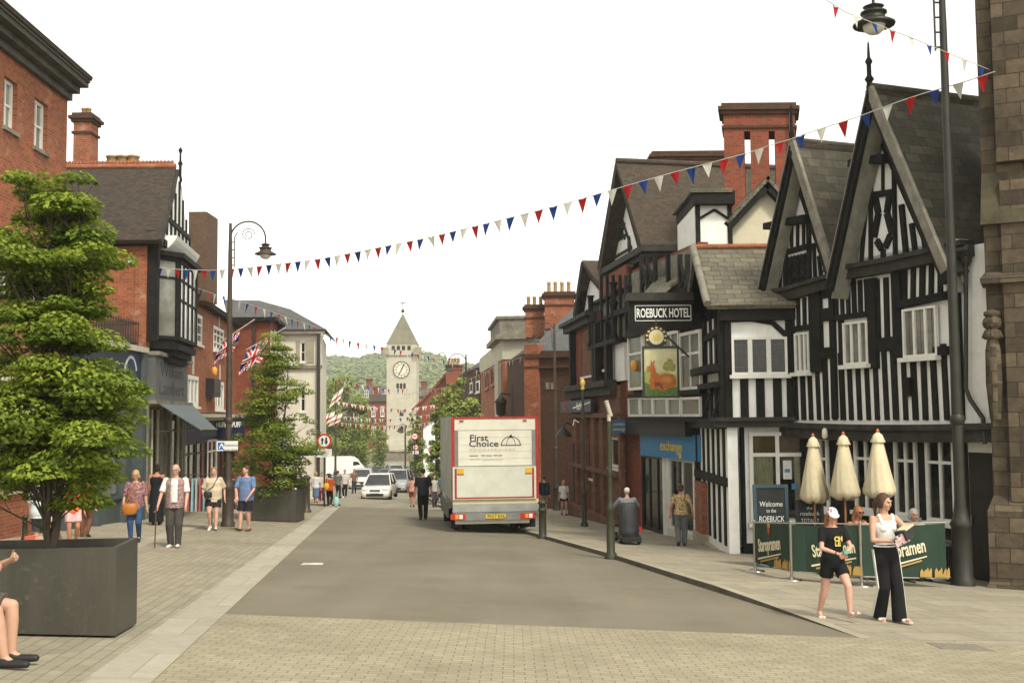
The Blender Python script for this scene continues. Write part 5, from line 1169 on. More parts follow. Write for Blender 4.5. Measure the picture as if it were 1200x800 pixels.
for i in range(k): 
    a0, a1 = 2 * math.pi * i / k, 2 * math.pi * (i + 1) / k
    for ra, rb, yy in ((r * 1.0, r * 1.08, .2), (r * .66, r * .69, .14)):
        P4 = [(xc + q_ * math.cos(a_), zc_ + q_ * math.sin(a_)) for q_, a_ in ((ra, a0), (rb, a0), (rb, a1), (ra, a1))]
        mb.add([(x, yf - yy, z) for x, z in P4], [(0, 1, 2, 3), (3, 2, 1, 0)])
mb.build('dial_ring', MATS['dark_metal'], dial)
mb = MB()
for i in range(12):
    a = 2 * math.pi * i / 12; Fk = Frame((xc - 5, yf - .14), (xc + 5, yf - .14)); mb.fbeam(Fk, (5 + r * .72 * math.cos(a), zc_ + r * .72 * math.sin(a)), (5 + r * .92 * math.cos(a), zc_ + r * .92 * math.sin(a)), .09, 0, .03)
mb.build('numeral', MATS['stone_grey'], dial)
mb = MB(); mb.fbeam(Fk, (5, zc_), (5 - .5, zc_ - .95), .16, .03, .06); mb.fbeam(Fk, (5, zc_), (5 + .5, zc_ + 1.05), .2, .03, .06); mb.build('clock_hand', MATS['dark_metal'], dial)
mb = MB(); 
for u in (465.5, 469.5, 473.5): mb.box(X(u, d_) - .22, X(u, d_) + .22, yf - .05, yf + .05, zz(455), zz(449))
for v in (480, 500): mb.box(xc - .35, xc + .35, yf - .06, yf + .05, zz(v + 7), zz(v))
mb.build('slit_window', MATS['interior'], tw)
# retaining walls and steps round the memorial
rw = top('stone_retaining_wall', (xc, 185, G(xc, 185)), 'long low grey stone wall at the foot of the clock tower', 'wall')
mb = MB(); mb.box(X(405, 188), X(510, 188), 188, 189, G(-20, 188) - .5, Z(450, 529, 188)); mb.build('wall', MATS['stone_grey'], rw)
mb = MB(); mb.box(X(404, 188), X(511, 188), 187.8, 189.2, Z(450, 529, 188), Z(450, 527, 188)); mb.build('coping', MATS['stone_trim'], rw)
# brick terraces beside the tower
def terr(label, u0, u1, d, ve, vr, vb, wallm, roofm, cols, rows_, wm=None, gr=None):
    x0, x1 = X(u0, d), X(u1, d); o = top('terraced_house', ((x0 + x1) / 2, d + 4, G(x0, d)), label, 'house', gr); F_ = Frame((x0, d), (x1, d))
    zb, ze = Z(u0, vb, d), Z(u0, ve, d); mb = MB(); mb.box(x0, x1, d, d + 8, zb - 1, ze); mb.build('wall', wallm, o)
    zr_ = Z(u0, vr, d + 4); mb = MB(); mb.slab([(x0 - .2, d - .4, ze), (x1 + .2, d - .4, ze), (x1 + .2, d + 4, zr_), (x0 - .2, d + 4, zr_)], .2); mb.slab([(x0 - .2, d + 8.4, ze), (x1 + .2, d + 8.4, ze), (x1 + .2, d + 4, zr_), (x0 - .2, d + 4, zr_)], .2); mb.build('roof', roofm, o)
    for j, (va, vb2) in enumerate(rows_):
        for i in range(cols):
            a = F_.L * (i + .28) / cols; b = F_.L * (i + .72) / cols; window(F_, o, (a, b, Z(u0, vb2, d), Z(u0, va, d)), 2, (.5,), n=.08, fw=.14, bar=.1, pm=MATS['glass'])
    o2 = stack(o, x0 + .5, x0 + 1.8, d + 3.5, ze, zr_ + 1.3, 1, wallm); pots(o2, [(x0 + .9, d + 4, zr_ + 1.6), (x0 + 1.4, d + 4, zr_ + 1.6)], .6)
    return o
terr('grey roofed terrace with white dormers left of the clock tower', 424, 455, 260, 468, 452, 545, BR, RG, 3, ((457, 466), (474, 482)))
terr('red brick house below the grey roofed terrace beside the tower', 432, 453, 225, 470, 462, 545, BR, RB, 2, ((476, 488), (500, 512)))
terr('dark brick house partly hidden by the left street trees', 396, 424, 240, 478, 466, 545, BD, RG, 2, ((484, 494), (503, 514)))
terr('low grey roofed house right of the clock tower', 489, 520, 250, 464, 455, 545, BR, RG, 3, ((468, 478),))
# hill
hx = [(-200, 428), (-60, 432), (0, 430), (300, 426), (380, 418), (420, 424), (460, 420), (500, 416), (530, 430), (560, 434), (600, 436), (700, 440), (900, 436), (1250, 430), (1500, 434)]
hc = pl([(a, b) for a, b in hx])
mb = MB(); nx, ny = 110, 24; 
for j in range(ny + 1):
    f = j / ny
    for i in range(nx + 1):
        u = -250 + 1750 * i / nx; d = 330 + 620 * f; vt = hc(u) + 3 + 5 * noise.noise(Vector((u * .012, 3, 0)))
        top_z = P(u, vt, 950).z; z = prof(300) + (top_z - prof(300)) * (f ** 1.25) + 4 * noise.noise(Vector((u * .02, f * 5, 1))) * math.sin(f * math.pi)
        q_ = P(u, 480, d); mb.v.append((q_.x, d, z))
for j in range(ny):
    for i in range(nx): a = j * (nx + 1) + i; mb.f.append((a, a + 1, a + nx + 2, a + nx + 1)); mb.m.append(0); mb.sm.append(True)
hill = struct(mb.build('hill', M('hill_green', (.12, .17, .06), .9, .35, .01)))
HV = [Vector(v) for v in mb.v]
# woods on the hill: one mass of many crowns
def crowns(name, pts, mat):
    """pts: (x,y,z,r); lumpy crowns built of many leaf-clump faces"""
    vs, fs, tone = [], [], []
    for (x, y, z, r) in pts:
        n = max(20, int(46)); tn = rnd.uniform(.1, .8)
        for i in range(n):
            th = rnd.uniform(0, 6.283); ph = math.acos(rnd.uniform(-.35, 1)); rr = r * rnd.uniform(.78, 1.08)
            c = Vector((x + rr * math.sin(ph) * math.cos(th), y + rr * math.sin(ph) * math.sin(th), z + rr * .95 * math.cos(ph)))
            s_ = r * rnd.uniform(.2, .36); nn = Vector((math.sin(ph) * math.cos(th), math.sin(ph) * math.sin(th), math.cos(ph) + .4)).normalized()
            a = nn.orthogonal().normalized(); b = nn.cross(a); k = len(vs); tt = rnd.uniform(-.2, .2) + tn
            m = 5; 
            for j in range(m): q_ = 6.283 * j / m + rnd.uniform(-.3, .3); vs.append(c + (a * math.cos(q_) + b * math.sin(q_)) * s_ * rnd.uniform(.7, 1.2))
            fs.append(tuple(range(k, k + m))); tone.append(max(0, min(1, tt)))
    me = bpy.data.meshes.new(name); me.from_pydata([tuple(v) for v in vs], [], fs); me.materials.append(mat)
    at = me.attributes.new('tone', 'FLOAT', 'FACE'); at.data.foreach_set('value', tone)
    o = bpy.data.objects.new(name, me); COL.objects.link(o); return o
pts = []
for i in range(2600):
    k = rnd.random() ** .6; j = min(ny - 1, int(k * ny)); ii = rnd.randrange(int(nx * .28), int(nx * .56)) if rnd.random() < .8 else rnd.randrange(0, nx); q_ = HV[j * (nx + 1) + ii].lerp(HV[(j + 1) * (nx + 1) + ii + (1 if ii < nx else 0)], rnd.random())
    if noise.noise(Vector((q_.x * .006, q_.y * .006, 5))) < -.28 and j < ny * .6: continue
    pts.append((q_.x + rnd.uniform(-8, 8), q_.y, q_.z + 2.5, rnd.uniform(3.2, 6.0)))
o = crowns('woodland', pts, MATS['wood_leaf']); o['kind'] = 'stuff'; o['label'] = 'hazy green woodland covering the hill behind the tower'
# ---------------------------------------------------------------- haze
M_h = bpy.data.materials.new('haze'); M_h.use_nodes = True; th = M_h.node_tree; th.nodes.clear()
pv = th.nodes.new('ShaderNodeVolumePrincipled'); oo = th.nodes.new('ShaderNodeOutputMaterial'); pv.inputs['Color'].default_value = (.95, .97, .93, 1); pv.inputs['Density'].default_value = .0004; pv.inputs['Anisotropy'].default_value = .0
th.links.new(pv.outputs[0], oo.inputs['Volume'])
HAZE = True
if HAZE:
    mb = MB(); mb.box(-900, 900, -60, 1500, -80, 90); o = mb.build('haze', M_h, uv=False); o['kind'] = 'stuff'
# ================================================================ STREET FURNITURE
HPr = lambda p: (HP(p.x, p.y) if p.x > XR(p.y) else (.006))
def base(u, v): p = gp(u, v); p.z += HPr(p); return p
LB_, GM, ST, DM = MATS['lamp_brown'], MATS['green_metal'], MATS['steel'], MATS['dark_metal']
def lamp(u, v, htop, arm, side, hr, label, r=.085, mat=LB_, d=None):
    """tall column with a scrolled swan neck and a bell shade; side = -1 left, +1 right"""
    p = base(u, v) if d is None else gd(u, d); o = top('street_lamp', p, label, 'street lamp', 'swan neck street lamps'); x, y, z = p
    mb = MB(); mb.lathe(p, [(r * 2.3, -.05), (r * 2.3, .12), (r * 1.95, .16), (r * 1.9, 1.05), (r * 2.2, 1.1), (r * 1.6, 1.2), (r * 1.3, 1.35), (r * 1.25, 1.4)], 14); mb.lathe((x, y, z + 1.4), [(r * 1.2, 0), (r * 1.1, .2), (r, 3), (r * .72, htop - 1.4 - arm * .9), (r * .5, htop - 1.45)], 12)
    mb.lathe((x, y, z + 3.0), [(r, -.1), (r * 1.4, -.05), (r * 1.4, .05), (r, .1)], 12); mb.build('column', mat, o)
    mb = MB(); pts = []; zc = z + htop - arm * .5
    for i in range(15): a = math.pi * (1 - i / 14 * 1.03); pts.append((x + side * (arm * .5 + arm * .5 * math.cos(a)), y, zc + arm * .5 * math.sin(a)))
    pts.append((pts[-1][0], y, pts[-1][2] - .12)); mb.tube([(x, y, zc - arm * .9)] + pts, r * .3, 8)
    sp = []
    for i in range(20): a = i / 19 * 3.6 * math.pi; rr = arm * .2 * (1 - i / 24); sp.append((x + side * (arm * .5 + rr * math.cos(a)), y, zc + rr * math.sin(a) + arm * .12))
    mb.tube(sp, r * .16, 6)
    for k in range(4): zz_ = zc - arm * .75 + k * arm * .22; mb.tube([(x, y, zz_), (x + side * arm * .12, y, zz_)], r * .2, 6)
    mb.tube([(x + side * arm * .12, y, zc - arm * .8), (x + side * arm * .12, y, zc + .05), (x + side * arm * .2, y, zc + arm * .2)], r * .2, 6)
    mb.build('swan_neck', mat, o)
    lx, lz = pts[-1][0], pts[-1][2]
    mb = MB(); mb.lathe((lx, y, lz - hr * .95), [(hr * .98, 0), (hr, .03), (hr * .9, hr * .14), (hr * .55, hr * .32), (hr * .5, hr * .55), (hr * .62, hr * .58), (hr * .62, hr * .66), (hr * .34, hr * .72), (hr * .3, hr * .9), (hr * .5, hr * .93), (hr * .1, hr * 1.1)], 18); mb.build('lamp_shade', mat, o)
    mb = MB(); mb.ball((lx, y, lz - hr * .95), (hr * .55, hr * .55, hr * .45), 10); mb.build('lamp_bowl', MATS['frosted'], o)
    return o
M('lamp_green', (.022, .021, .014), .5, .4, 3, spec=.4); M('frosted', (.6, .6, .5), .25, .05)
lamp(267, 617, 8.75, 1.02, 1, .31, 'brown swan neck street lamp nearest on the left pavement with a blue and white sign')
lamp(1129, 692, 11.6, 1.3, -1, .39, 'tall dark street lamp in front of the pub beside the stone pier', r=.092, mat=MATS['lamp_green'])
lamp(652, 600, 9.2, 1.0, -1, .32, 'street lamp behind the parked truck, right of its tail')
lamp(547, 585, 8.9, 1.05, -1, .34, 'street lamp rising just left of the truck roof', d=66)
lamp(393, 560, 8.8, 1.0, 1, .34, 'distant street lamp left of the far road beside the cream building', d=92)
lamp(493, 560, 7.4, 1.0, -1, .4, 'most distant street lamp in front of the clock tower', d=118)
lamp(475, 560, 5.8, .6, -1, .34, 'short distant street lamp centred before the tower', d=112)
# slim green posts with collars and ball tops
def post(u, v, vtop, label, r=.05, kind='ball'):
    p = base(u, v); o = top('green_post', p, label, 'post', 'green posts on the right pavement'); h = P(u, vtop, p.y).z - p.z
    mb = MB(); mb.lathe(p, [(r * 2.6, -.03), (r * 2.6, .1), (r * 1.7, .16), (r * 1.6, 1.05), (r * 2, 1.1), (r * 1.2, 1.2), (r, 1.3), (r, h - .25)], 12); mb.lathe((p.x, p.y, p.z + 1.9), [(r, -.1), (r * 1.5, 0), (r, .1)], 10); mb.build('shaft', GM, o)
    if kind == 'ball': mb = MB(); mb.lathe((p.x, p.y, p.z + h - .25), [(r, 0), (r * 1.6, .05), (r * .9, .1), (r * 1.5, .16), (r * 1.9, .24), (r * 1.3, .33), (.01, .4)], 12); mb.build('finial', MATS['gold'], o)
    else:
        mb = MB(); q = Vector((p.x, p.y, p.z + h - .3)); mb.tube([q, q + Vector((0, 0, .2))], r * .8, 8); mb.tube([q + Vector((-.06, -.05, .5)), q + Vector((.04, .0, .16))], .05, 8); mb.build('camera_head', MATS['stone_pale'], o)
    return o, p, h
o, p, h = post(685, 620, 448, 'tall green post with gilt ball finial and small bracket before the bank')
mb = MB(); mb.tube([(p.x - .35, p.y, p.z + h * .82), (p.x + .25, p.y, p.z + h * .86)], .03, 6); mb.tube([(p.x - .15, p.y, p.z + h * .72), (p.x - .3, p.y, p.z + h * .74), (p.x - .35, p.y, p.z + h * .7)], .025, 6); mb.build('bracket', MATS['stone_pale'], o)
o, p, h = post(716, 655, 480, 'green post with a pale camera head nearest the mobility scooter', r=.055, kind='cam')
def bollard(u, v, vtop, label, mat=GM, gr='cast iron bollards'):
    p = base(u, v); o = top('bollard', p, label, 'bollard', gr); h = P(u, vtop, p.y).z - p.z; r = .085 * h / 1.05
    mb = MB(); mb.lathe(p, [(r * 1.7, -.03), (r * 1.7, .07), (r * 1.25, .12), (r * 1.15, h * .7), (r * 1.4, h * .72), (r * 1.4, h * .76), (r * 1.1, h * .78)], 12); mb.build('shaft', mat, o)
    mb = MB(); mb.lathe((p.x, p.y, p.z + h * .78), [(r * 1.05, 0), (r * 1.05, h * .1), (r * 1.5, h * .12), (r * 1.5, h * .15), (r * .8, h * .2), (.01, h * .23)], 12); mb.build('cap', mat, o)
bollard(636, 631, 585, 'green bollard standing alone right of the truck')
bollard(29, 634, 603, 'green bollard beside the brick stall at the far left', gr=None)
bollard(359, 600, 556, 'brown bollard at the corner of the left kerb', MATS['lamp_brown'], gr=None)
bollard(351, 606, 571, 'thin black bollard right of the far planter', DM, gr=None)
bollard(625, 605, 578, 'small dark bollard close to the truck tail lift', DM, gr=None)
# blue and white pedestrian sign on the near left lamp
def plate(F, parent, r, mat, n0=0, n1=.02, name='sign_plate'): mb = MB(); mb.fbox(F, r[0], r[1], n0, n1, r[2], r[3]); return mb.build(name, mat, parent)
SWm = M('sign_white', (.72, .72, .68), .4, .04); SB = M('sign_bright_blue', (.02, .14, .42), .4, 0); SK = M('sign_black2', (.03, .03, .03), .5, 0); SRd = M('sign_red', (.5, .02, .02), .4, 0)
pL = base(267, 617); Fs = Frame((X(253, pL.y) , pL.y - .12), (X(280, pL.y), pL.y - .12))
sg = top('pedestrian_sign', (X(266, pL.y), pL.y - .12, Z(266, 522, pL.y)), 'white rectangular sign with blue symbol fixed to the near left lamp', 'sign')
r = Fs.rect(254, 279, 516.5, 528); plate(Fs, sg, r, SWm); r2 = Fs.rect(255.5, 263, 518, 526.5); plate(Fs, sg, r2, SB, .021, .026, 'symbol_panel')
mb = MB(); cx, cz = (r2[0] + r2[1]) / 2, r2[2]; hh = r2[3] - r2[2]
mb.fbeam(Fs, (cx - .05, cz + .03), (cx + .02, cz + hh * .85), .03, .027, .03); mb.fbeam(Fs, (cx + .08, cz + .03), (cx + .02, cz + hh * .85), .04, .027, .031); mb.build('symbol', SWm, sg)
text3d('Pedestrian', fmtx(Fs, (r[1] + r2[1]) / 2, .022, r[3] - .12), .1, SK, sg, depth=.002); text3d('zone ahead', fmtx(Fs, (r[1] + r2[1]) / 2, .022, r[3] - .25), .1, SK, sg, depth=.002)
mb = MB(); mb.fbox(Fs, cx + .3, cx + .36, -.12, 0, r[2] + .1, r[3] - .1); mb.build('clamp', ST, sg)
# regulatory signs on posts
def rsign(u, v, vc, dia_px, label, d, plate_rows=2, sym='arrow'):
    p = gd(u, d); o = top('traffic_sign', p, label, 'traffic sign'); F_ = Frame((p.x - 2, d - .06), (p.x + 2, d - .06)); s_, z_ = F_.q(u, vc); rr = dia_px / 2 * d / FPX
    mb = MB(); mb.cyl((p.x, d, p.z), (p.x, d, z_ + rr * .7), .04, 8); mb.build('post', DM, o)
    c = F_.pt(s_, 0, z_); mb = MB(); mb.tube([c, c + Vector((0, -.02, 0))], [rr, rr], 24, smooth=False); ds = mb.build('sign_disc', SRd, o)
    mb = MB(); mb.tube([c + Vector((0, -.021, 0)), c + Vector((0, -.026, 0))], [rr * .76] * 2, 24, smooth=False); mb.build('sign_face', SWm, ds)
    mb = MB(); F2 = F_.off(.03)
    if sym == 'arrow':
        mb.fbeam(F2, (s_ - rr * .25, z_ - rr * .45), (s_ - rr * .25, z_ + rr * .2), rr * .2, 0, .006); mb.fpoly(F2, [(s_ - rr * .5, z_ + rr * .1), (s_, z_ + rr * .1), (s_ - rr * .25, z_ + rr * .5)], 0, .006)
        mb.fbeam(F2, (s_ + rr * .28, z_ + rr * .5), (s_ + rr * .28, z_ - rr * .1), rr * .24, 0, .006); mb.fpoly(F2, [(s_ + rr * .02, z_ - rr * .02), (s_ + rr * .56, z_ - rr * .02), (s_ + rr * .28, z_ - rr * .55)], 0, .006)
    else: mb.fbox(F2, s_ - rr * .5, s_ + rr * .5, 0, .006, z_ - rr * .15, z_ + rr * .15)
    mb.build('symbol', SK if sym == 'arrow' else SRd, ds)
    if plate_rows:
        w_ = rr * 1.05; r = (s_ - w_, s_ + w_, z_ - rr * 2.2, z_ - rr * 1.1); pp = plate(F_, o, r, SWm, 0, .02)
        for i, tx in enumerate(('Give way to', 'oncoming', 'vehicles')): text3d(tx, fmtx(F_, s_, .022, r[3] - (r[3] - r[2]) * (.22 + .28 * i)), (r[3] - r[2]) * .27, SK, pp, depth=.002)
    return o
rsign(380, 594, 516.5, 17, 'round red ringed road sign above a white plate on the left pavement', 50, sym='arrow')
rsign(487, 560, 524, 7, 'small distant red ringed sign at the road centre beside the tree', 105, 1, 'bar')
rsign(486, 560, 511, 8, 'upper distant red and white sign at the road centre', 104, 0, 'bar')
rsign(505, 560, 527, 6, 'small distant orange sign by the parked cars on the right', 90, 0, 'bar')
# ---- planters
def planter(p, w_, dp, h, rz, label, gr='dark steel planters'):
    o = top('steel_planter', p, label, 'planter', gr, rz=rz); gm = MATS['planter']; th = .05
    sl = -.046 * math.cos(rz)
    mb = MB(); b = lambda x, y: -.052 * (x * math.sin(rz) + y * math.cos(rz)) - .046 * (x * math.cos(rz) - y * math.sin(rz))
    def wl(x0, x1, y0, y1): mb.hexa([(x0, y0, b(x0, y0) + .03), (x1, y0, b(x1, y0) + .03), (x1, y1, b(x1, y1) + .03), (x0, y1, b(x0, y1) + .03), (x0, y0, h), (x1, y0, h), (x1, y1, h), (x0, y1, h)])
    a, c = w_ / 2, dp / 2; wl(-a, a, -c, -c + th); wl(-a, a, c - th, c); wl(-a, -a + th, -c + th, c - th); wl(a - th, a, -c + th, c - th)
    mb.local('planter_box', gm, o)
    mb = MB(); mb.box(-a + th, a - th, -c + th, c - th, h - .42, h - .2); mb.local('soil', M('soil', (.05, .035, .02), .95, .4, 8, bmp=.6), o)
    mb = MB()
    for sx in (-1, 1):
        x0 = sx * (a - .25); mb.hexa([(x0 - .1, -c + .08, b(x0, 0) - .02), (x0 + .1, -c + .08, b(x0, 0) - .02), (x0 + .1, c - .08, b(x0, 0) - .02), (x0 - .1, c - .08, b(x0, 0) - .02), (x0 - .1, -c + .08, b(x0, 0) + .1), (x0 + .1, -c + .08, b(x0, 0) + .1), (x0 + .1, c - .08, b(x0, 0) + .1), (x0 - .1, c - .08, b(x0, 0) + .1)])
    mb.local('foot', MATS['black_rubber'], o)
    return o
m, t_, b_ = nt_new('planter'); b_.inputs['Roughness'].default_value = .42; b_.inputs['Metallic'].default_value = .35; b_.inputs['Specular IOR Level'].default_value = .4
tc = N(t_, 'ShaderNodeTexCoord').outputs['Object']; mp = N(t_, 'ShaderNodeMapping'); mp.inputs['Scale'].default_value = (3, 3, .6); t_.links.new(tc, mp.inputs[0])
n1 = ramp(t_, nz(t_, mp.outputs[0], 1.2, 6, .7), .35, .75); n2 = ramp(t_, nz(t_, tc, 9, 5, .8), .56, .7)
c = mixc(t_, n1, (.062, .058, .045), (.092, .086, .066)); c = mixc(t_, n2, c, (.12, .112, .088)); t_.links.new(c, b_.inputs['Base Color']); bump(t_, b_, n1, .05); MATS['planter'] = m
pf = gp(135, 748)                                  # front right corner of the near planter
PW = 1.62
qf = gp(160, 733); PDp = (qf - pf).length; rz1 = math.atan2(-(qf.x - pf.x), qf.y - pf.y); print('planter', pf, qf, PDp, rz1)
pc = pf + Vector((-PW / 2 * math.cos(rz1) - PDp / 2 * math.sin(rz1), -PW / 2 * math.sin(rz1) + PDp / 2 * math.cos(rz1), 0)); pc.z = G(pc.x, pc.y)
hp_ = P(135, 641, pf.y).z - pc.z
planter(pc, PW, PDp, hp_, rz1, 'large square dark steel planter with a tree in the left foreground')
pf2 = gp(347, 612); pc2 = Vector((pf2.x - .72, pf2.y + .7, 0)); pc2.z = G(pc2.x, pc2.y)
hp2 = P(347, 574, pf2.y).z - pc2.z
planter(pc2, 1.44, 1.4, hp2, .0, 'second dark steel planter with flowers farther along the left pavement')
# ---- pub terrace: barrier, parasols, boards, tables
gb = [gp(885, 675), gp(928, 686), gp(1010, 693), gp(1112, 695)]
for q in gb: q.z += HPr(q)
bar = top('terrace_barrier', gb[1], 'dark green fabric barrier printed with a beer logo round the pub terrace', 'barrier')
def bar_top(i, u, v): return P(u, v, gb[i].y)
tops = [P(885, 611, gb[0].y).z, P(928, 612, gb[1].y).z, P(1010, 613, gb[2].y).z, P(1112, 611, gb[3].y).z]
for i, q in enumerate(gb[:3]):
    mb = MB(); mb.cyl((q.x, q.y, q.z), (q.x, q.y, tops[i] + .02), .026, 10); mb.lathe(q, [(.19, -.03), (.19, .015), (.08, .035), (.04, .06)], 20); mb.ball((q.x, q.y, tops[i] + .02), (.034, .034, .015), 8); mb.build('barrier_post', ST, bar)
gf = M('barrier_green', (.02, .042, .027), .8, .2, 2, bmp=.2, bscale=6)
wl_ = M('logo_cream', (.65, .6, .42), .7, .1); gl = M('logo_gold', (.4, .25, .07), .7, .15); rd = M('logo_red', (.35, .06, .03), .7, .1)
for i in range(3):
    F_ = Frame(gb[i][:2], gb[i + 1][:2]); L_ = F_.L; nseg = 10
    bo = [gb[i].z + .17, gb[i + 1].z + .17]; to = [tops[i] - .03, tops[i + 1] - .03]
    mb = MB(); vs = []
    for k in range(nseg + 1):
        f = k / nseg; wv = .018 * math.sin(f * 17 + i); sag = .03 * math.sin(f * math.pi)
        vs.append((F_.pt(.03 + (L_ - .06) * f, wv, bo[0] + (bo[1] - bo[0]) * f - sag), F_.pt(.03 + (L_ - .06) * f, wv * .3, to[0] + (to[1] - to[0]) * f - sag * .6)))
    for k in range(nseg):
        a, b = vs[k], vs[k + 1]; mb.add([a[0], b[0], b[1], a[1]], [(0, 1, 2, 3), (3, 2, 1, 0)])
    pn = mb.build('banner', gf, bar)
    zc = (bo[0] + to[0]) / 2; zd = (bo[1] + to[1]) / 2
    def at(f): return zc + (zd - zc) * f
    sz = .34 if i != 1 else .3
    cf = (.45, .62, .45)[i]; tx = 'Staropramen'; sx = L_ / (sz * 7.2) * (.85 if i != 2 else .8); sx = min(1.05, sx)
    text3d(tx, fmtx(F_, L_ * cf, .024, at(cf) - .0, .16), sz, wl_, pn, sx=sx, bold=.007, depth=.003)
    mb = MB(); w_ = sz * 5.4 * sx / 2; mb.fbeam(F_, (L_ * cf - w_, at(cf) - .26 - w_ * .12), (L_ * cf + w_, at(cf) - .18 + w_ * .14), .035, .022, .026, w2=.02); mb.build('underline', wl_, pn)
    mb = MB(); mb.fbeam(F_, (L_ * cf - w_ * .8, at(cf) - .31 - w_ * .1), (L_ * cf + w_ * .8, at(cf) - .24 + w_ * .12), .03, .022, .025); mb.build('underline', gl, pn)
    # crest: crown over shield
    cs = L_ * cf + (.0 if i < 2 else -w_ * .35); cz = at(cf) + .29
    mb = MB(); k_ = min(1, L_ / 1.1); mb.fpoly(F_, [(cs - .05 * k_, cz - .06), (cs, cz - .11), (cs + .05 * k_, cz - .06), (cs + .06 * k_, cz + .03), (cs - .06 * k_, cz + .03)], .022, .026); mb.build('crest', rd, pn)
    mb = MB(); mb.fpoly(F_, [(cs - .055 * k_, cz + .035), (cs + .055 * k_, cz + .035), (cs + .07 * k_, cz + .11), (cs + .03 * k_, cz + .07), (cs, cz + .13), (cs - .03 * k_, cz + .07), (cs - .07 * k_, cz + .11)], .022, .026); mb.build('crown', gl, pn)
    # barley along the bottom right
    mb = MB(); n = 26 if L_ > 1 else 12
    for k in range(n):
        f = .99 - rnd.random() ** 1.3 * (.32 if i == 2 else .4) ; h_ = rnd.uniform(.06, .2); zb_ = bo[0] + (bo[1] - bo[0]) * f + .0; mb.fpoly(F_, [(L_ * f - .02, zb_ + .01), (L_ * f + .03, zb_ + .01), (L_ * f + .035, zb_ + h_ * .8), (L_ * f + .02, zb_ + h_), (L_ * f - .015, zb_ + h_ * .7)], .03, .032 + k * .0001)
    mb.build('barley', gl, pn)
    mb = MB(); mb.tube([F_.pt(0, 0, to[0] + .02), F_.pt(L_, 0, to[1] + .02)], .014, 6); mb.tube([F_.pt(0, 0, bo[0] - .01), F_.pt(L_, 0, bo[1] - .01)], .012, 6); mb.build('rail', ST, bar)
# closed parasols
def parasol(u, vt, vb, wpx, d, label):
    g = gd(u, d); g.z += .1; o = top('closed_parasol', g, label, 'parasol', 'closed cream parasols on the terrace'); zt, zb = P(u, vt, d).z, P(u, vb, d).z; r = wpx / 2 * d / FPX; H_ = zt - zb
    mb = MB(); mb.cyl(g, (g.x, g.y, zt + .03), .022, 8); mb.build('pole', M('pole_wood', (.3, .14, .06), .6, .2, 5), o)
    mb = MB(); n = 24; prf_ = [(.08, 0), (.3, .03), (.42, .18), (.6, .4), (.8, .65), (1.0, .9), (.98, .96), (.72, 1.0), (.3, 1.0)]; vs = []
    for k, (rr, f) in enumerate(prf_):
        for j in range(n):
            a = 2 * math.pi * j / n; am = .16 * min(1, f * 1.6) * (1 if j % 2 else -1); q = r * rr * (1 + am + .1 * math.sin(a * 2 + f * 3)) ; zz_ = zt - H_ * f - (.05 * (j % 4 == 0) if k >= 6 else 0); vs.append((g.x + q * math.cos(a + f * .5), g.y + q * math.sin(a + f * .5), zz_))
    mb.add(vs, [(k * n + j, k * n + (j + 1) % n, (k + 1) * n + (j + 1) % n, (k + 1) * n + j)[::-1] for k in range(len(prf_) - 1) for j in range(n)], 0, True); mb.build('canopy', M('parasol_cream', (.62, .54, .36), .85, .18, 2, bmp=.25, bscale=9), o)
    mb = MB(); vs = []
    for k, (rr, f) in enumerate([(.1, -.01), (.34, .03), (.52, .14), (.5, .15)]):
        for j in range(n): a = 2 * math.pi * j / n; q = r * rr * (1 + (.1 if j % 3 else -.08) * (k > 1)); vs.append((g.x + q * math.cos(a), g.y + q * math.sin(a), zt - H_ * f))
    mb.add(vs, [(k * n + j, k * n + (j + 1) % n, (k + 1) * n + (j + 1) % n, (k + 1) * n + j)[::-1] for k in range(3) for j in range(n)], 0, True); mb.build('top_cap', MATS['parasol_cream'], o)
    mb = MB(); mb.lathe((g.x, g.y, zt), [(.02, 0), (.035, .02), (.03, .05), (.01, .08)], 8); mb.build('finial', M('terracotta', (.45, .12, .05), .5, .1), o)
    mb = MB(); mb.lathe(g, [(.25, -.02), (.25, .06), (.05, .1), (.04, .3)], 14); mb.build('base', DM, o)
parasol(957, 512, 587, 27, 22.3, 'closed cream parasol leftmost on the pub terrace')
parasol(993, 510, 583, 28, 21.7, 'closed cream parasol in the middle of the three on the terrace')
parasol(1034, 507, 581, 30, 20.6, 'closed cream parasol nearest the street lamp')
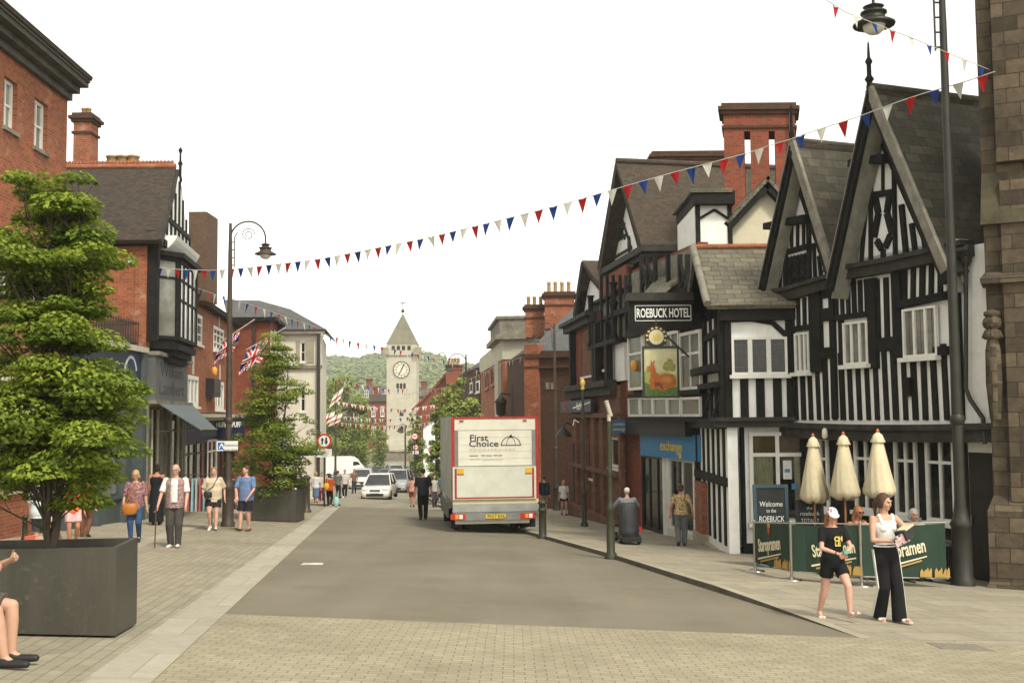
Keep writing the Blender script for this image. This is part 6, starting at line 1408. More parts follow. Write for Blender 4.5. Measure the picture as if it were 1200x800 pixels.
# chalk boards
def aboard(u0, u1, vt, vb, d, label, fr, lines, lean=.12):
    g = gd((u0 + u1) / 2, d); g.z += .1; F_ = Frame((X(u0, d), d), (X(u1, d), d)); o = top('chalk_board', g, label, 'chalkboard'); w_ = F_.L; h = P(u0, vt, d).z - g.z
    def pt(s_, n, z): return F_.pt(s_, n - lean * z / h * 1.0, g.z + z)
    def bx(mb, s0, s1, n0, n1, z0, z1): mb.hexa([pt(s0, n1, z0), pt(s1, n1, z0), pt(s1, n0, z0), pt(s0, n0, z0), pt(s0, n1, z1), pt(s1, n1, z1), pt(s1, n0, z1), pt(s0, n0, z1)])
    mb = MB(); bx(mb, 0, w_, -.03, .02, 0, .1); bx(mb, 0, w_, -.03, .02, h - .07, h); bx(mb, 0, .07, -.03, .02, .1, h - .07); bx(mb, w_ - .07, w_, -.03, .02, .1, h - .07)
    mb.hexa([F_.pt(w_, -.02, g.z), F_.pt(w_, -.5, g.z), F_.pt(w_ - .05, -.5, g.z), F_.pt(w_ - .05, -.02, g.z), pt(w_, -.03, h), pt(w_, -.06, h), pt(w_ - .05, -.06, h), pt(w_ - .05, -.03, h)]); mb.build('frame', fr, o)
    mb = MB(); bx(mb, .07, w_ - .07, -.02, .0, .1, h - .07); bd = mb.build('board', MATS['chalk_black'], o)
    for (tx, fz, sz, sx) in lines:
        m_ = fmtx(F_, w_ / 2, -lean * fz + .006, g.z + h * fz); m_ = m_ @ Matrix.Rotation(-math.atan(lean / h), 4, 'X'); text3d(tx, m_, sz, MATS['chalk_white'], bd, depth=.002, sx=sx, shear=.1)
    return o, F_, g, h, bd, pt
aboard(880, 921, 568, 0, 22.6, 'tall dark teal framed chalkboard welcoming guests left of the parasols', M('frame_teal', (.03, .06, .075), .5, .2), [('Welcome', .76, .15, .8), ('to the', .68, .1, .8), ('ROEBUCK', .58, .16, .72), ('food & drink', .36, .1, .8)])
aboard(929, 962, 586, 0, 22.4, 'short black chalkboard with white writing beside the tall chalkboard', M('frame_black', (.02, .02, .02), .5, .2), [('the', .88, .09, 1), ('roebuck', .8, .12, 1), ('TOTALLY', .7, .11, .8), ('is closest', .6, .1, .8)])
# terrace tables and chairs seen over and under the barrier
def table(u, d, label):
    g = gd(u, d); g.z += .1; o = top('terrace_table', g, label, 'table', 'terrace tables'); mb = MB(); mb.box(g.x - .5, g.x + .5, g.y - .35, g.y + .35, g.z + .7, g.z + .74); mb.build('table_top', DM, o)
    for sx in (-1, 1):
        mb = MB(); x_ = g.x + sx * .38; mb.tube([(x_, g.y - .3, g.z + .02), (x_, g.y, g.z + .35), (x_, g.y - .25, g.z + .7)], .02, 6); mb.tube([(x_, g.y + .3, g.z + .02), (x_, g.y, g.z + .35), (x_, g.y + .25, g.z + .7)], .02, 6); mb.tube([(x_, g.y - .32, g.z + .02), (x_, g.y + .32, g.z + .02)], .022, 6); mb.build('leg', DM, o)
    mb = MB(); mb.tube([(g.x - .38, g.y, g.z + .35), (g.x + .38, g.y, g.z + .35)], .018, 6); mb.build('stretcher', DM, o)
table(1035, 20.7, 'dark metal table just behind the barrier below the middle parasol'); table(1090, 20.5, 'dark metal table behind the barrier beside the lamp post')
# ---- hanging pub signs
d_ = 29.2
hs_ = top('lettered_hanging_sign', (X(776, d_), d_, Z(776, 365, d_)), 'big black hanging sign with white hotel lettering', 'sign')
Fh_ = Frame((X(735, d_), d_), (X(813, d_), d_))
r = Fh_.rect(737, 811, 352, 387); plate(Fh_, hs_, r, MATS['black_timber'], -.14, 0, 'sign_board')
mb = MB(); a, b, c, d = Fh_.rect(733, 815, 343, 352.5); mb.fpoly(Fh_, [(a, c), (b, c), (b - .06, d), (a + .06, d)], -.22, .1); mb.build('sign_hood', GT, hs_)
mb = MB(); a, b, c, d = Fh_.rect(744, 810, 357.5, 376); 
for e in ((a, b, c, c + .02), (a, b, d - .02, d), (a, a + .02, c, d), (b - .02, b, c, d)): mb.fbox(Fh_, e[0], e[1], 0, .012, e[2], e[3])
mb.build('border_line', SWm, hs_)
text3d('ROEBUCK HOTEL', fmtx(Fh_, (a + b) / 2, .012, (c + d) / 2 - .01), .34, SWm, hs_, sx=.53, bold=.008)
mb = MB(); q = Fh_.pt; mb.fbox(Fh_, Fh_.L - .1, Fh_.L + .8, -.1, -.04, r[3] - .1, r[3] - .02); mb.tube([q(Fh_.S(769, 380), -.07, Fh_.q(769, 382)[1]), q(Fh_.S(808, 418), -.07, Fh_.q(808, 418)[1])], .03, 6); mb.build('bracket', DM, hs_)
ps = top('pictorial_pub_sign', (X(774, d_), d_, Z(774, 436, d_)), 'square painted pub sign of a red deer lying in a meadow', 'pub sign')
r = Fh_.rect(755, 793.5, 408, 464); M('frame_black2', (.02, .02, .02), .4, .1)
mb = MB(); 
for e in ((r[0] - .05, r[1] + .05, r[2] - .05, r[2]), (r[0] - .05, r[1] + .05, r[3], r[3] + .06), (r[0] - .05, r[0], r[2], r[3]), (r[1], r[1] + .05, r[2], r[3])): mb.fbox(Fh_, e[0], e[1], -.05, .03, e[2], e[3])
mb.fbox(Fh_, r[0], r[1], -.05, -.01, r[2], r[3]); mb.build('frame', MATS['frame_black2'], ps)
W_, H__ = r[1] - r[0], r[3] - r[2]; pp = lambda x, y: (r[0] + x * W_, r[2] + y * H__)
def flat(pts, mat, n0, name='painting'):
    mb = MB(); mb.fpoly(Fh_, [pp(*p) for p in pts], n0 - .003, n0); return mb.build(name, mat, ps)
flat([(0, 0), (1, 0), (1, 1), (0, 1)], M('paint_sky', (.55, .52, .3), .5, .2, 5), 0)
flat([(0, 0), (1, 0), (1, .42), (.7, .5), (.3, .48), (0, .52)], M('paint_meadow', (.32, .36, .08), .5, .35, 8), .004)
flat([(0, 0), (1, 0), (1, .2), (.5, .12), (0, .3)], M('paint_green', (.08, .16, .03), .5, .4, 12), .008)
for cx, cy, rr in ((.7, .62, .13), (.85, .6, .11), (.78, .7, .1), (.15, .56, .1)): flat([(cx + rr * math.cos(6.283 * k / 9) * (1 + .2 * (k % 2)), cy + rr * .8 * math.sin(6.283 * k / 9)) for k in range(9)], M('paint_tree', (.28, .27, .07), .5, .4, 14), .010 + cx * .004)
deer = M('paint_deer', (.42, .11, .02), .5, .3, 8)
flat([(.12, .2), (.2, .14), (.45, .16), (.5, .1), (.62, .1), (.6, .17), (.85, .16), (.97, .24), (.96, .36), (.86, .45), (.66, .47), (.45, .44), (.36, .5), (.33, .6), (.29, .66), (.33, .74), (.28, .74), (.25, .69), (.21, .76), (.19, .7), (.2, .64), (.12, .6), (.1, .56), (.17, .53), (.2, .52), (.19, .42), (.15, .32), (.2, .28)], deer, .018, 'painted_deer')
flat([(.3, .2), (.45, .22), (.5, .16), (.56, .14), (.53, .24), (.42, .3), (.3, .28)], M('paint_deer_dark', (.16, .05, .015), .5, .3, 9), .022, 'painted_deer')
flat([(.5, .3), (.8, .28), (.88, .36), (.7, .42), (.52, .38)], M('paint_deer_light', (.52, .2, .04), .5, .3, 9), .022, 'painted_deer')
# round badge above
mb = MB(); c = Fh_.pt(Fh_.S(769, 395), 0, Fh_.q(769, 395)[1]); mb.tube([c, c + Vector((0, -.02, 0))], [.3, .3], 28, smooth=False); bd = mb.build('badge', MATS['frame_black2'], ps)
mb = MB(); mb.tube([c + Vector((0, -.021, 0)), c + Vector((0, -.027, 0))], [.2, .2], 24, smooth=False); mb.build('badge_face', M('badge_cream', (.6, .55, .35), .5, .05), bd)
mb = MB(); cs, cz = Fh_.q(769, 395)
for k in range(9): a = R(-20 + 27 * k); mb.fbox(Fh_, cs + .25 * math.cos(a) - .03, cs + .25 * math.cos(a) + .03, .02, .026, cz + .25 * math.sin(a) - .025, cz + .25 * math.sin(a) + .025)
mb.fpoly(Fh_, [(cs - .07, cz - .1), (cs + .07, cz - .1), (cs + .1, cz + .02), (cs + .04, cz + .12), (cs - .02, cz + .06), (cs - .1, cz + .06)], .028, .032); mb.build('badge_mark', MATS['gold'], bd)
mb = MB(); mb.tube([c + Vector((0, 0, .28)), c + Vector((0, 0, .5))], .02, 6); mb.tube([c + Vector((0, 0, -.28)), Vector((c.x, c.y, Z(769, 407, d_)))], .02, 6); mb.build('hanger', DM, ps)
# ---- bunting
fcols = [M('flag_red', (.55, .02, .02), .8, .1), M('flag_white', (.75, .74, .66), .8, .06), M('flag_blue', (.02, .07, .3), .8, .1)]
def bunting(pts, n, size, label, start=0, sag=0, jit=.25, only=None):
    """pts: (u,v,d) along the string"""
    W = [P(*p) for p in pts]; seg = [0]
    for a, b in zip(W[:-1], W[1:]): seg.append(seg[-1] + (b - a).length)
    T = seg[-1]
    def at(s_):
        for i in range(len(W) - 1):
            if s_ <= seg[i + 1] or i == len(W) - 2: return W[i].lerp(W[i + 1], (s_ - seg[i]) / max(1e-6, seg[i + 1] - seg[i]))
    o = top('bunting', W[0], label, 'bunting')
    mb = MB(); mb.tube([at(T * i / (n * 1.0)) for i in range(n + 1)], .008 if size < .3 else .01, 4); mb.build('cord', M('cord', (.5, .48, .42), .8, 0), o)
    for i in range(n):
        s_ = T * (i + .5) / n; a = at(s_ - size * .38); b = at(s_ + size * .38); dr = (b - a).normalized(); nn = dr.cross(Vector((0, 0, 1))).normalized()
        tip = (a + b) / 2 + Vector((0, 0, -size * rnd.uniform(.95, 1.15))) + nn * rnd.uniform(-jit, jit) * size + dr * rnd.uniform(-.2, .2) * size
        fold = (a + b) / 2 + nn * rnd.uniform(-.12, .12) * size + Vector((0, 0, -.01)); mb = MB()
        mb.add([a, fold, tip], [(0, 1, 2), (2, 1, 0)]); mb.add([fold, b, tip], [(0, 1, 2), (2, 1, 0)]); mb.build('flag', fcols[(i + start) % 3 if only is None else only[i % len(only)]], o, uv=False)
    return o
def dep(pts, d0, d1): n = len(pts) - 1; return [(u, v, d0 + (d1 - d0) * ((u - pts[0][0]) / (pts[-1][0] - pts[0][0]))) for u, v in pts]
bunting(dep([(1166, 84), (1128, 97), (1094, 106), (1062, 116), (1035, 126), (1000, 139), (952, 154), (928, 163), (900, 171), (878, 179)], 19.6, 24), 11, .31, 'nearest length of red white and blue bunting crossing the pub gables', 0)
bunting(dep([(878, 179), (832, 191), (786, 203), (744, 215), (702, 227), (665, 238), (630, 247), (590, 257)], 24, 27.5), 16, .33, 'middle length of the red white and blue bunting against the sky', 2)
bunting(dep([(590, 257), (545, 268), (500, 279), (460, 287), (430, 293), (400, 299), (372, 304), (330, 309), (290, 314), (250, 317), (215, 316), (172, 313)], 27.5, 34), 36, .3, 'far length of the bunting running down to the gabled corner shop', 1)
bunting(dep([(968, 0), (990, 14), (1030, 30), (1070, 45), (1110, 62), (1160, 82)], 17, 20), 9, .22, 'short string of small bunting behind the tall lamp head', 0)
bunting([(176, 322, 34), (220, 334, 38), (250, 344, 42), (285, 354, 46), (320, 366, 50), (372, 384, 58)], 22, .42, 'bunting sloping along the eaves of the left buildings', 0)
bunting([(375, 390, 58), (410, 400, 62), (455, 408, 66), (500, 417, 72), (540, 428, 78), (568, 437, 84)], 30, .42, 'thin distant bunting high across the street by the tower', 1)
bunting([(612, 418, 58), (590, 425, 66), (560, 440, 80), (530, 452, 90), (500, 458, 100), (470, 462, 110)], 36, .36, 'distant bunting rising to the parapet building on the right', 0, only=[1, 0, 1, 1])
bunting([(380, 440, 90), (420, 450, 95), (455, 456, 100), (480, 456, 104)], 16, .5, 'distant pale bunting above the terrace houses', 1)
bunting([(378, 492, 70), (410, 496, 76), (445, 499, 80), (480, 498, 84), (520, 492, 90)], 60, .32, 'low string of red and white bunting over the parked cars', 0, only=[0, 1, 1, 0, 1])
bunting([(385, 486, 95), (420, 490, 100), (460, 491, 104), (500, 486, 106), (540, 478, 100)], 56, .36, 'second low string of bunting over the parked cars', 1, only=[1, 0, 1, 1, 2])
bunting([(395, 470, 110), (430, 476, 112), (470, 480, 116), (510, 474, 118)], 40, .44, 'faint low bunting in front of the tower base', 2, only=[1, 0, 1])
# ---- flags on poles
def jack(u, v, d, w_, h, label, droop=.5, cross=False, ang=35, gr=None, tilt=None):
    """union flag or st george flag hanging from an angled pole"""
    p0 = P(u, v, d); a = R(ang); o = top('flag_on_pole', p0, label, 'flag', gr)
    pd = Vector((-math.cos(a), 0, -math.sin(a))) * -1; L_ = w_ * 1.5
    tip = p0; root = p0 + Vector((math.cos(a), .3, math.sin(a) * 0)) * 0
    e = p0 + Vector((math.cos(a) * L_, .15, math.sin(a) * L_)); mb = MB(); mb.cyl(e, p0 - (e - p0).normalized() * .05, .022, 6); mb.build('pole', MATS['stone_pale'], o)
    dr = (p0 - e).normalized(); nx, ny = 24, 16; mats = [M('jack_blue', (.02, .03, .15), .8, .1), fcols[1], fcols[0]]; mb = MB(); vs = []
    for j in range(ny + 1):
        for i in range(nx + 1):
            x, y = i / nx, j / ny
            q = p0 - dr * (h * (1 - 0) * y * .9) + Vector((-.35 * x * w_ * (1 - .4 * y), .09 * math.sin(x * 9 + y * 3), -x * w_ * .92 - .1 * y * math.sin(x * 5)))
            vs.append(q)
    fs = []; ms = []
    for j in range(ny):
        for i in range(nx):
            x, y = (i + .5) / nx * 2 - 1, (j + .5) / ny * 2 - 1
            k = 0
            if cross: k = 2 if (abs(x) < .1 or abs(y) < .16) else 1
            else:
                if abs(abs(x) - abs(y)) < .26: k = 1
                if abs(abs(x) - abs(y)) < .11: k = 2
                if abs(x) < .17 or abs(y) < .28: k = 1
                if abs(x) < .1 or abs(y) < .17: k = 2
            kk = j * (nx + 1) + i; fs.append((kk, kk + 1, kk + nx + 2, kk + nx + 1)); ms.append(k)
    mb.v = vs; mb.f = fs; mb.m = ms; mb.sm = [True] * len(fs); mb.build('flag_cloth', mats, o, uv=False)
    return o
jack(260, 400, 40, .95, .9, 'union flag hanging on the left side of the near left lamp post', ang=35)
jack(290, 409, 41, 1.1, 1.0, 'union flag hanging right of the near left lamp post', ang=30)
jack(391, 463, 78, 1.0, 1.0, 'upper red and white flag beside the distant left trees', cross=True, ang=40)
jack(380, 486, 70, .8, .8, 'lower red and white flag above the round traffic sign', cross=True, ang=20)
jack(389, 488, 70, .7, .8, 'small red and white flag right of the lower one above the traffic sign', cross=True, ang=20)
# ================================================================ TREES
def leaf_mesh(name, blobs, n, size, mat, flat=.5, seed=1, tone_z=None):
    """many small leaf faces; blobs = (centre, radii, weight)"""
    r_ = random.Random(seed); vs, fs, tone = [], [], []; tw = sum(b[2] for b in blobs)
    for c, rad, w in blobs:
        k = max(3, int(n * w / tw)); bt = r_.uniform(-.3, .3)
        for i in range(k):
            while True:
                q = Vector((r_.uniform(-1, 1), r_.uniform(-1, 1), r_.uniform(-1, 1)))
                if .0 < q.length <= 1: break
            q = q.normalized() * (q.length ** .45)
            drop = -.22 * (q.x * q.x + q.y * q.y) * (rad[0] + rad[1]) * .5
            p = c + Vector((q.x * rad[0], q.y * rad[1], q.z * rad[2] + drop))
            nn = Vector((r_.gauss(0, .45) + q.x * .5, r_.gauss(0, .45) + q.y * .5, flat + r_.random())).normalized()
            a = Vector((q.x + r_.gauss(0, .6), q.y + r_.gauss(0, .6), -.25)); a = (a - nn * a.dot(nn)).normalized(); b = nn.cross(a); s_ = size * r_.uniform(.7, 1.3); v0 = len(vs)
            # pointed leaf, folded along its midrib
            vs += [p - a * s_ * .45, p + b * s_ * .32 - nn * s_ * .08, p + a * s_ * .6 - nn * s_ * .12, p - b * s_ * .32 - nn * s_ * .08]
            fs += [(v0, v0 + 1, v0 + 2, v0 + 3)]
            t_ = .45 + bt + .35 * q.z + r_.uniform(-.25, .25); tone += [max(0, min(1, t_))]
    me = bpy.data.meshes.new(name); me.from_pydata([tuple(v) for v in vs], [], fs); me.materials.append(mat)
    at = me.attributes.new('tone', 'FLOAT', 'FACE'); at.data.foreach_set('value', tone); return me
def tree(loc, label, H, R_, z0, stems=3, tiers=7, n=12000, size=.07, mat='maple_leaf', seed=1, trunk_r=.06, group=None, shape=None, pads=9, pad_r=.42, cat='tree', padh=(.22, .36)):
    """multi stemmed tree with layered sprays of foliage"""
    r_ = random.Random(seed); o = top('street_tree', loc, label, cat, group); loc = Vector(loc)
    wood = MB(); blobs = []; shape = shape or (lambda f: math.sin(min(1, f * 1.15 + .22) * math.pi * .93) ** .7)
    tops_ = []
    for k in range(stems):
        a = 6.283 * k / stems + r_.uniform(-.4, .4); sp = .12 + .16 * r_.random(); pts = []
        for i in range(8):
            f = i / 7; pts.append(loc + Vector((math.cos(a) * sp * (f ** .8) * R_ * 1.1 + r_.gauss(0, .02), math.sin(a) * sp * (f ** .8) * R_ * 1.1 + r_.gauss(0, .02), -.05 + f * H * (.92 if k == 0 else .8))))
        wood.tube(pts, [trunk_r * (1 - .85 * i / 7) * (1 if k == 0 else .75) for i in range(8)], 7); tops_.append(pts)
    for t in range(tiers):
        f = t / (tiers - 1); zz_ = z0 + (H - z0) * f; rr = R_ * shape(f)
        for k in range(max(3, int(pads * (.45 + .55 * rr / R_)))):
            a = r_.uniform(0, 6.283); q = r_.uniform(.25, 1) ** .6 * rr * r_.uniform(.7, 1.18); pr = pad_r * R_ * r_.uniform(.45, 1.2) * (1 - .3 * f)
            c = loc + Vector((math.cos(a) * max(0, q - pr * .5), math.sin(a) * max(0, q - pr * .5), zz_ + r_.uniform(-1.1, .9) * (H - z0) / tiers - .12 * q * r_.random()))
            blobs.append((c, (pr, pr, pr * r_.uniform(*padh)), pr * pr))
            st = tops_[k % stems]; fz = max(0, min(6.99, (zz_ - .35 - .2 * q) / (H * .86) * 7)); i0 = int(fz); s0 = st[i0].lerp(st[i0 + 1], fz - i0)
            mid = s0.lerp(c, .5) + Vector((0, 0, -.04 * q)); wood.tube([s0, mid, c + Vector((0, 0, -pr * .1))], [trunk_r * .22, trunk_r * .15, trunk_r * .06], 5)
            for _ in range(2): b2 = c + Vector((r_.uniform(-1, 1) * pr * .8, r_.uniform(-1, 1) * pr * .8, -.1 * pr)); wood.tube([mid, b2], [trunk_r * .1, trunk_r * .04], 4)
    w_ = wood.build('trunk', MATS['bark'], o, uv=False)
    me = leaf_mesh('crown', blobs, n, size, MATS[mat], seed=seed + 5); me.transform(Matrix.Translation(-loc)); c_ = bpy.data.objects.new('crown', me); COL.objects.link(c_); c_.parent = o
    return o
t1 = Vector((gd(56, pc.y).x, pc.y, pc.z + hp_ - .25)); f1 = P(62, 212, pc.y).z - t1.z
print('tree1 height', f1, t1)
shape1 = lambda f: [.8, 1.0, 1.04, .98, .84, .8, .82, .74, .5][min(8, int(f * 8.99))]
# the near tree leans its mass to the left of the trunk like the photograph: wide low tiers, narrower head
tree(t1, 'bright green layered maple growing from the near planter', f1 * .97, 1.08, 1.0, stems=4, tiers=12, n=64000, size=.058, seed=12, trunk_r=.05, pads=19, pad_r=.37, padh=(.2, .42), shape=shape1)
t2 = Vector((gd(322, pc2.y).x, pc2.y, pc2.z + hp2 - .25)); f2 = P(322, 404, pc2.y).z - t2.z
shape2 = lambda f: [.8, .98, 1, .98, .9, .85, .78, .62, .42][min(8, int(f * 8.99))]
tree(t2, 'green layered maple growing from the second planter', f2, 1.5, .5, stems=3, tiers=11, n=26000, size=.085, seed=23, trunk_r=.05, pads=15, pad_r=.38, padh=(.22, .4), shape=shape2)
# street trees farther down
def gtree(u, vt, vb, wpx, d, label, seed, n=5000, size=.22, z0f=.25, mat='far_leaf', grp=None):
    g = gd(u, d); H = P(u, vt, d).z - g.z; Rr = wpx / 2 * d / FPX; tree(g, label, H, Rr, H * z0f, stems=2, tiers=7, n=n, size=size, seed=seed, trunk_r=.12, pads=14, pad_r=.42, padh=(.6, .9), mat=mat, group=grp, shape=lambda f: math.sin((.16 + .72 * f) * math.pi) ** .45)
gtree(538, 455, 575, 66, 58, 'leafy green tree just left of the truck roof', 31, 16000, .16, .2)
gtree(512, 486, 560, 26, 64, 'low green tree beside the truck side', 33, 4000, .17)
gtree(487, 490, 545, 24, 108, 'small bright tree at the right foot of the clock tower', 35, 3500, .25)
TG = 'trees before the cream corner building'
gtree(402, 446, 545, 62, 138, 'broad green tree in front of the distant terraces', 41, 14000, .3, .12)
gtree(383, 458, 560, 38, 132, 'dense green tree at the corner of the cream building', 43, 5000, .26, .1)
gtree(424, 470, 545, 30, 140, 'dark green tree left of the red brick house by the tower', 45, 4500, .34, .15)
gtree(444, 500, 548, 22, 170, 'small green tree before the stone retaining wall', 47, 2500, .38, .1)
# flowers in the far planter
fl = top('planter_flowers', pc2 + Vector((0, 0, hp2 - .2)), 'red and white bedding flowers in the second planter', 'flowers')
mb = MB(); ms_ = []
for i in range(700):
    x, y = rnd.uniform(-.64, .64), rnd.uniform(-.62, .62); z = rnd.uniform(0, .3); s_ = .05; k = rnd.choice((0, 0, 0, 1, 2)); a = rnd.uniform(0, 6.28); c = pc2 + Vector((x, y, hp2 - .22 + z + (.08 if k else 0)))
    u_ = Vector((math.cos(a), math.sin(a), rnd.uniform(-.5, .5))) * s_; w_ = Vector((-math.sin(a), math.cos(a), rnd.uniform(-.3, .6))) * s_
    mb.add([c - u_, c - w_, c + u_, c + w_], [(0, 1, 2, 3)], k)
mb.build('flower_mass', [M('flower_leaf', (.06, .12, .02), .7, .3), fcols[0], fcols[1]], fl, uv=False)

# ================================================================ TRUCK
Bt = gp(576, 617.5); Dh = Vector((-.12, 1, 0)).normalized(); rzt = math.atan2(-Dh.x, Dh.y)
tq = gd(581, 33.2)
trk = top('delivery_truck', tq, 'white box delivery truck with red edging and black lettering parked half on the kerb', 'truck', rz=rzt)
print('truck base', tq, 'top', proj(tq + Vector((0, 0, 3.45))), proj(tq + Vector((1.33, 0, 1))), proj(tq + Vector((-1.33, 0, 1))))
TW = M('truck_white', (.62, .6, .5), .45, .12, 1.5); TR = M('truck_red', (.34, .025, .018), .45, .2, 3); TA = M('truck_alloy', (.35, .36, .33), .4, .25, 2, metal=.4); TD = M('truck_dark', (.025, .024, .022), .7, .4, 4); TG_ = M('truck_grey', (.2, .2, .19), .5, .3, 2)
W2 = 1.3; h0, h1 = .95, 3.5; L0 = 6.6
sg_ = lambda y: -.052 * y
def Lx(name, mat, parent=trk, **k):
    return lambda mb: mb.local(name, mat, parent)
mb = MB(); mb.box(-W2, W2, .02, L0, h0, h1 - .02); mb.local('cargo_box', M('truck_side', (.5, .52, .47), .45, .25, .8), trk)
mb = MB()
for x0, x1, z0, z1 in ((-W2 - .02, -W2 + .07, 1.0, h1), (W2 - .07, W2 + .02, 1.0, h1), (-W2 + .07, W2 - .07, h1 - .06, h1)): mb.box(x0, x1, -.03, .05, z0, z1)
mb.local('rear_frame', TR, trk)
mb = MB(); mb.box(-W2 + .07, W2 - .07, -.01, .02, 3.1, h1 - .06); mb.local('header_panel', TW, trk)
mb = MB(); mb.box(-W2 + .07, -W2 + .18, -.02, .02, 2.0, 3.1); mb.box(W2 - .18, W2 - .07, -.02, .02, 2.0, 3.1); mb.local('shutter_rail', TG_, trk)
mb = MB()
for i in range(5): z = 2.03 + i * .212; mb.box(-W2 + .18, W2 - .18, -.002, .02, z, z + .206)
sh = mb.local('roller_shutter', TW, trk); WM[sh.name] = wmat(trk)
def ttext(tx, x, z, size, sx=1, mat=SK, y=-.006, depth=.002, bold=0, par=sh):
    m_ = wmat(trk) @ Matrix.Translation((x, y, z)) @ Matrix.Rotation(R(90), 4, 'X'); return text3d(tx, m_, size, mat, par, sx=sx, depth=depth, align='LEFT', bold=bold)
ttext('First', -.78, 2.86, .26, 1.2, bold=.004); ttext('Choice', -.8, 2.68, .26, 1.2, bold=.004); ttext('F O O D S E R V I C E S', -.78, 2.5, .085, 1.62, M('faint_red', (.45, .3, .25), .6, 0)); 
mb = MB()
for (x0, x1, z) in ((-.78, -.52, 2.33), (-.42, -.3, 2.335), (-.27, -.1, 2.33), (-.06, .08, 2.335), (.1, .22, 2.33)): mb.box(x0, x1, -.008, -.002, z - .018, z + .018)
mb.box(-.78, -.45, -.008, -.002, 2.215, 2.225); mb.box(-.4, .24, -.009, -.002, 2.205, 2.215); mb.local('small_print', M('print_grey', (.22, .22, .2), .6, 0), sh)
mb = MB(); cx, cz = .48, 2.64; k = 14        # dish cover mark
def arc(rx, rz_, w_):
    for i in range(k):
        a0, a1 = math.pi * i / k, math.pi * (i + 1) / k; p = lambda a, q: (cx + rx * q * math.cos(a), -.007, cz + rz_ * q * math.sin(a)); mb.add([p(a0, 1), p(a1, 1), p(a1, 1 - w_), p(a0, 1 - w_)], [(0, 1, 2, 3), (3, 2, 1, 0)])
arc(.3, .27, .08); mb.box(cx - .31, cx + .31, -.009, -.003, cz - .02, cz + .005); arc(.14, .25, .1); mb.box(cx - .03, cx + .03, -.009, -.003, cz + .26, cz + .31); mb.local('logo', SK, sh)
mb = MB(); mb.box(-W2 - .0, W2 - .08, -.16, -.06, 1.03, 2.0); tl_ = mb.local('tail_lift', M('lift_pale', (.55, .56, .47), .5, .15, 2), trk); WM[tl_.name] = wmat(trk)
mb = MB()
for x0, x1, z0, z1 in ((-W2 + .06, -W2 + .12, 1.06, 1.96), (W2 - .2, W2 - .14, 1.06, 1.96), (-W2 + .12, W2 - .2, 1.06, 1.1)): mb.box(x0, x1, -.168, -.158, z0, z1)
mb.local('reflective_edge', TR, tl_)
mb = MB(); mb.box(-W2 + .13, -W2 + .33, -.17, -.158, 1.8, 1.96); mb.box(W2 - .41, W2 - .21, -.17, -.158, 1.8, 1.96); mb.local('warning_label', M('label_yellow', (.6, .38, .04), .5, .1), tl_)
mb = MB(); mb.box(-W2 + .13, -W2 + .33, -.17, -.158, 1.77, 1.797); mb.box(W2 - .41, W2 - .21, -.17, -.158, 1.77, 1.797); mb.local('warning_label', TR, tl_)
mb = MB(); mb.box(-W2, W2, -.1, .02, .9, 1.02); mb.local('rear_sill', M('sill_cream', (.55, .48, .3), .5, .1), trk)
mb = MB(); mb.box(-W2, W2, -.14, .0, .66, .9); mb.box(-W2 + .02, W2 - .02, -.08, .4, .6, .66); mb.local('lift_beam', TA, trk)
mb = MB(); mb.box(-1.25, 1.05, -.2, -.05, .42, .64); bb = mb.local('bumper_bar', TG_, trk); WM[bb.name] = wmat(trk)
mb = MB(); mb.box(-1.22, 1.02, -.06, .0, .3, .42); mb.local('bumper_bar', TW, trk)
for sx in (-1, 1):
    x = sx * 1.05 - .1; mb = MB(); mb.box(x - .22, x + .22, -.22, -.15, .45, .61); tlm = mb.local('tail_light', M('light_red', (.5, .03, .02), .3, .1), trk)
    mb = MB(); mb.box(x - .08, x + .02, -.225, -.219, .47, .59); mb.local('indicator', M('light_amber', (.7, .3, .03), .3, .1), tlm); mb = MB(); mb.box(x + .04, x + .14, -.2252, -.219, .47, .59); mb.local('reverse_light', SWm, tlm)
mb = MB(); mb.box(-.32, .28, -.22, -.205, .47, .59); npl = mb.local('number_plate', M('plate_yellow', (.65, .48, .04), .4, 0), trk); WM[npl.name] = wmat(trk)
ttext('FN17 KHL', -.27, .53, .13, .95, y=-.223, par=npl, bold=.002)
mb = MB(); mb.box(-.9, -.75, .1, 6.2, .5, .75); mb.box(.55, .7, .1, 6.2, .5, .75); mb.box(-.95, .8, .2, .5, .35, .6); mb.local('chassis', TD, trk)
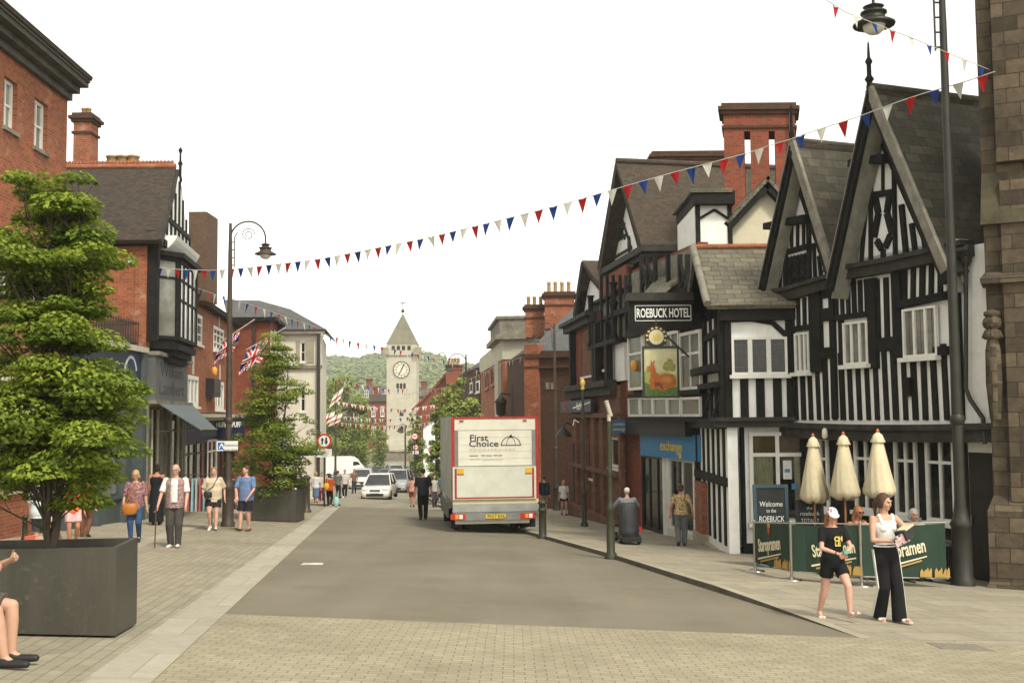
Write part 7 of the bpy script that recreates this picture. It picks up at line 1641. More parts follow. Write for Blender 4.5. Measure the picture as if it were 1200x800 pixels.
def wheel(x, y, r, w_, parent, rimm=TA, dual=False, z=None, name='wheel'):
    mb = MB(); z = (r + sg_(y) * 0) if z is None else z; n = 20; prf_ = [(r * .6, -w_ / 2), (r * .93, -w_ / 2), (r, -w_ * .32), (r, w_ * .32), (r * .93, w_ / 2), (r * .6, w_ / 2)]; vs = []
    for q, o_ in prf_:
        for j in range(n): a = 6.283 * j / n; vs.append((x + o_, y + q * math.cos(a), z + q * math.sin(a)))
    mb.add(vs, [(k * n + j, k * n + (j + 1) % n, (k + 1) * n + (j + 1) % n, (k + 1) * n + j)[::-1] for k in range(5) for j in range(n)], 0, True); t_ = mb.local(name, MATS['black_rubber'], parent)
    mb = MB(); vs = []
    for q, o_ in ((r * .62, -w_ * .38), (r * .5, -w_ * .25), (r * .18, -w_ * .3), (.01, -w_ * .3)):
        for s_ in (1,):
            for j in range(n): a = 6.283 * j / n; vs.append((x + o_, y + q * math.cos(a), z + q * math.sin(a)))
    k4 = len(vs)
    for q, o_ in ((r * .62, w_ * .38), (r * .5, w_ * .25), (r * .18, w_ * .3), (.01, w_ * .3)):
        for j in range(n): a = 6.283 * j / n; vs.append((x + o_, y + q * math.cos(a), z + q * math.sin(a)))
    fs = []
    for b_ in (0, k4):
        for k in range(3):
            for j in range(n): fs.append((b_ + k * n + j, b_ + k * n + (j + 1) % n, b_ + (k + 1) * n + (j + 1) % n, b_ + (k + 1) * n + j))
    mb.add(vs, fs, 0, True); mb.local('rim', rimm, t_); return t_
for x in (-1.08, -.8, .75, 1.03): wheel(x, 1.45, .42, .24, trk, z=.42 - .0)
for x in (-1.02, 1.0): wheel(x, 7.2, .42, .26, trk, z=.42 - .3)
mb = MB(); mb.box(-.8, .75, 1.35, 1.55, .32, .5); mb.ball((-.05, 1.45, .42), (.2, .18, .18), 8); mb.local('axle', TD, trk)
for sx in (-1.18, 1.15): mb = MB(); mb.box(sx - .13, sx + .13, .5, .52, .12, .75); mb.local('mud_flap', MATS['black_rubber'], trk)
mb = MB(); mb.box(-W2 - .03, -W2 + .02, 2.2, 5.8, .3, .78); mb.local('side_guard', TG_, trk)
mb = MB(); cb = [(6.75, .35), (8.5, .35), (8.55, 1.2), (8.35, 2.5), (6.75, 2.6)]; vs = [(sx * 1.12, y, z - .15) for sx in (-1, 1) for y, z in cb]; mb.add(vs, [(0, 1, 2, 3, 4), (9, 8, 7, 6, 5)] + [(i, i + 5, (i + 1) % 5 + 5, (i + 1) % 5) for i in range(5)]); mb.local('cab', SWm, trk)
mb = MB(); mb.box(-1.42, -1.3, 8.0, 8.1, 1.5, 1.9); mb.tube([(-1.1, 8.05, 1.8), (-1.35, 8.05, 1.8)], .02, 6); mb.local('wing_mirror', TD, trk)
for x in (-1.08, .85): mb = MB(); mb.box(x, x + .12, -.04, -.02, 3.36, 3.4); mb.local('marker_light', TR, trk)

# ================================================================ CARS
def car(p, rz, label, col, kind='hatch', L=4.1, W=1.76, H=1.45, front=True):
    """front of the car points to local -Y"""
    o = top('parked_car' if kind != 'hatch' else 'hatchback_car', p, label, 'car', rz=rz); paint = M('car_paint_%d_%d_%d' % tuple(int(c * 99) for c in col), col, .25, .05, 2, spec=.6, coat=.6)
    # (y, z_low, z_sill, z_top, half width scale) sections of the lower body from nose to tail
    hb = .88 if kind != 'suv' else 1.0
    secs = [(-L / 2, .28, .52, .55, .78), (-L / 2 + .08, .2, .6, .66, .9), (-L / 2 + .35, .18, .62, .76, .98), (-L / 2 + 1.0, .17, .62, hb - .02, 1), (-.2, .17, .62, hb + .02, 1), (L / 2 - .9, .17, .62, hb + .04, 1), (L / 2 - .2, .2, .62, hb + .02, .96), (L / 2, .3, .55, hb - .12, .86)]
    mb = MB(); vs = []; m = 10
    for y, zl, zs_, zt, ws in secs:
        w_ = W / 2 * ws; prof_ = [(-w_ * .8, zl), (-w_ * .97, zl + .08), (-w_, zs_), (-w_ * .96, zt - .06), (-w_ * .86, zt), (w_ * .86, zt), (w_ * .96, zt - .06), (w_, zs_), (w_ * .97, zl + .08), (w_ * .8, zl)]
        vs += [(x, y, z) for x, z in prof_]
    fs = [(k * m + j, k * m + (j + 1) % m, (k + 1) * m + (j + 1) % m, (k + 1) * m + j) for k in range(len(secs) - 1) for j in range(m)] + [tuple(range(m))[::-1], tuple(range((len(secs) - 1) * m, len(secs) * m))]
    mb.add(vs, fs, 0, True); mb.local('body', paint, o)
    yb0, yb1, yt0, yt1 = (-L / 2 + 1.0, L / 2 - (.25 if kind != 'saloon' else .8), -L / 2 + 1.75, L / 2 - (.65 if kind != 'saloon' else 1.3)); wb, wt = W / 2 * .9, W / 2 * .7
    c8 = [(-wb, yb0, hb - .03), (wb, yb0, hb - .03), (wb, yb1, hb), (-wb, yb1, hb), (-wt, yt0, H), (wt, yt0, H), (wt, yt1, H - .02), (-wt, yt1, H - .02)]
    mb = MB(); mb.hexa(c8); cab = mb.local('cabin_glass', MATS['car_glass'], o)
    mb = MB(); V = [Vector(c) for c in c8]; up_ = Vector((0, 0, .012))
    mb.hexa([V[4] + Vector((-.02, -.03, -.03)), V[5] + Vector((.02, -.03, -.03)), V[6] + Vector((.02, .03, -.03)), V[7] + Vector((-.02, .03, -.03)), V[4] + Vector((.06, .08, .05)), V[5] + Vector((-.06, .08, .05)), V[6] + Vector((-.06, -.08, .05)), V[7] + Vector((.06, -.08, .05))]); mb.local('roof', paint, o)
    mb = MB()
    for a, b in ((0, 4), (1, 5), (2, 6), (3, 7)): mb.tube([V[a], V[b]], .04, 5)
    for s_ in (0, 1): a = V[s_].lerp(V[3 - s_], .5); b = V[4 + s_].lerp(V[7 - s_], .45); mb.tube([a, b], .035, 5)
    mb.local('pillar', paint, o)
    for sx in (-1, 1):
        for y in (-L / 2 + .78, L / 2 - .72): wheel(sx * (W / 2 - .1), y, .31, .2, o)
        mb = MB(); mb.ball((sx * (W / 2 - .3), -L / 2 + .13, .66), (.2, .13, .085), 10); mb.local('headlight', M('headlight', (.6, .62, .6), .1, .05, spec=.8), o)
        mb = MB(); mb.ball((sx * (W / 2 + .08), -L / 2 + 1.25, .98), (.1, .07, .075), 8); mb.local('wing_mirror', TD, o)
        mb = MB(); mb.box(sx * (W / 2 - .22) - .1, sx * (W / 2 - .22) + .1, L / 2 - .06, L / 2 + .005, .7, .86); mb.local('tail_light', MATS['light_red'], o)
    mb = MB(); mb.box(-.5, .5, -L / 2 - .012, -L / 2 + .1, .28, .44); mb.local('lower_grille', TD, o)
    mb = MB(); mb.box(-.3, .3, -L / 2 - .008, -L / 2 + .2, .57, .66); mb.local('grille', TD, o)
    mb = MB(); mb.box(-.26, .26, -L / 2 - .025, -L / 2, .46, .56); mb.local('number_plate', SWm, o)
    return o
def cp(u, d, rz=0.0): return gd(u, d), rz
car(gd(445, 66), -.02, 'white hatchback driving towards the camera in the middle of the street', (.7, .7, .66), 'hatch')
car(gd(424, 86), .08, 'white car parked behind the white hatchback on its left', (.6, .61, .58), 'suv', 4.5, 1.8, 1.5)
car(gd(467.5, 82), -.06, 'silver grey car queuing behind the white hatchback on its right', (.32, .34, .34), 'suv', 4.4, 1.85, 1.6)
car(gd(455, 93), .0, 'dark blue grey car half hidden behind the white hatchback roof', (.12, .14, .16), 'saloon', 4.4, 1.8, 1.45)
car(gd(463, 118), .3, 'small pale green grey car farthest along the road', (.36, .4, .38), 'suv', 4.3, 1.8, 1.55)
car(gd(516, 72), -.1, 'blue grey car parked beside the truck on its left', (.07, .12, .14), 'hatch', 4.1, 1.76, 1.5)
car(gd(441, 112), .5, 'dark car crossing far behind, left of the tower', (.06, .06, .06), 'saloon', 4.2, 1.75, 1.42)
# white panel van side on
vd = 122; vp = gd(405, vd); van = top('panel_van', vp, 'white panel van seen from the side beyond the cars', 'van', rz=R(90) + .12)
def van_build(o, L=5.9, W=1.95, H=2.5):
    pr = [(-L / 2, .35), (-L / 2 + .02, .95), (-L / 2 + .75, 1.2), (-L / 2 + 1.5, 2.05), (-L / 2 + 2.0, H - .06), (-L / 2 + 2.4, H), (L / 2 - .1, H), (L / 2, H - .15), (L / 2, .35)]; n = len(pr)
    mb = MB(); vs = [(sx * W / 2 * (1 if z < 1.4 else .93), y, z) for sx in (-1, 1) for y, z in pr]; mb.add(vs, [tuple(range(n)), tuple(range(2 * n - 1, n - 1, -1))] + [(i, i + n, (i + 1) % n + n, (i + 1) % n) for i in range(n)]); mb.local('body', SWm, o)
    for sx in (-1, 1):
        mb = MB(); x = sx * (W / 2 * .965 + .01); q = [(x, -L / 2 + .95, 1.25), (x, -L / 2 + 2.1, 1.25), (x, -L / 2 + 2.1, 1.95), (x, -L / 2 + 1.6, 1.95)]; mb.add(q, [(0, 1, 2, 3), (3, 2, 1, 0)]); mb.local('side_window', MATS['car_glass'], o)
        for y in (-L / 2 + .95, L / 2 - 1.1): wheel(sx * (W / 2 - .1), y, .36, .22, o)
        mb = MB(); mb.box(sx * (W / 2 - .3) - .14, sx * (W / 2 - .3) + .14, -L / 2 - .02, -L / 2 + .15, .75, .95); mb.local('headlight', MATS['headlight'], o)
        mb = MB(); mb.box(sx * (W / 2 + .02) - .01, sx * (W / 2 + .02) + .01, -L / 2 + 1, L / 2 - .3, .5, .6); mb.local('side_trim', TD, o)
    mb = MB(); mb.add([(-.8, -L / 2 + .73, 1.22), (.8, -L / 2 + .73, 1.22), (.75, -L / 2 + 1.44, 2.02), (-.75, -L / 2 + 1.44, 2.02)], [(0, 1, 2, 3), (3, 2, 1, 0)]); mb.v = [(x, y - .02, z + .01) for x, y, z in mb.v]; mb.local('windscreen', MATS['car_glass'], o)
    mb = MB(); mb.box(-W / 2 + .05, W / 2 - .05, -L / 2 - .06, -L / 2 + .05, .35, .6); mb.local('bumper', TD, o)
van_build(van)
# ================================================================ PEOPLE
M('skin', (.5, .29, .2), .55, .1, 6, spec=.3); M('skin_tan', (.42, .19, .1), .55, .1, 6); M('skin_pink', (.55, .31, .23), .55, .1, 6)
M('hair_brown', (.07, .035, .02), .6, .3, 12); M('hair_grey', (.4, .38, .34), .7, .25, 12); M('hair_white', (.62, .6, .54), .7, .2, 12); M('hair_dark', (.025, .018, .014), .6, .3, 12); M('hair_blond', (.42, .27, .11), .65, .3, 12); M('hair_ginger', (.3, .13, .05), .65, .3, 12)
M('eye_dark', (.02, .015, .012), .2, 0); M('lip', (.35, .12, .1), .5, 0); M('shoe_black', (.02, .02, .02), .5, .2, 6); M('shoe_white', (.65, .63, .58), .6, .1, 6); M('shoe_brown', (.12, .06, .03), .6, .2, 6); M('sandal', (.6, .5, .42), .6, .1)
def tap(mb, a, b, ra, rb, f0=False, f1=False, n=12, sx=1, sy=1):
    a, b = Vector(a), Vector(b); d = b - a; L = d.length or 1e-4; d = d / L; up = Vector((0, 1, 0)) if abs(d.y) < .9 else Vector((0, 0, 1)); x = d.cross(up).normalized(); y = x.cross(d).normalized()
    prf_ = []
    if f0: prf_ += [(0, ra)]
    else: prf_ += [(-ra * math.cos(t), ra * math.sin(t)) for t in (.25, .7, 1.15)] + [(0, ra)]
    prf_ += [(L, rb)]
    if not f1: prf_ += [(L + rb * math.cos(t), rb * math.sin(t)) for t in (1.15, .7, .25)]
    vs = [a + d * h + (x * math.cos(6.2832 * j / n) * sx + y * math.sin(6.2832 * j / n) * sy) * r for h, r in prf_ for j in range(n)]
    k = len(prf_); mb.add(vs, [(i * n + j, i * n + (j + 1) % n, (i + 1) * n + (j + 1) % n, (i + 1) * n + j) for i in range(k - 1) for j in range(n)] + [tuple(range(n - 1, -1, -1)), tuple(range((k - 1) * n, k * n))], 0, True)
def chain(mb, pts, rs, f0=False, f1=False, **k):
    for i in range(len(pts) - 1): tap(mb, pts[i], pts[i + 1], rs[i], rs[i + 1], f0 and i == 0, f1 and i == len(pts) - 2, **k)
def loft(mb, secs, n=18, M_=None):
    """secs: (z, rx, ry, cy) ellipses"""
    vs = [Vector((rx * math.cos(6.2832 * j / n), cy + ry * math.sin(6.2832 * j / n), z)) for z, rx, ry, cy in secs for j in range(n)]
    if M_: vs = [M_(v) for v in vs]
    k = len(secs); mb.add(vs, [(i * n + j, i * n + (j + 1) % n, (i + 1) * n + (j + 1) % n, (i + 1) * n + j) for i in range(k - 1) for j in range(n)] + [tuple(range(n - 1, -1, -1)), tuple(range((k - 1) * n, k * n))], 0, True)
def fuse(mb, name, mat, parent, vox, smooth=4, dec=None):
    me = mb.mesh(name, mat, uv=False); o = bpy.data.objects.new(name, me); COL.objects.link(o)
    m = o.modifiers.new('r', 'REMESH'); m.mode = 'VOXEL'; m.voxel_size = vox; m.use_smooth_shade = True
    if smooth: s_ = o.modifiers.new('s', 'SMOOTH'); s_.iterations = smooth; s_.factor = .5
    dg = bpy.context.evaluated_depsgraph_get(); m2 = bpy.data.meshes.new_from_object(o.evaluated_get(dg)); o.modifiers.clear(); o.data = m2; m2.name = name
    bpy.data.meshes.remove(me); m2.polygons.foreach_set('use_smooth', [True] * len(m2.polygons)); m2.materials.clear(); m2.materials.append(mat); o.parent = parent; return o
def ik(a, b, l1, l2, pole):
    a, b = Vector(a), Vector(b); d = b - a; L = min(d.length, (l1 + l2) * .999); dn = d.normalized(); x = (l1 * l1 - l2 * l2 + L * L) / (2 * L); h = math.sqrt(max(0, l1 * l1 - x * x))
    p = Vector(pole); p = (p - dn * p.dot(dn)).normalized(); return a + dn * x + p * h, a + dn * L
def person(label, p, rz, H, legs=((.0, 0, 0), (.0, 0, 0)), arms=None, hipz=.515, hipy=0, lean=0, fem=False, top_=None, bot=None, shoes=None, skin='skin', hair='short', hairm='hair_brown', vox=.012, turn=0, tilt=0, build=1.0, glasses=False, detail=None, group=None, apron=None, curl=.5):
    o = top('person', p, label, 'person', group, rz=rz); S = MATS[skin]; k = H; detail = vox < .0125 if detail is None else detail
    hipz *= k; hy = -hipy * k
    ca, sa = math.cos(lean), math.sin(lean)
    def U(v):  # upper body leaning about the pelvis
        v = Vector(v); z = v.z - .52 * k; return Vector((v.x, hy + v.y * ca - z * sa, hipz + .005 * k + z * ca + v.y * sa))
    B = build; body = MB()
    sw = .100 if fem else .112; hw_ = .092 if fem else .085
    tsec = [(.47, hw_ * .8, .058, 0), (.50, hw_, .066, .004), (.54, hw_ * .98, .068, .006), (.60, .074 * B, .056 * B, 0), (.64, .073 * B, .056 * B, -.002), (.70, .086 * B, .064 * B, -.002), (.76, .094 * B, .062 * B, .0), (.80, sw * .92, .05, .004), (.822, sw * .6, .04, .006), (.835, .03, .032, .006)]
    sc = lambda g, secs: [(z * k, (rx + g) * k, (ry + g) * k, cy * k) for z, rx, ry, cy in secs]
    loft(body, sc(0, tsec), M_=U)
    # head on the neck
    nb = U((0, .006 * k, .82 * k)); hd = U((0, -.006 * k, .87 * k)); tap(body, nb, hd, .033 * k, .029 * k)
    hc = U((0, -.008 * k, .93 * k)); HR = (Matrix.Rotation(lean * .3 + tilt, 3, 'X')).to_3x3() if True else None
    HR = Matrix.Rotation(turn, 3, 'Z') @ Matrix.Rotation(lean * .4 + tilt, 3, 'X')
    hp = lambda x, y, z: hc + HR @ Vector((x * k, y * k, z * k))
    he = lambda m, x, y, z, rx, ry, rz_: m.ball(hp(x, y, z), (rx * k, ry * k, rz_ * k), 14, 0, HR)
    he(body, 0, .008, .010, .0435, .052, .053); he(body, 0, -.016, -.016, .036, .038, .05); he(body, 0, -.03, -.048, .02, .02, .018); he(body, 0, -.056, -.012, .0065, .009, .012)
    he(body, 0, -.047, .012, .028, .012, .01)
    for s in (-1, 1): he(body, s * .044, .002, -.008, .006, .012, .018); he(body, s * .02, -.038, -.02, .014, .014, .014)
    # limbs
    if arms is None: arms = ((-.15, .03, .46), (.15, .03, .46))
    HJ = []; AJ = []
    for i, s in enumerate((-1, 1)):
        hj = Vector((s * .05 * k, hy, hipz - .005 * k)); fw, lift, pitch = legs[i][:3]; fx = (legs[i][3] if len(legs[i]) > 3 else .045) * s
        an = Vector((fx * k, -fw * k, (.042 + lift) * k)); kn, an = ik(hj, an, .245 * k, .235 * k, (s * .12, -1, .0 if hipz > .4 * k else .6)); HJ.append((hj, kn, an, pitch, s))
        chain(body, [hj, hj.lerp(kn, .35), kn], [.052 * k * B, .05 * k * B, .034 * k]); chain(body, [kn, kn.lerp(an, .3), an], [.033 * k, .034 * k, .019 * k])
        fd = Vector((s * .12, -math.cos(pitch), math.sin(pitch))).normalized(); dn_ = Vector((0, 0, -1)) ; heel = an + Vector((0, .012 * k, -.022 * k)); toe = heel + fd * .125 * k + Vector((0, 0, -.002 * k))
        tap(body, heel, toe, .02 * k, .016 * k, sx=1.15, sy=.9); tap(body, an, heel.lerp(toe, .5), .02 * k, .016 * k)
        sj = U((s * sw * k, .004 * k, .797 * k)); wr = Vector((arms[i][0] * k, -arms[i][1] * k, arms[i][2] * k)); pole = arms[i][3] if len(arms[i]) > 3 else (s * .5, .8, -.3)
        el, wr = ik(sj, wr, .172 * k, .15 * k, pole); AJ.append((sj, el, wr, s))
        ar = .92 if fem else 1.0
        chain(body, [sj, sj.lerp(el, .4), el], [.03 * k * ar * B, .027 * k * ar * B, .021 * k * ar]); chain(body, [el, el.lerp(wr, .3), wr], [.0215 * k * ar, .0215 * k * ar, .0135 * k])
        # hand: palm, four unequal bent fingers and a thumb leaving the side of the palm
        hdv = (wr - el).normalized(); side = Vector((0, -1, 0)) if abs(hdv.z) > .6 else Vector((0, 0, 1)); side = (side - hdv * side.dot(hdv)).normalized(); nrm = hdv.cross(side) * (-s if abs(hdv.z) > .6 else 1); nrm.normalize()
        pe = wr + hdv * .05 * k; tap(body, wr + hdv * .008 * k, pe, .014 * k, .017 * k, sx=1, sy=1)
        tap(body, wr + hdv * .02 * k + side * .011 * k, pe + side * .014 * k, .0105 * k, .0095 * k); tap(body, wr + hdv * .02 * k - side * .011 * k, pe - side * .014 * k, .0105 * k, .009 * k)
        fr = max(.0055 * k, vox * .8)
        for f, (off, ln) in enumerate(((.019, .036), (.0065, .042), (-.006, .039), (-.018, .03))):
            b0 = pe + side * off * k; b1 = b0 + (hdv * (1 - .3 * curl) + nrm * curl * .6).normalized() * ln * k * .55; b2 = b1 + (hdv * (1 - curl) + nrm * curl * 1.2).normalized() * ln * k * .5; chain(body, [b0, b1, b2], [fr, fr * .95, fr * .8], n=8)
        t0 = wr + hdv * .018 * k + side * .014 * k; t1 = t0 + (hdv * .6 + side * .8).normalized() * .024 * k; t2 = t1 + (hdv * .9 + side * .15 + nrm * .3).normalized() * .022 * k; chain(body, [t0, t1, t2], [fr * 1.2, fr * 1.1, fr * .9], n=8)
    fuse(body, 'body', S, o, vox, 3)
    o['H'] = H; del o['H']
    # hair
    hm = MATS[hairm]
    if hair != 'bald':
        hb = MB(); he(hb, 0, .014, .018, .0485, .054, .053)
        if hair in ('long', 'bob', 'pony', 'bun'):
            he(hb, 0, .028, -.012, .047, .042, .05)
            for s in (-1, 1): he(hb, s * .038, .006, -.005, .014, .026, .05)
        if hair == 'long':
            for s in (-1, 0, 1): chain(hb, [hp(s * .03, .03, -.02), hp(s * .036, .038, -.09), hp(s * .03, .04, -.15)], [.028 * k, .026 * k, .016 * k])
        if hair == 'bob': chain(hb, [hp(-.03, .02, -.03), hp(.03, .02, -.03)], [.032 * k, .032 * k])
        if hair == 'bun': he(hb, 0, .065, .04, .022, .022, .022)
        if hair == 'pony': chain(hb, [hp(0, .06, .01), hp(0, .085, -.03), hp(0, .07, -.12)], [.02 * k, .02 * k, .01 * k])
        fuse(hb, 'hair', hm, o, vox, 2)
    elif hairm:
        hb = MB()
        for s in (-1, 1): he(hb, s * .036, .03, -.01, .014, .03, .022)
        he(hb, 0, .05, -.012, .034, .016, .024); fuse(hb, 'hair', hm, o, vox, 2)
    if detail:
        for s in (-1, 1):
            e = MB(); e.ball(hp(s * .0165, -.0515, .001), (.0065 * k, .003 * k, .004 * k), 8, 0, HR); e.local('eye', MATS['eye_dark'], o, uv=False)
        e = MB(); e.ball(hp(0, -.0535, -.034), (.011 * k, .003 * k, .0035 * k), 8, 0, HR); e.local('mouth', MATS['lip'], o, uv=False)
    if glasses:
        e = MB()
        for s in (-1, 1): e.ball(hp(s * .018, -.057, .0), (.0155 * k, .004 * k, .0115 * k), 10, 0, HR); e.tube([hp(s * .034, -.052, .003), hp(s * .045, 0, .0)], .002 * k, 5)
        e.local('glasses', MATS['eye_dark'] if glasses == 'sun' else M('lens', (.15, .13, .12), .1, 0, spec=.9), o, uv=False)
    # clothes
    if top_:
        g = top_.get('g', .011); zb = top_.get('hem', .5); m = MB(); neck = top_.get('neck', .822)
        secs = [t for t in tsec if zb <= t[0] <= neck]; i0 = min(range(len(tsec)), key=lambda i: abs(tsec[i][0] - zb))
        fl = top_.get('flare', 0)
        secs = [(zb, hw_ + fl, .07 + fl, .004)] + [t for t in secs if t[0] > zb + .01]
        if fem and top_.get('bust', 1): 
            for s in (-1, 1): m.ball(U((s * .038 * k, -.045 * k, .725 * k)), (.036 * k, .032 * k, .034 * k), 12)
        lo = g if not top_.get('loose') else g + top_['loose']
        ss = []
        for z, rx, ry, cy in secs: gg = g + (top_.get('loose', 0) if z < .7 else 0); ss.append((z * k, (rx + gg) * k, (ry + gg) * k, cy * k))
        if top_.get('tank'):
            ss = [t for t in ss if t[0] < .775 * k]; zt_ = ss[-1]; ss.append((.785 * k, zt_[1] * .62, zt_[2] * .9, zt_[3]))
            for s in (-1, 1): chain(m, [U((s * .052 * k, -.05 * k, .765 * k)), U((s * .058 * k, -.02 * k, .825 * k)), U((s * .055 * k, .045 * k, .78 * k))], [.014 * k] * 3)
        loft(m, ss, M_=U)
        sl = top_.get('sleeve', .5)
        if sl > 0:
            for sj, el, wr, s in AJ:
                r0 = .036 * k * B
                if sl <= .5: e_ = sj.lerp(el, sl * 2); chain(m, [sj, e_], [r0, r0 * 1.02], f1=True)
                else: w_ = el.lerp(wr, (sl - .5) * 2); chain(m, [sj, el, w_], [r0, r0 * .85, .022 * k], f1=True)
        t_o = fuse(m, top_.get('name', 'shirt'), top_['mat'], o, vox, 2)
        if top_.get('vest'):
            m = MB(); ss2 = [(z, rx * 1.07 + .004 * k, ry * 1.1 + .004 * k, cy) for z, rx, ry, cy in ss]; loft(m, ss2, M_=U); v_ = fuse(m, 'waistcoat', top_['vest'], o, vox, 2)
            m = MB(); loft(m, [(z, .042 * k, .02 * k, cy - ry * .96) for z, rx, ry, cy in ss2 if z > .5 * k], M_=U); fuse(m, 'shirt_front', top_['mat'], o, vox, 1)
    if bot:
        m = MB(); ty = bot['type']; g = bot.get('g', .01)
        if ty != 'skirt' and ty != 'dress':
            loft(m, [(z * k, (rx + g) * k, (ry + g) * k, cy * k) for z, rx, ry, cy in [(.465, hw_ * .75, .055, 0)] + tsec[1:4]], M_=U)
            for hj, kn, an, pitch, s in HJ:
                if ty == 'shorts': f = bot.get('len', .75); e_ = hj.lerp(kn, f); chain(m, [hj, e_], [.06 * k * B, (.056 + g * .5) * k * B], f1=True)
                elif ty == 'trousers': w = bot.get('w', 1); chain(m, [hj, kn, an + Vector((0, 0, -.012 * k))], [.058 * k * B, .045 * k * w, .034 * k * w], f1=True)
                elif ty == 'flare': chain(m, [hj, kn, an + Vector((0, 0, -.03 * k))], [.06 * k, .05 * k, .058 * k], f1=True)
                elif ty == 'slim': chain(m, [hj, kn, an + Vector((0, 0, -.01 * k))], [.057 * k * B, .04 * k * B, .027 * k], f1=True)
            b_o = fuse(m, 'shorts' if ty == 'shorts' else 'trousers', bot['mat'], o, vox, 2)
            if bot.get('stripe'):
                m = MB()
                for hj, kn, an, pitch, s in HJ:
                    a_, b_, c_ = hj + Vector((s * .062 * k, 0, .05 * k)), kn + Vector((s * .0525 * k, 0, 0)), an + Vector((s * .0605 * k, 0, -.028 * k)); pp_ = [a_, a_.lerp(b_, .5) + Vector((s * .003, 0, 0)), b_, b_.lerp(c_, .5) + Vector((s * .003, 0, 0)), c_]
                    for q0, q1 in zip(pp_[:-1], pp_[1:]):
                        w = .011 * k; m.hexa([q0 + Vector((0, -w, 0)) - Vector((s * .012, 0, 0)), q0 + Vector((s * .003, -w, 0)), q0 + Vector((s * .003, w, 0)), q0 + Vector((0, w, 0)) - Vector((s * .012, 0, 0)), q1 + Vector((0, -w, 0)) - Vector((s * .012, 0, 0)), q1 + Vector((s * .003, -w, 0)), q1 + Vector((s * .003, w, 0)), q1 + Vector((0, w, 0)) - Vector((s * .012, 0, 0))])
                m.local('side_stripe', bot['stripe'], b_o, uv=False)
        else:
            zt_, zb_, wd = bot.get('top', .62), bot.get('bottom', .3), bot.get('width', .1); loft(m, [(zb_ * k, wd * k, wd * .9 * k, 0), (.42 * k, (wd * .5 + .052) * k, .085 * k, 0), (.52 * k, (hw_ + .012) * k, .08 * k, .004 * k), (zt_ * k, .08 * k, .062 * k, 0)], M_=lambda v: v + Vector((0, hy, hipz - .515 * k))); fuse(m, 'skirt', bot['mat'], o, vox, 2)
    if shoes:
        for hj, kn, an, pitch, s in HJ:
            m = MB(); fd = Vector((s * .12, -math.cos(pitch), math.sin(pitch))).normalized(); heel = an + Vector((0, .012 * k, -.022 * k)); toe = heel + fd * .13 * k
            dwn = fd.cross(Vector((1, 0, 0))).normalized(); dwn = dwn if dwn.z < 0 else -dwn
            if shoes == 'sandal':
                tap(m, heel + dwn * .014 * k, toe + dwn * .013 * k, .02 * k, .021 * k, sx=1.1, sy=.35); tap(m, heel.lerp(toe, .62) - dwn * .002 * k + Vector((-.022 * k, 0, 0)), heel.lerp(toe, .62) - dwn * .002 * k + Vector((.022 * k, 0, 0)), .014 * k, .014 * k); m.local('sandal', MATS['sandal'], o, uv=False)
            else: tap(m, heel, toe, .024 * k, .019 * k, sx=1.15, sy=.95); tap(m, an + Vector((0, 0, -.01 * k)), heel.lerp(toe, .4), .025 * k, .019 * k); fuse(m, 'shoe', MATS[shoes], o, vox, 2)
    o_ = dict(root=o, U=U, hp=hp, HR=HR, AJ=AJ, HJ=HJ, k=k, W=wmat(o)); return o_
def walk(st=.12, s=1): return ((st, .0, .18), (-st, .035, -.45)) if s > 0 else ((-st, .035, -.45), (st, 0, .18))
def at(u, vf, vh, d=None, hmin=1.45, hmax=1.92):
    g = gp(u, vf) if d is None else gd(u, d)
    g.z += HP(g.x, g.y) if g.x > XR(g.y) else .006
    H = P(u, vh, g.y).z - g.z; H2 = max(hmin, min(hmax, H)); print('person', u, 'd %.1f' % g.y, 'H %.2f' % H); return g, H2
def Lw(f, v): return f['W'] @ Vector(v)
def prop(name, mb, mat, label, cat, f=None):
    if f: mb.v = [tuple(f['W'] @ Vector(v)) for v in mb.v]
    o = mb.build(name, mat); return tag(o, label, cat)
C = cloth
# --- two young women walking on the right
g, H = at(978, 728, 594); k = H
f = person('girl in black t-shirt, black shorts, white and blue cap and sandals holding a phone', g, R(14), H, legs=((-.13, .01, -.3, .075), (.15, .03, .4, .07)), arms=((-.03, .15, .60, (-1, .3, -.4)), (.035, .16, .60, (1, .3, -.4))), fem=True,
    top_=dict(mat=C('tee_black', (.012, .012, .012)), sleeve=.33, hem=.47, loose=.012), bot=dict(type='shorts', mat=MATS['tee_black'], len=.55, g=.012), shoes='sandal', skin='skin_pink', hair='long', hairm='hair_ginger', vox=.0065, tilt=.14, glasses='sun', turn=-.2)
hb = MB(); hb.ball(f['hp'](0, .008, .026), (.051 * k, .058 * k, .045 * k), 16, 0, f['HR']); cp_ = hb.local('cap', C('cap_pattern', (.7, .7, .7), [(.05, .08, .3), (.5, .1, .12)], 30, .55), f['root'], uv=False)
hb = MB(); q = [f['hp'](x, y, z) for x, y, z in ((-.04, -.035, .022), (.04, -.035, .022), (.042, -.075, .006), (.02, -.1, -.002), (-.02, -.1, -.002), (-.042, -.075, .006))]; hb.add(q + [v + Vector((0, 0, .008)) for v in q], [(5, 4, 3, 2, 1, 0), (6, 7, 8, 9, 10, 11)] + [(i, (i + 1) % 6, (i + 1) % 6 + 6, i + 6) for i in range(6)]); hb.local('cap_brim', M('cap_white', (.72, .72, .7), .7, 0), cp_, uv=False)
m = MB(); a = f['AJ'][1][2]; c = (f['AJ'][0][2] + a) / 2 + Vector((0, -.07 * k, .012 * k)); m.box(c.x - .04, c.x + .045, c.y - .02, c.y + .03, c.z, c.z + .035); prop('phone_case', m, M('phone_green', (.1, .4, .25), .4, 0), 'pale green phone held by the girl in black', 'phone', f)
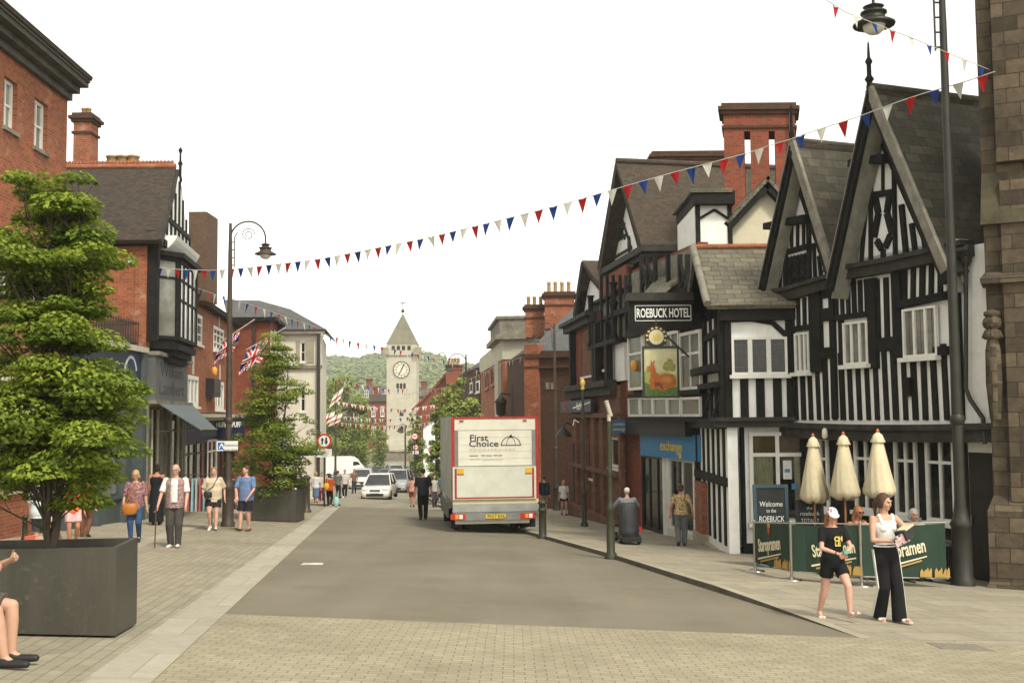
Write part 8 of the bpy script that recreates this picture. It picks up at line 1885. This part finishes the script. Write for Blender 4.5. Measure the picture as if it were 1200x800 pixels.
for tx, z, y_ in (('CH', .725, -.105), ('LE', .68, -.092)):
    M_ = f['W'] @ Matrix.Translation(f['U']((0, y_ * k, z * k))) @ Matrix.Rotation(R(86), 4, 'X'); text3d(tx, M_, .085, MATS['gold'], f['root'], depth=.004, bold=.004)
m = MB(); wr = f['AJ'][0][2]; el = f['AJ'][0][1]; q = wr.lerp(el, .12); tap(m, q, wr.lerp(el, .18), .018 * k, .018 * k, True, True); m.local('wristband', MATS['shoe_black'], f['root'], uv=False)
g, H = at(1040, 730, 577); k = H
f = person('young woman in white vest top and black trousers with white side stripe', g, R(14), H, legs=((-.05, .02, -.3), (.1, .0, .1)), arms=((-.01, .13, .635, (-1, .4, -.5)), (.09, .17, .66, (1, .2, -.5))), fem=True,
    top_=dict(mat=C('tank_white', (.72, .71, .68)), sleeve=0, hem=.58, tank=True, g=.006, name='vest_top'), bot=dict(type='flare', mat=C('trouser_black', (.012, .012, .013)), stripe=M('stripe_white', (.65, .65, .62), .8, 0)), shoes='sandal', skin='skin', hair='pony', hairm='hair_brown', vox=.0065, turn=R(25), tilt=.12)
m = MB(); c = f['AJ'][1][2].lerp(f['AJ'][0][2], .5) + Vector((.02 * k, -.03 * k, .05 * k)); rq = Matrix.Rotation(R(-22), 3, 'Y') @ Matrix.Rotation(R(20), 3, 'Z')
def obox(m, c, s, r_): m.hexa([c + r_ @ Vector((x * s[0], y * s[1], z * s[2])) for z in (-.5, .5) for x, y in ((-.5, -.5), (.5, -.5), (.5, .5), (-.5, .5))])
obox(m, c, (.2, .16, .13), rq); bk_ = prop('black_box', m, M('box_black', (.02, .02, .02), .5, .1), 'black box carried by the woman in white vest', 'box', f)
m = MB(); obox(m, c + Vector((.01, 0, .075)), (.19, .15, .02), rq); prop('open_book', m, M('page_cream', (.6, .5, .33), .8, .1), 'open book lying on the black box in her arms', 'book', f)
m = MB(); obox(m, c + Vector((-.1, -.07, -.07)), (.22, .03, .13), Matrix.Rotation(R(-25), 3, 'Y')); prop('magazine', m, C('mag_print', (.5, .5, .48), [(.05, .05, .06), (.5, .3, .3)], 30, .5), 'grey printed magazine held below the black box', 'magazine', f)
# --- terrace guests
for (u, d, vh, lab, kw) in ((1004, 21.7, 586, 'sunburnt woman with reddish hair seated behind the barrier between the walkers', dict(skin='skin_tan', hair='long', hairm='hair_ginger', glasses='sun', top_=dict(mat=C('top_rust', (.35, .14, .08)), sleeve=0, tank=True, hem=.5))), (1071, 21.3, 591, 'grey haired woman seated behind the barrier near the lamp post', dict(skin='skin_pink', hair='bob', hairm='hair_grey', top_=dict(mat=C('top_pale', (.6, .56, .52)), sleeve=.4, hem=.5)))):
    g = gd(u, d); g.z += .1; zt_ = P(u, vh, d).z; H = min(1.75, max(1.5, (zt_ - g.z) / (.99 - .515 + .29)))
    ch_ = top('terrace_chair', g, 'black metal chair under the ' + ('sunburnt' if u < 1020 else 'grey haired') + ' seated woman', 'chair', 'terrace chairs'); sz = .29 * H - .09
    m = MB(); m.box(-.22, .22, -.2, .22, sz - .03, sz); m.local('seat', DM, ch_); m = MB(); m.box(-.22, .22, .2, .23, sz + .25, sz + .42); m.tube([(-.2, .22, sz), (-.2, .25, sz + .42)], .012, 6); m.tube([(.2, .22, sz), (.2, .25, sz + .42)], .012, 6); m.local('backrest', DM, ch_)
    for sx in (-1, 1):
        for sy in (-1, 1): m = MB(); m.tube([(sx * .2, sy * .18, sz - .02), (sx * .22, sy * .2, -.03)], .012, 6); m.local('leg', DM, ch_)
    person(lab, g, R(0 if u > 1020 else 20), H, legs=((.25, 0, 0), (.22, 0, 0)), arms=((-.08, .2, .5), (.08, .22, .5)), hipz=.29, lean=.15, fem=True, bot=dict(type='trousers', mat=MATS['trouser_black']), shoes='shoe_black' if u > 1020 else 'sandal', vox=.01, **kw)
# --- others on the right pavement
g, H = at(799, 644, 566)
f = person('person with hair bun, leopard patterned shirt and grey trousers walking away', g, R(172), H, legs=walk(.07, 1), arms=((-.19, -.02, .5), (.17, .05, .5)), fem=True, top_=dict(mat=C('shirt_leopard', (.4, .27, .12), [(.05, .035, .02), (.5, .4, .22)], 26, .52), sleeve=.35, hem=.5, loose=.015), bot=dict(type='trousers', mat=C('trouser_grey', (.13, .13, .13)), w=1.15), shoes='shoe_black', hair='bun', hairm='hair_brown', skin='skin_tan', vox=.012)
g, H = at(661, 606, 562, hmin=1.3); person('child in white t-shirt and black shorts walking beside the bank', g, R(10), H, legs=walk(.06, -1), fem=True, top_=dict(mat=C('tee_white', (.7, .7, .68)), sleeve=.4, loose=.012, hem=.46), bot=dict(type='shorts', mat=C('short_black', (.02, .02, .025)), len=.5), shoes='shoe_black', hair='long', hairm='hair_blond', vox=.014)
g, H = at(638, 604, 557); person('person in dark jumper and tan shorts standing just right of the truck', g, R(190), H, legs=((.03, 0, 0), (-.03, 0, 0)), top_=dict(mat=C('jumper_dark', (.02, .025, .035)), sleeve=.95, loose=.014, hem=.48), bot=dict(type='shorts', mat=C('short_tan', (.3, .22, .14)), len=.9), shoes='shoe_brown', hairm='hair_dark', vox=.014)
# mobility scooter with rider seen from behind
g = base(737, 641); sct = top('mobility_scooter', g, 'dark covered mobility scooter ridden away by a white haired person', 'mobility scooter', rz=R(4)); zs = P(737, 598, g.y).z - g.z
m = MB(); loft(m, [(.14, .24, .28, 0), (.3, .27, .3, 0), (.75, .25, .2, .0), (1.0, .23, .12, .0), (1.06, .19, .08, 0)], 16); fuse(m, 'rear_cover', M('cover_dark', (.03, .033, .038), .55, .4, 5, bmp=.6, bscale=14), sct, .02, 1)
m = MB(); m.box(-.24, .24, -.55, .5, .1, .2); m.local('deck', TD, sct); m = MB(); m.tube([(0, .75, .15), (0, .85, .85), (0, .75, 1.0)], .03, 8); m.tube([(-.28, .7, 1.02), (.28, .7, 1.02)], .018, 6); m.local('tiller', TD, sct)
for x, y in ((-.24, -.15), (.24, -.15), (-.22, .7), (.22, .7)): wheel(x, y, .12, .08, sct)
m = MB(); m.box(.27, .33, -.06, .05, .3, .44); m.local('rear_lamp', MATS['light_red'], sct)
f = person('white haired person in grey top riding the mobility scooter, seen from behind', g + Vector((0, .25, .0)), R(184), 1.62, legs=((.2, .12, 0), (.2, .12, 0)), arms=((-.13, .25, .62), (.13, .25, .62)), hipz=.41, lean=.05, top_=dict(mat=C('top_grey', (.22, .22, .24)), sleeve=.9, hem=.5, loose=.02), bot=dict(type='trousers', mat=MATS['trouser_black']), shoes='shoe_black', hair='short', hairm='hair_white', build=1.2, vox=.012, detail=False)
# --- man in the carriageway and people by the truck
g, H = at(496, 609, 548); person('man in dark shirt and black trousers walking away along the road', g, R(186), H, legs=walk(.07, 1), arms=((-.17, .0, .47), (.17, .06, .48)), top_=dict(mat=C('shirt_charcoal', (.025, .028, .035)), sleeve=.45, hem=.47, loose=.02), bot=dict(type='trousers', mat=MATS['trouser_black'], w=1.1), shoes='shoe_black', hairm='hair_dark', vox=.013, build=1.1)
def far(u, vf, vh, rz, lab, tc_, bt, bc, hm='hair_brown', sl=.45, fem=False, hair='short', st=.06, d=None, **kw):
    g, H = at(u, vf, vh, d); nm = lambda c: 'cl_%d_%d_%d' % tuple(int(x * 99) for x in c)
    b_ = dict(type=bt, mat=C(nm(bc), bc)); 
    if bt == 'shorts': b_['len'] = .7
    if bt == 'skirt': b_['bottom'] = .2
    return person(lab, g, R(rz), H, legs=walk(st, 1 if rnd.random() < .5 else -1), fem=fem, top_=dict(mat=C(nm(tc_), tc_), sleeve=sl, hem=.48, loose=.012), bot=b_, shoes='shoe_black' if rnd.random() < .6 else 'shoe_white', hairm=hm, hair=hair, vox=.018, detail=False, **kw)
far(483, 594, 557, 180, 'person in pink top and shorts walking just left of the man in the road', (.5, .28, .22), 'shorts', (.3, .08, .08), fem=True, hair='bob', skin='skin_tan')
far(520, 591, 552, 175, 'person in teal top beside the parked car left of the truck', (.08, .2, .22), 'trousers', (.1, .15, .2), 'hair_grey', d=50)
far(509, 589, 556, 20, 'person in pale jacket standing in front of the parked blue car', (.4, .38, .34), 'trousers', (.05, .05, .06), d=54)
# --- left pavement, far group
far(386, 594, 554, 178, 'woman in rust red top and black trousers carrying a yellow bag', (.4, .07, .02), 'trousers', (.015, .015, .018), fem=True, hair='bob')
far(370, 590, 552, 182, 'woman in white top and long blue skirt on the left pavement', (.6, .6, .6), 'skirt', (.1, .16, .3), 'hair_blond', fem=True, hair='bob')
far(404, 583, 550, 5, 'man in black and white top walking towards the camera by the kerb', (.55, .53, .5), 'trousers', (.015, .015, .018), 'hair_dark')
far(396, 584, 551, 170, 'person in grey green jacket in the group at the far kerb', (.12, .14, .13), 'trousers', (.03, .03, .04))
far(377, 588, 553, 10, 'person in pale shirt and maroon trousers between two women', (.5, .45, .42), 'trousers', (.12, .02, .03))
far(352, 598, 552, 190, 'person in black coat standing at the end of the far planter', (.02, .02, .025), 'trousers', (.02, .02, .02), 'hair_grey', sl=.95)
far(345, 600, 551, 15, 'person with blue headscarf behind the far planter', (.07, .14, .2), 'trousers', (.03, .04, .06), 'hair_dark', fem=True, hair='bob', d=39)
far(318, 600, 553, 20, 'person in red top hidden behind the far planter', (.45, .05, .04), 'trousers', (.05, .05, .06), fem=True, hair='bob', d=38.5)
far(330, 600, 556, -20, 'person in white shirt hidden behind the far planter', (.6, .58, .55), 'trousers', (.06, .05, .05), d=40)
far(415, 574, 549, 0, 'distant person in brown top at the far left kerb', (.2, .12, .08), 'trousers', (.04, .04, .05), d=76)
far(362, 584, 551, 0, 'person in grey top behind the woman in the long skirt', (.3, .3, .3), 'trousers', (.05, .05, .07), d=60)
for u, v, c_, lab in ((390, 590, (.6, .35, .03), 'yellow shoulder bag hanging beside the rust red top'), (394.5, 592, (.3, .55, .52), 'pale turquoise carrier bag held at the kerb')):
    q = gp(u - 4, 594); m = MB(); z0 = q.z + (.75 if u < 392 else .08); xx = X(u - (7 if u < 392 else 0), q.y); m.ball((xx, q.y - .12, z0 + .17), (.13, .07, .17 if u < 392 else .24), 10); m.tube([(xx - .08, q.y - .12, z0 + .25), (xx, q.y - .12, z0 + .6), (xx + .08, q.y - .12, z0 + .25)], .012, 5); tag(m.build('shoulder_bag' if u < 392 else 'carrier_bag', M('bag%d' % u, c_, .6, .1)), lab, 'bag')
# --- left pavement, nearer people
g, H = at(158, 634, 550, d=24.2); f = person('blond woman in floral blouse and jeans with an orange shoulder bag', g, R(8), H, legs=walk(.05, 1), arms=((-.15, .06, .5), (.16, .03, .48)), fem=True, build=1.12, top_=dict(mat=C('blouse_floral', (.2, .12, .12), [(.45, .3, .27), (.07, .06, .12), (.4, .12, .1)], 24, .56), sleeve=.45, hem=.45, loose=.02), bot=dict(type='slim', mat=C('jeans', (.04, .08, .17))), shoes='shoe_black', hair='bob', hairm='hair_blond', vox=.01, glasses=True)
m = MB(); c = Vector((-.05 * H, -.13 * H, .47 * H)); loft(m, [(-.13, .1, .05, 0), (-.1, .16, .07, 0), (.04, .17, .07, 0), (.12, .12, .05, 0)], 14, M_=lambda v: v + c); bgo = m; prop('orange_handbag', m, M('bag_orange', (.42, .15, .03), .5, .15, 5), 'orange leather shoulder bag at the floral blouse woman\'s side', 'handbag', f)
m = MB(); m.tube([c + Vector((-.1, 0, .1)), f['U']((-.05 * H, -.085 * H, .66 * H)), f['U']((.02 * H, -.09 * H, .74 * H)), f['U']((.06 * H, -.03 * H, .835 * H)), f['U']((.05 * H, .05 * H, .8 * H)), c + Vector((.12, .02, .1))], .01, 6); m.v = [tuple(f['W'] @ Vector(v)) for v in m.v]; m.build('strap', MATS['bag_orange'], [o for o in COL.objects if o.name == 'orange_handbag'][0])
g, H = at(183, 615, 543); person('woman in long black halter dress seen from behind by the shop window', g, R(190), H, legs=((.02, 0, 0), (-.02, 0, 0)), arms=((-.15, .02, .47), (.15, .05, .48)), fem=True, build=1.1, top_=dict(mat=C('dress_black', (.015, .016, .02)), sleeve=0, tank=True, hem=.52), bot=dict(type='dress', mat=MATS['dress_black'], bottom=.05, width=.12, top=.6), shoes='shoe_black', hair='bun', hairm='hair_dark', skin='skin_tan', vox=.012)
g, H = at(205, 641, 543); k = H
f = person('bald man in checked waistcoat, white t-shirt and grey trousers walking with a cane', g, R(6), H, legs=((.02, .0, 0), (.06, 0, .1)), arms=((-.19, .1, .49, (-1, .6, 0)), (.14, .1, .5)), top_=dict(mat=C('tee_white2', (.66, .66, .64)), sleeve=.42, hem=.47, loose=.012, vest=C('check_pink', (.3, .17, .15), [(.42, .3, .26), (.17, .12, .13)], 34, .5)), bot=dict(type='trousers', mat=C('trouser_charcoal', (.06, .055, .05)), w=1.1), shoes='shoe_white', hair='bald', hairm='hair_grey', skin='skin_pink', vox=.01, glasses=True, build=1.12)
m = MB(); w_ = f['AJ'][0][2] + Vector((-.01, -.05, -.05)); m.tube([w_ + Vector((.0, .06, .02)), w_ + Vector((0, -.04, .03)), w_ + Vector((0, -.06, .0)), Vector((w_.x - .01, w_.y - .1, .01))], .013, 8); prop('walking_cane', m, M('cane_wood', (.09, .025, .015), .4, .1), 'dark red walking cane in the bald man\'s hand', 'cane', f)
g, H = at(250, 621, 547); f = person('woman in beige t-shirt and black shorts with a black cross-body bag', g, R(10), H, legs=((.03, .03, -.3), (.1, 0, .2)), arms=((-.15, .1, .56), (.17, -.02, .5)), fem=True, build=1.22, top_=dict(mat=C('tee_beige', (.55, .45, .32)), sleeve=.42, hem=.45, loose=.03), bot=dict(type='shorts', mat=MATS['short_black'], len=.62), shoes='shoe_white', hair='short', hairm='hair_ginger', skin='skin_pink', vox=.011)
m = MB(); c = Vector((-.08 * H, -.14 * H, .57 * H)); loft(m, [(-.09, .07, .03, 0), (-.06, .11, .04, 0), (.06, .11, .04, 0), (.08, .09, .03, 0)], 12, M_=lambda v: v + c); m.tube([c + Vector((-.06, 0, .07)), f['U']((0, -.11 * H, .7 * H)), f['U']((.06 * H, -.04 * H, .83 * H)), f['U']((.05 * H, .06 * H, .79 * H))], .012, 6); prop('cross_body_bag', m, MATS['shoe_black'], 'black cross-body bag worn by the woman in beige', 'bag', f)
g, H = at(288, 622, 545); person('man in blue t-shirt and black shorts walking beside the far planter', g, R(-14), H, legs=((.1, .0, .3), (-.03, 0, 0)), arms=((-.08, .13, .53, (-1, .5, 0)), (.1, .12, .52, (1, .5, 0))), top_=dict(mat=C('tee_blue', (.13, .2, .36)), sleeve=.42, hem=.46, loose=.022), bot=dict(type='shorts', mat=MATS['short_black'], len=.85), shoes='shoe_brown', hair='short', hairm='hair_brown', skin='skin_pink', vox=.011, turn=-.5, build=1.1)
g, H = at(270, 612, 550, d=32.5); person('woman in black floral dress half hidden behind the near left lamp post', g, R(-30), H, legs=((.03, 0, 0), (-.03, 0, 0)), fem=True, top_=dict(mat=C('dress_floral', (.03, .03, .04), [(.5, .45, .4), (.4, .1, .1)], 24, .6), sleeve=.3, hem=.45), bot=dict(type='dress', mat=MATS['dress_floral'], bottom=.28, width=.13), shoes='shoe_black', hair='long', hairm='hair_brown', vox=.013)
# --- people behind the near tree
g, H = at(45, 634, 560, d=20.5); person('person in white t-shirt and dark shorts standing behind the near tree', g, R(170), H, legs=((.02, 0, 0), (-.02, 0, 0)), top_=dict(mat=C('tee_ice', (.55, .62, .62)), sleeve=.45, hem=.45, loose=.02), bot=dict(type='shorts', mat=C('short_slate', (.06, .07, .08)), len=.9), shoes='shoe_white', hair='short', hairm='hair_grey', vox=.013)
g, H = at(85, 628, 560, d=22.5); person('woman in bright orange top and pink shorts behind the near tree', g, R(25), H, legs=walk(.05, 1), fem=True, top_=dict(mat=C('top_orange', (.75, .16, .03)), sleeve=.2, hem=.47, loose=.01), bot=dict(type='shorts', mat=C('short_pink', (.6, .38, .38)), len=.75), shoes='sandal', hair='long', hairm='hair_brown', skin='skin_tan', vox=.013)
g, H = at(66, 630, 562, d=23.0); person('woman in pale grey vest beside the trunk of the near tree', g, R(-20), H, legs=walk(.03, 1), fem=True, top_=dict(mat=C('top_dove', (.4, .39, .37)), sleeve=.2, hem=.47), bot=dict(type='shorts', mat=C('short_olive', (.12, .1, .06)), len=.7), shoes='sandal', hair='long', hairm='hair_blond', skin='skin_tan', vox=.013)
g, H = at(99, 622, 556, d=25.2); person('person in dark red top behind the woman in orange', g, R(185), H, legs=walk(.03, -1), top_=dict(mat=C('top_crimson', (.35, .015, .02)), sleeve=.9, hem=.46, loose=.02), bot=dict(type='trousers', mat=C('trouser_rust', (.16, .07, .04))), shoes='shoe_brown', hair='short', hairm='hair_dark', vox=.013)
# carrier bags on the ground by the brick stall
for i, (u, c_, lab) in enumerate(((36, (.5, .1, .07), 'red striped paper bag on the ground by the green bollard'), (47, (.5, .33, .22), 'pale orange paper bag beside the red striped one'))):
    q = gd(u, 20.3); m = MB(); m.hexa([(q.x - .09, q.y - .06, q.z + .0), (q.x + .09, q.y - .06, q.z), (q.x + .09, q.y + .06, q.z), (q.x - .09, q.y + .06, q.z), (q.x - .1, q.y - .05, q.z + .34), (q.x + .1, q.y - .05, q.z + .34), (q.x + .1, q.y + .05, q.z + .34), (q.x - .1, q.y + .05, q.z + .34)]); tag(m.build('paper_bag', M('paper_bag%d' % i, c_, .8, .2)), lab, 'bag')
# clothes rail outside the shop
q = gd(229, 30.5); cr = top('clothes_rail', q, 'rail of pale blue garments outside the shop with the awning', 'clothes rail'); m = MB()
for x in (-.45, .45): m.tube([(x, -.2, .02), (x, .2, .02)], .018, 6); m.tube([(x, 0, .02), (x, 0, 1.45)], .016, 6)
m.tube([(-.45, 0, 1.45), (.45, 0, 1.45)], .016, 6); m.local('frame', DM, cr)
for i in range(8):
    m = MB(); x = -.38 + i * .108; n_ = 6; m.hexa([(x - .02, -.2 - .02 * (i % 2), .45), (x + .03, -.2, .45), (x + .03, .2, .45), (x - .02, .2, .45), (x - .015, -.17, 1.35), (x + .02, -.17, 1.35), (x + .02, .17, 1.35), (x - .015, .17, 1.35)]); m.local('garment', C('garm%d' % (i % 3), ((.25, .42, .45), (.4, .38, .36), (.35, .1, .1))[i % 3]), cr)
# --- seated man at the left edge, on a stone bench outside the frame
d_ = 8.3; g = Vector((-4.8, 9.62, G(-4.8, 9.6))); bn = top('stone_bench', g + Vector((-.1, .05, 0)), 'low stone bench under the seated man at the left edge', 'bench'); m = MB(); m.box(-.9, .28, -.22, .3, .34, .44); m.local('seat', MATS['kerb_top'], bn)
for x in (-.75, .12): m = MB(); m.box(x - .1, x + .1, -.18, .26, -.1, .34); m.local('leg', MATS['kerb_top'], bn)
f = person('man in dark shorts seated at the left edge with bare knees in view', g, R(84), 1.74, legs=((.27, 0, 0, .06), (.24, 0, 0, .05)), arms=((-.1, .17, .47), (.09, .2, .5)), hipz=.30, hipy=-.02, lean=.02, top_=dict(mat=C('tee_olive', (.12, .11, .09)), sleeve=.25, hem=.5, loose=.02), bot=dict(type='shorts', mat=C('short_brown', (.1, .085, .07)), len=.85, g=.014), shoes='shoe_black', hair='short', hairm='hair_grey', skin='skin', vox=.008)
# ---------------------------------------------------------------- parts made of several pieces become one part each
def islands(me):
    p = list(range(len(me.vertices)))
    def find(a):
        while p[a] != a: p[a] = p[p[a]]; a = p[a]
        return a
    for e in me.edges:
        a, b = find(e.vertices[0]), find(e.vertices[1])
        if a != b: p[a] = b
    key = {}
    for v in me.vertices: key.setdefault(tuple(round(c, 4) for c in v.co), []).append(v.index)
    for l in key.values():
        for i in l[1:]:
            a, b = find(l[0]), find(i)
            if a != b: p[a] = b
    g = {}
    for v in me.vertices: g.setdefault(find(v.index), []).append(v.index)
    return list(g.values())
for o in list(COL.objects):
    if o.type == 'MESH' and o.parent and o.name.split('.')[0] in ('shop_post', 'timber_post', 'shutter_rail', 'keystone', 'shutter', 'slit_window', 'belfry_opening', 'pilaster', 'vent', 'notice'):
        gs = islands(o.data)
        if 1 < len(gs) <= 12:
            for g in gs:
                bm = bmesh.new(); bm.from_mesh(o.data); bm.verts.ensure_lookup_table(); s_ = set(g)
                bmesh.ops.delete(bm, geom=[v for v in bm.verts if v.index not in s_], context='VERTS'); me = bpy.data.meshes.new(o.name.split('.')[0]); bm.to_mesh(me); bm.free()
                for m in o.data.materials: me.materials.append(m)
                n = bpy.data.objects.new(o.name.split('.')[0], me); COL.objects.link(n); n.parent = o.parent
            bpy.data.objects.remove(o)
# ---------------------------------------------------------------- light, sky, haze, view
w = bpy.data.worlds.new('World'); SC.world = w; w.use_nodes = True; t = w.node_tree; bg = t.nodes['Background']
sky = t.nodes.new('ShaderNodeTexSky'); sky.sky_type = 'NISHITA'; sky.sun_disc = False; SE, SA = R(52), R(150)
sky.sun_elevation = SE; sky.sun_rotation = SA; sky.air_density = 1.0; sky.dust_density = 1; sky.ozone_density = 1
hs = t.nodes.new('ShaderNodeHueSaturation'); hs.inputs['Saturation'].default_value = .12; t.links.new(sky.outputs[0], hs.inputs['Color'])
tint = mixc(t, 1, hs.outputs[0], (1.0, .965, .86), 'MULTIPLY')
t.links.new(tint, bg.inputs[0]); bg.inputs[1].default_value = .15
sd = bpy.data.lights.new('sun', 'SUN'); sd.energy = 1.5; sd.angle = R(10); sd.color = (1, .93, .8); so = bpy.data.objects.new('sun', sd); COL.objects.link(so)
# nishita: rotation measured from +Y towards +X
dirv = Vector((math.sin(SA) * math.cos(SE), math.cos(SA) * math.cos(SE), math.sin(SE)))
so.rotation_euler = dirv.to_track_quat('Z', 'Y').to_euler()
SC.view_settings.view_transform = 'Standard'; SC.view_settings.look = 'None'; SC.view_settings.gamma = 1; SC.view_settings.exposure = 1.15
SC.cycles.use_denoising = True; SC.cycles.max_bounces = 6; SC.cycles.transparent_max_bounces = 12; SC.cycles.volume_bounces = 0
SC.cycles.sample_clamp_indirect = 6
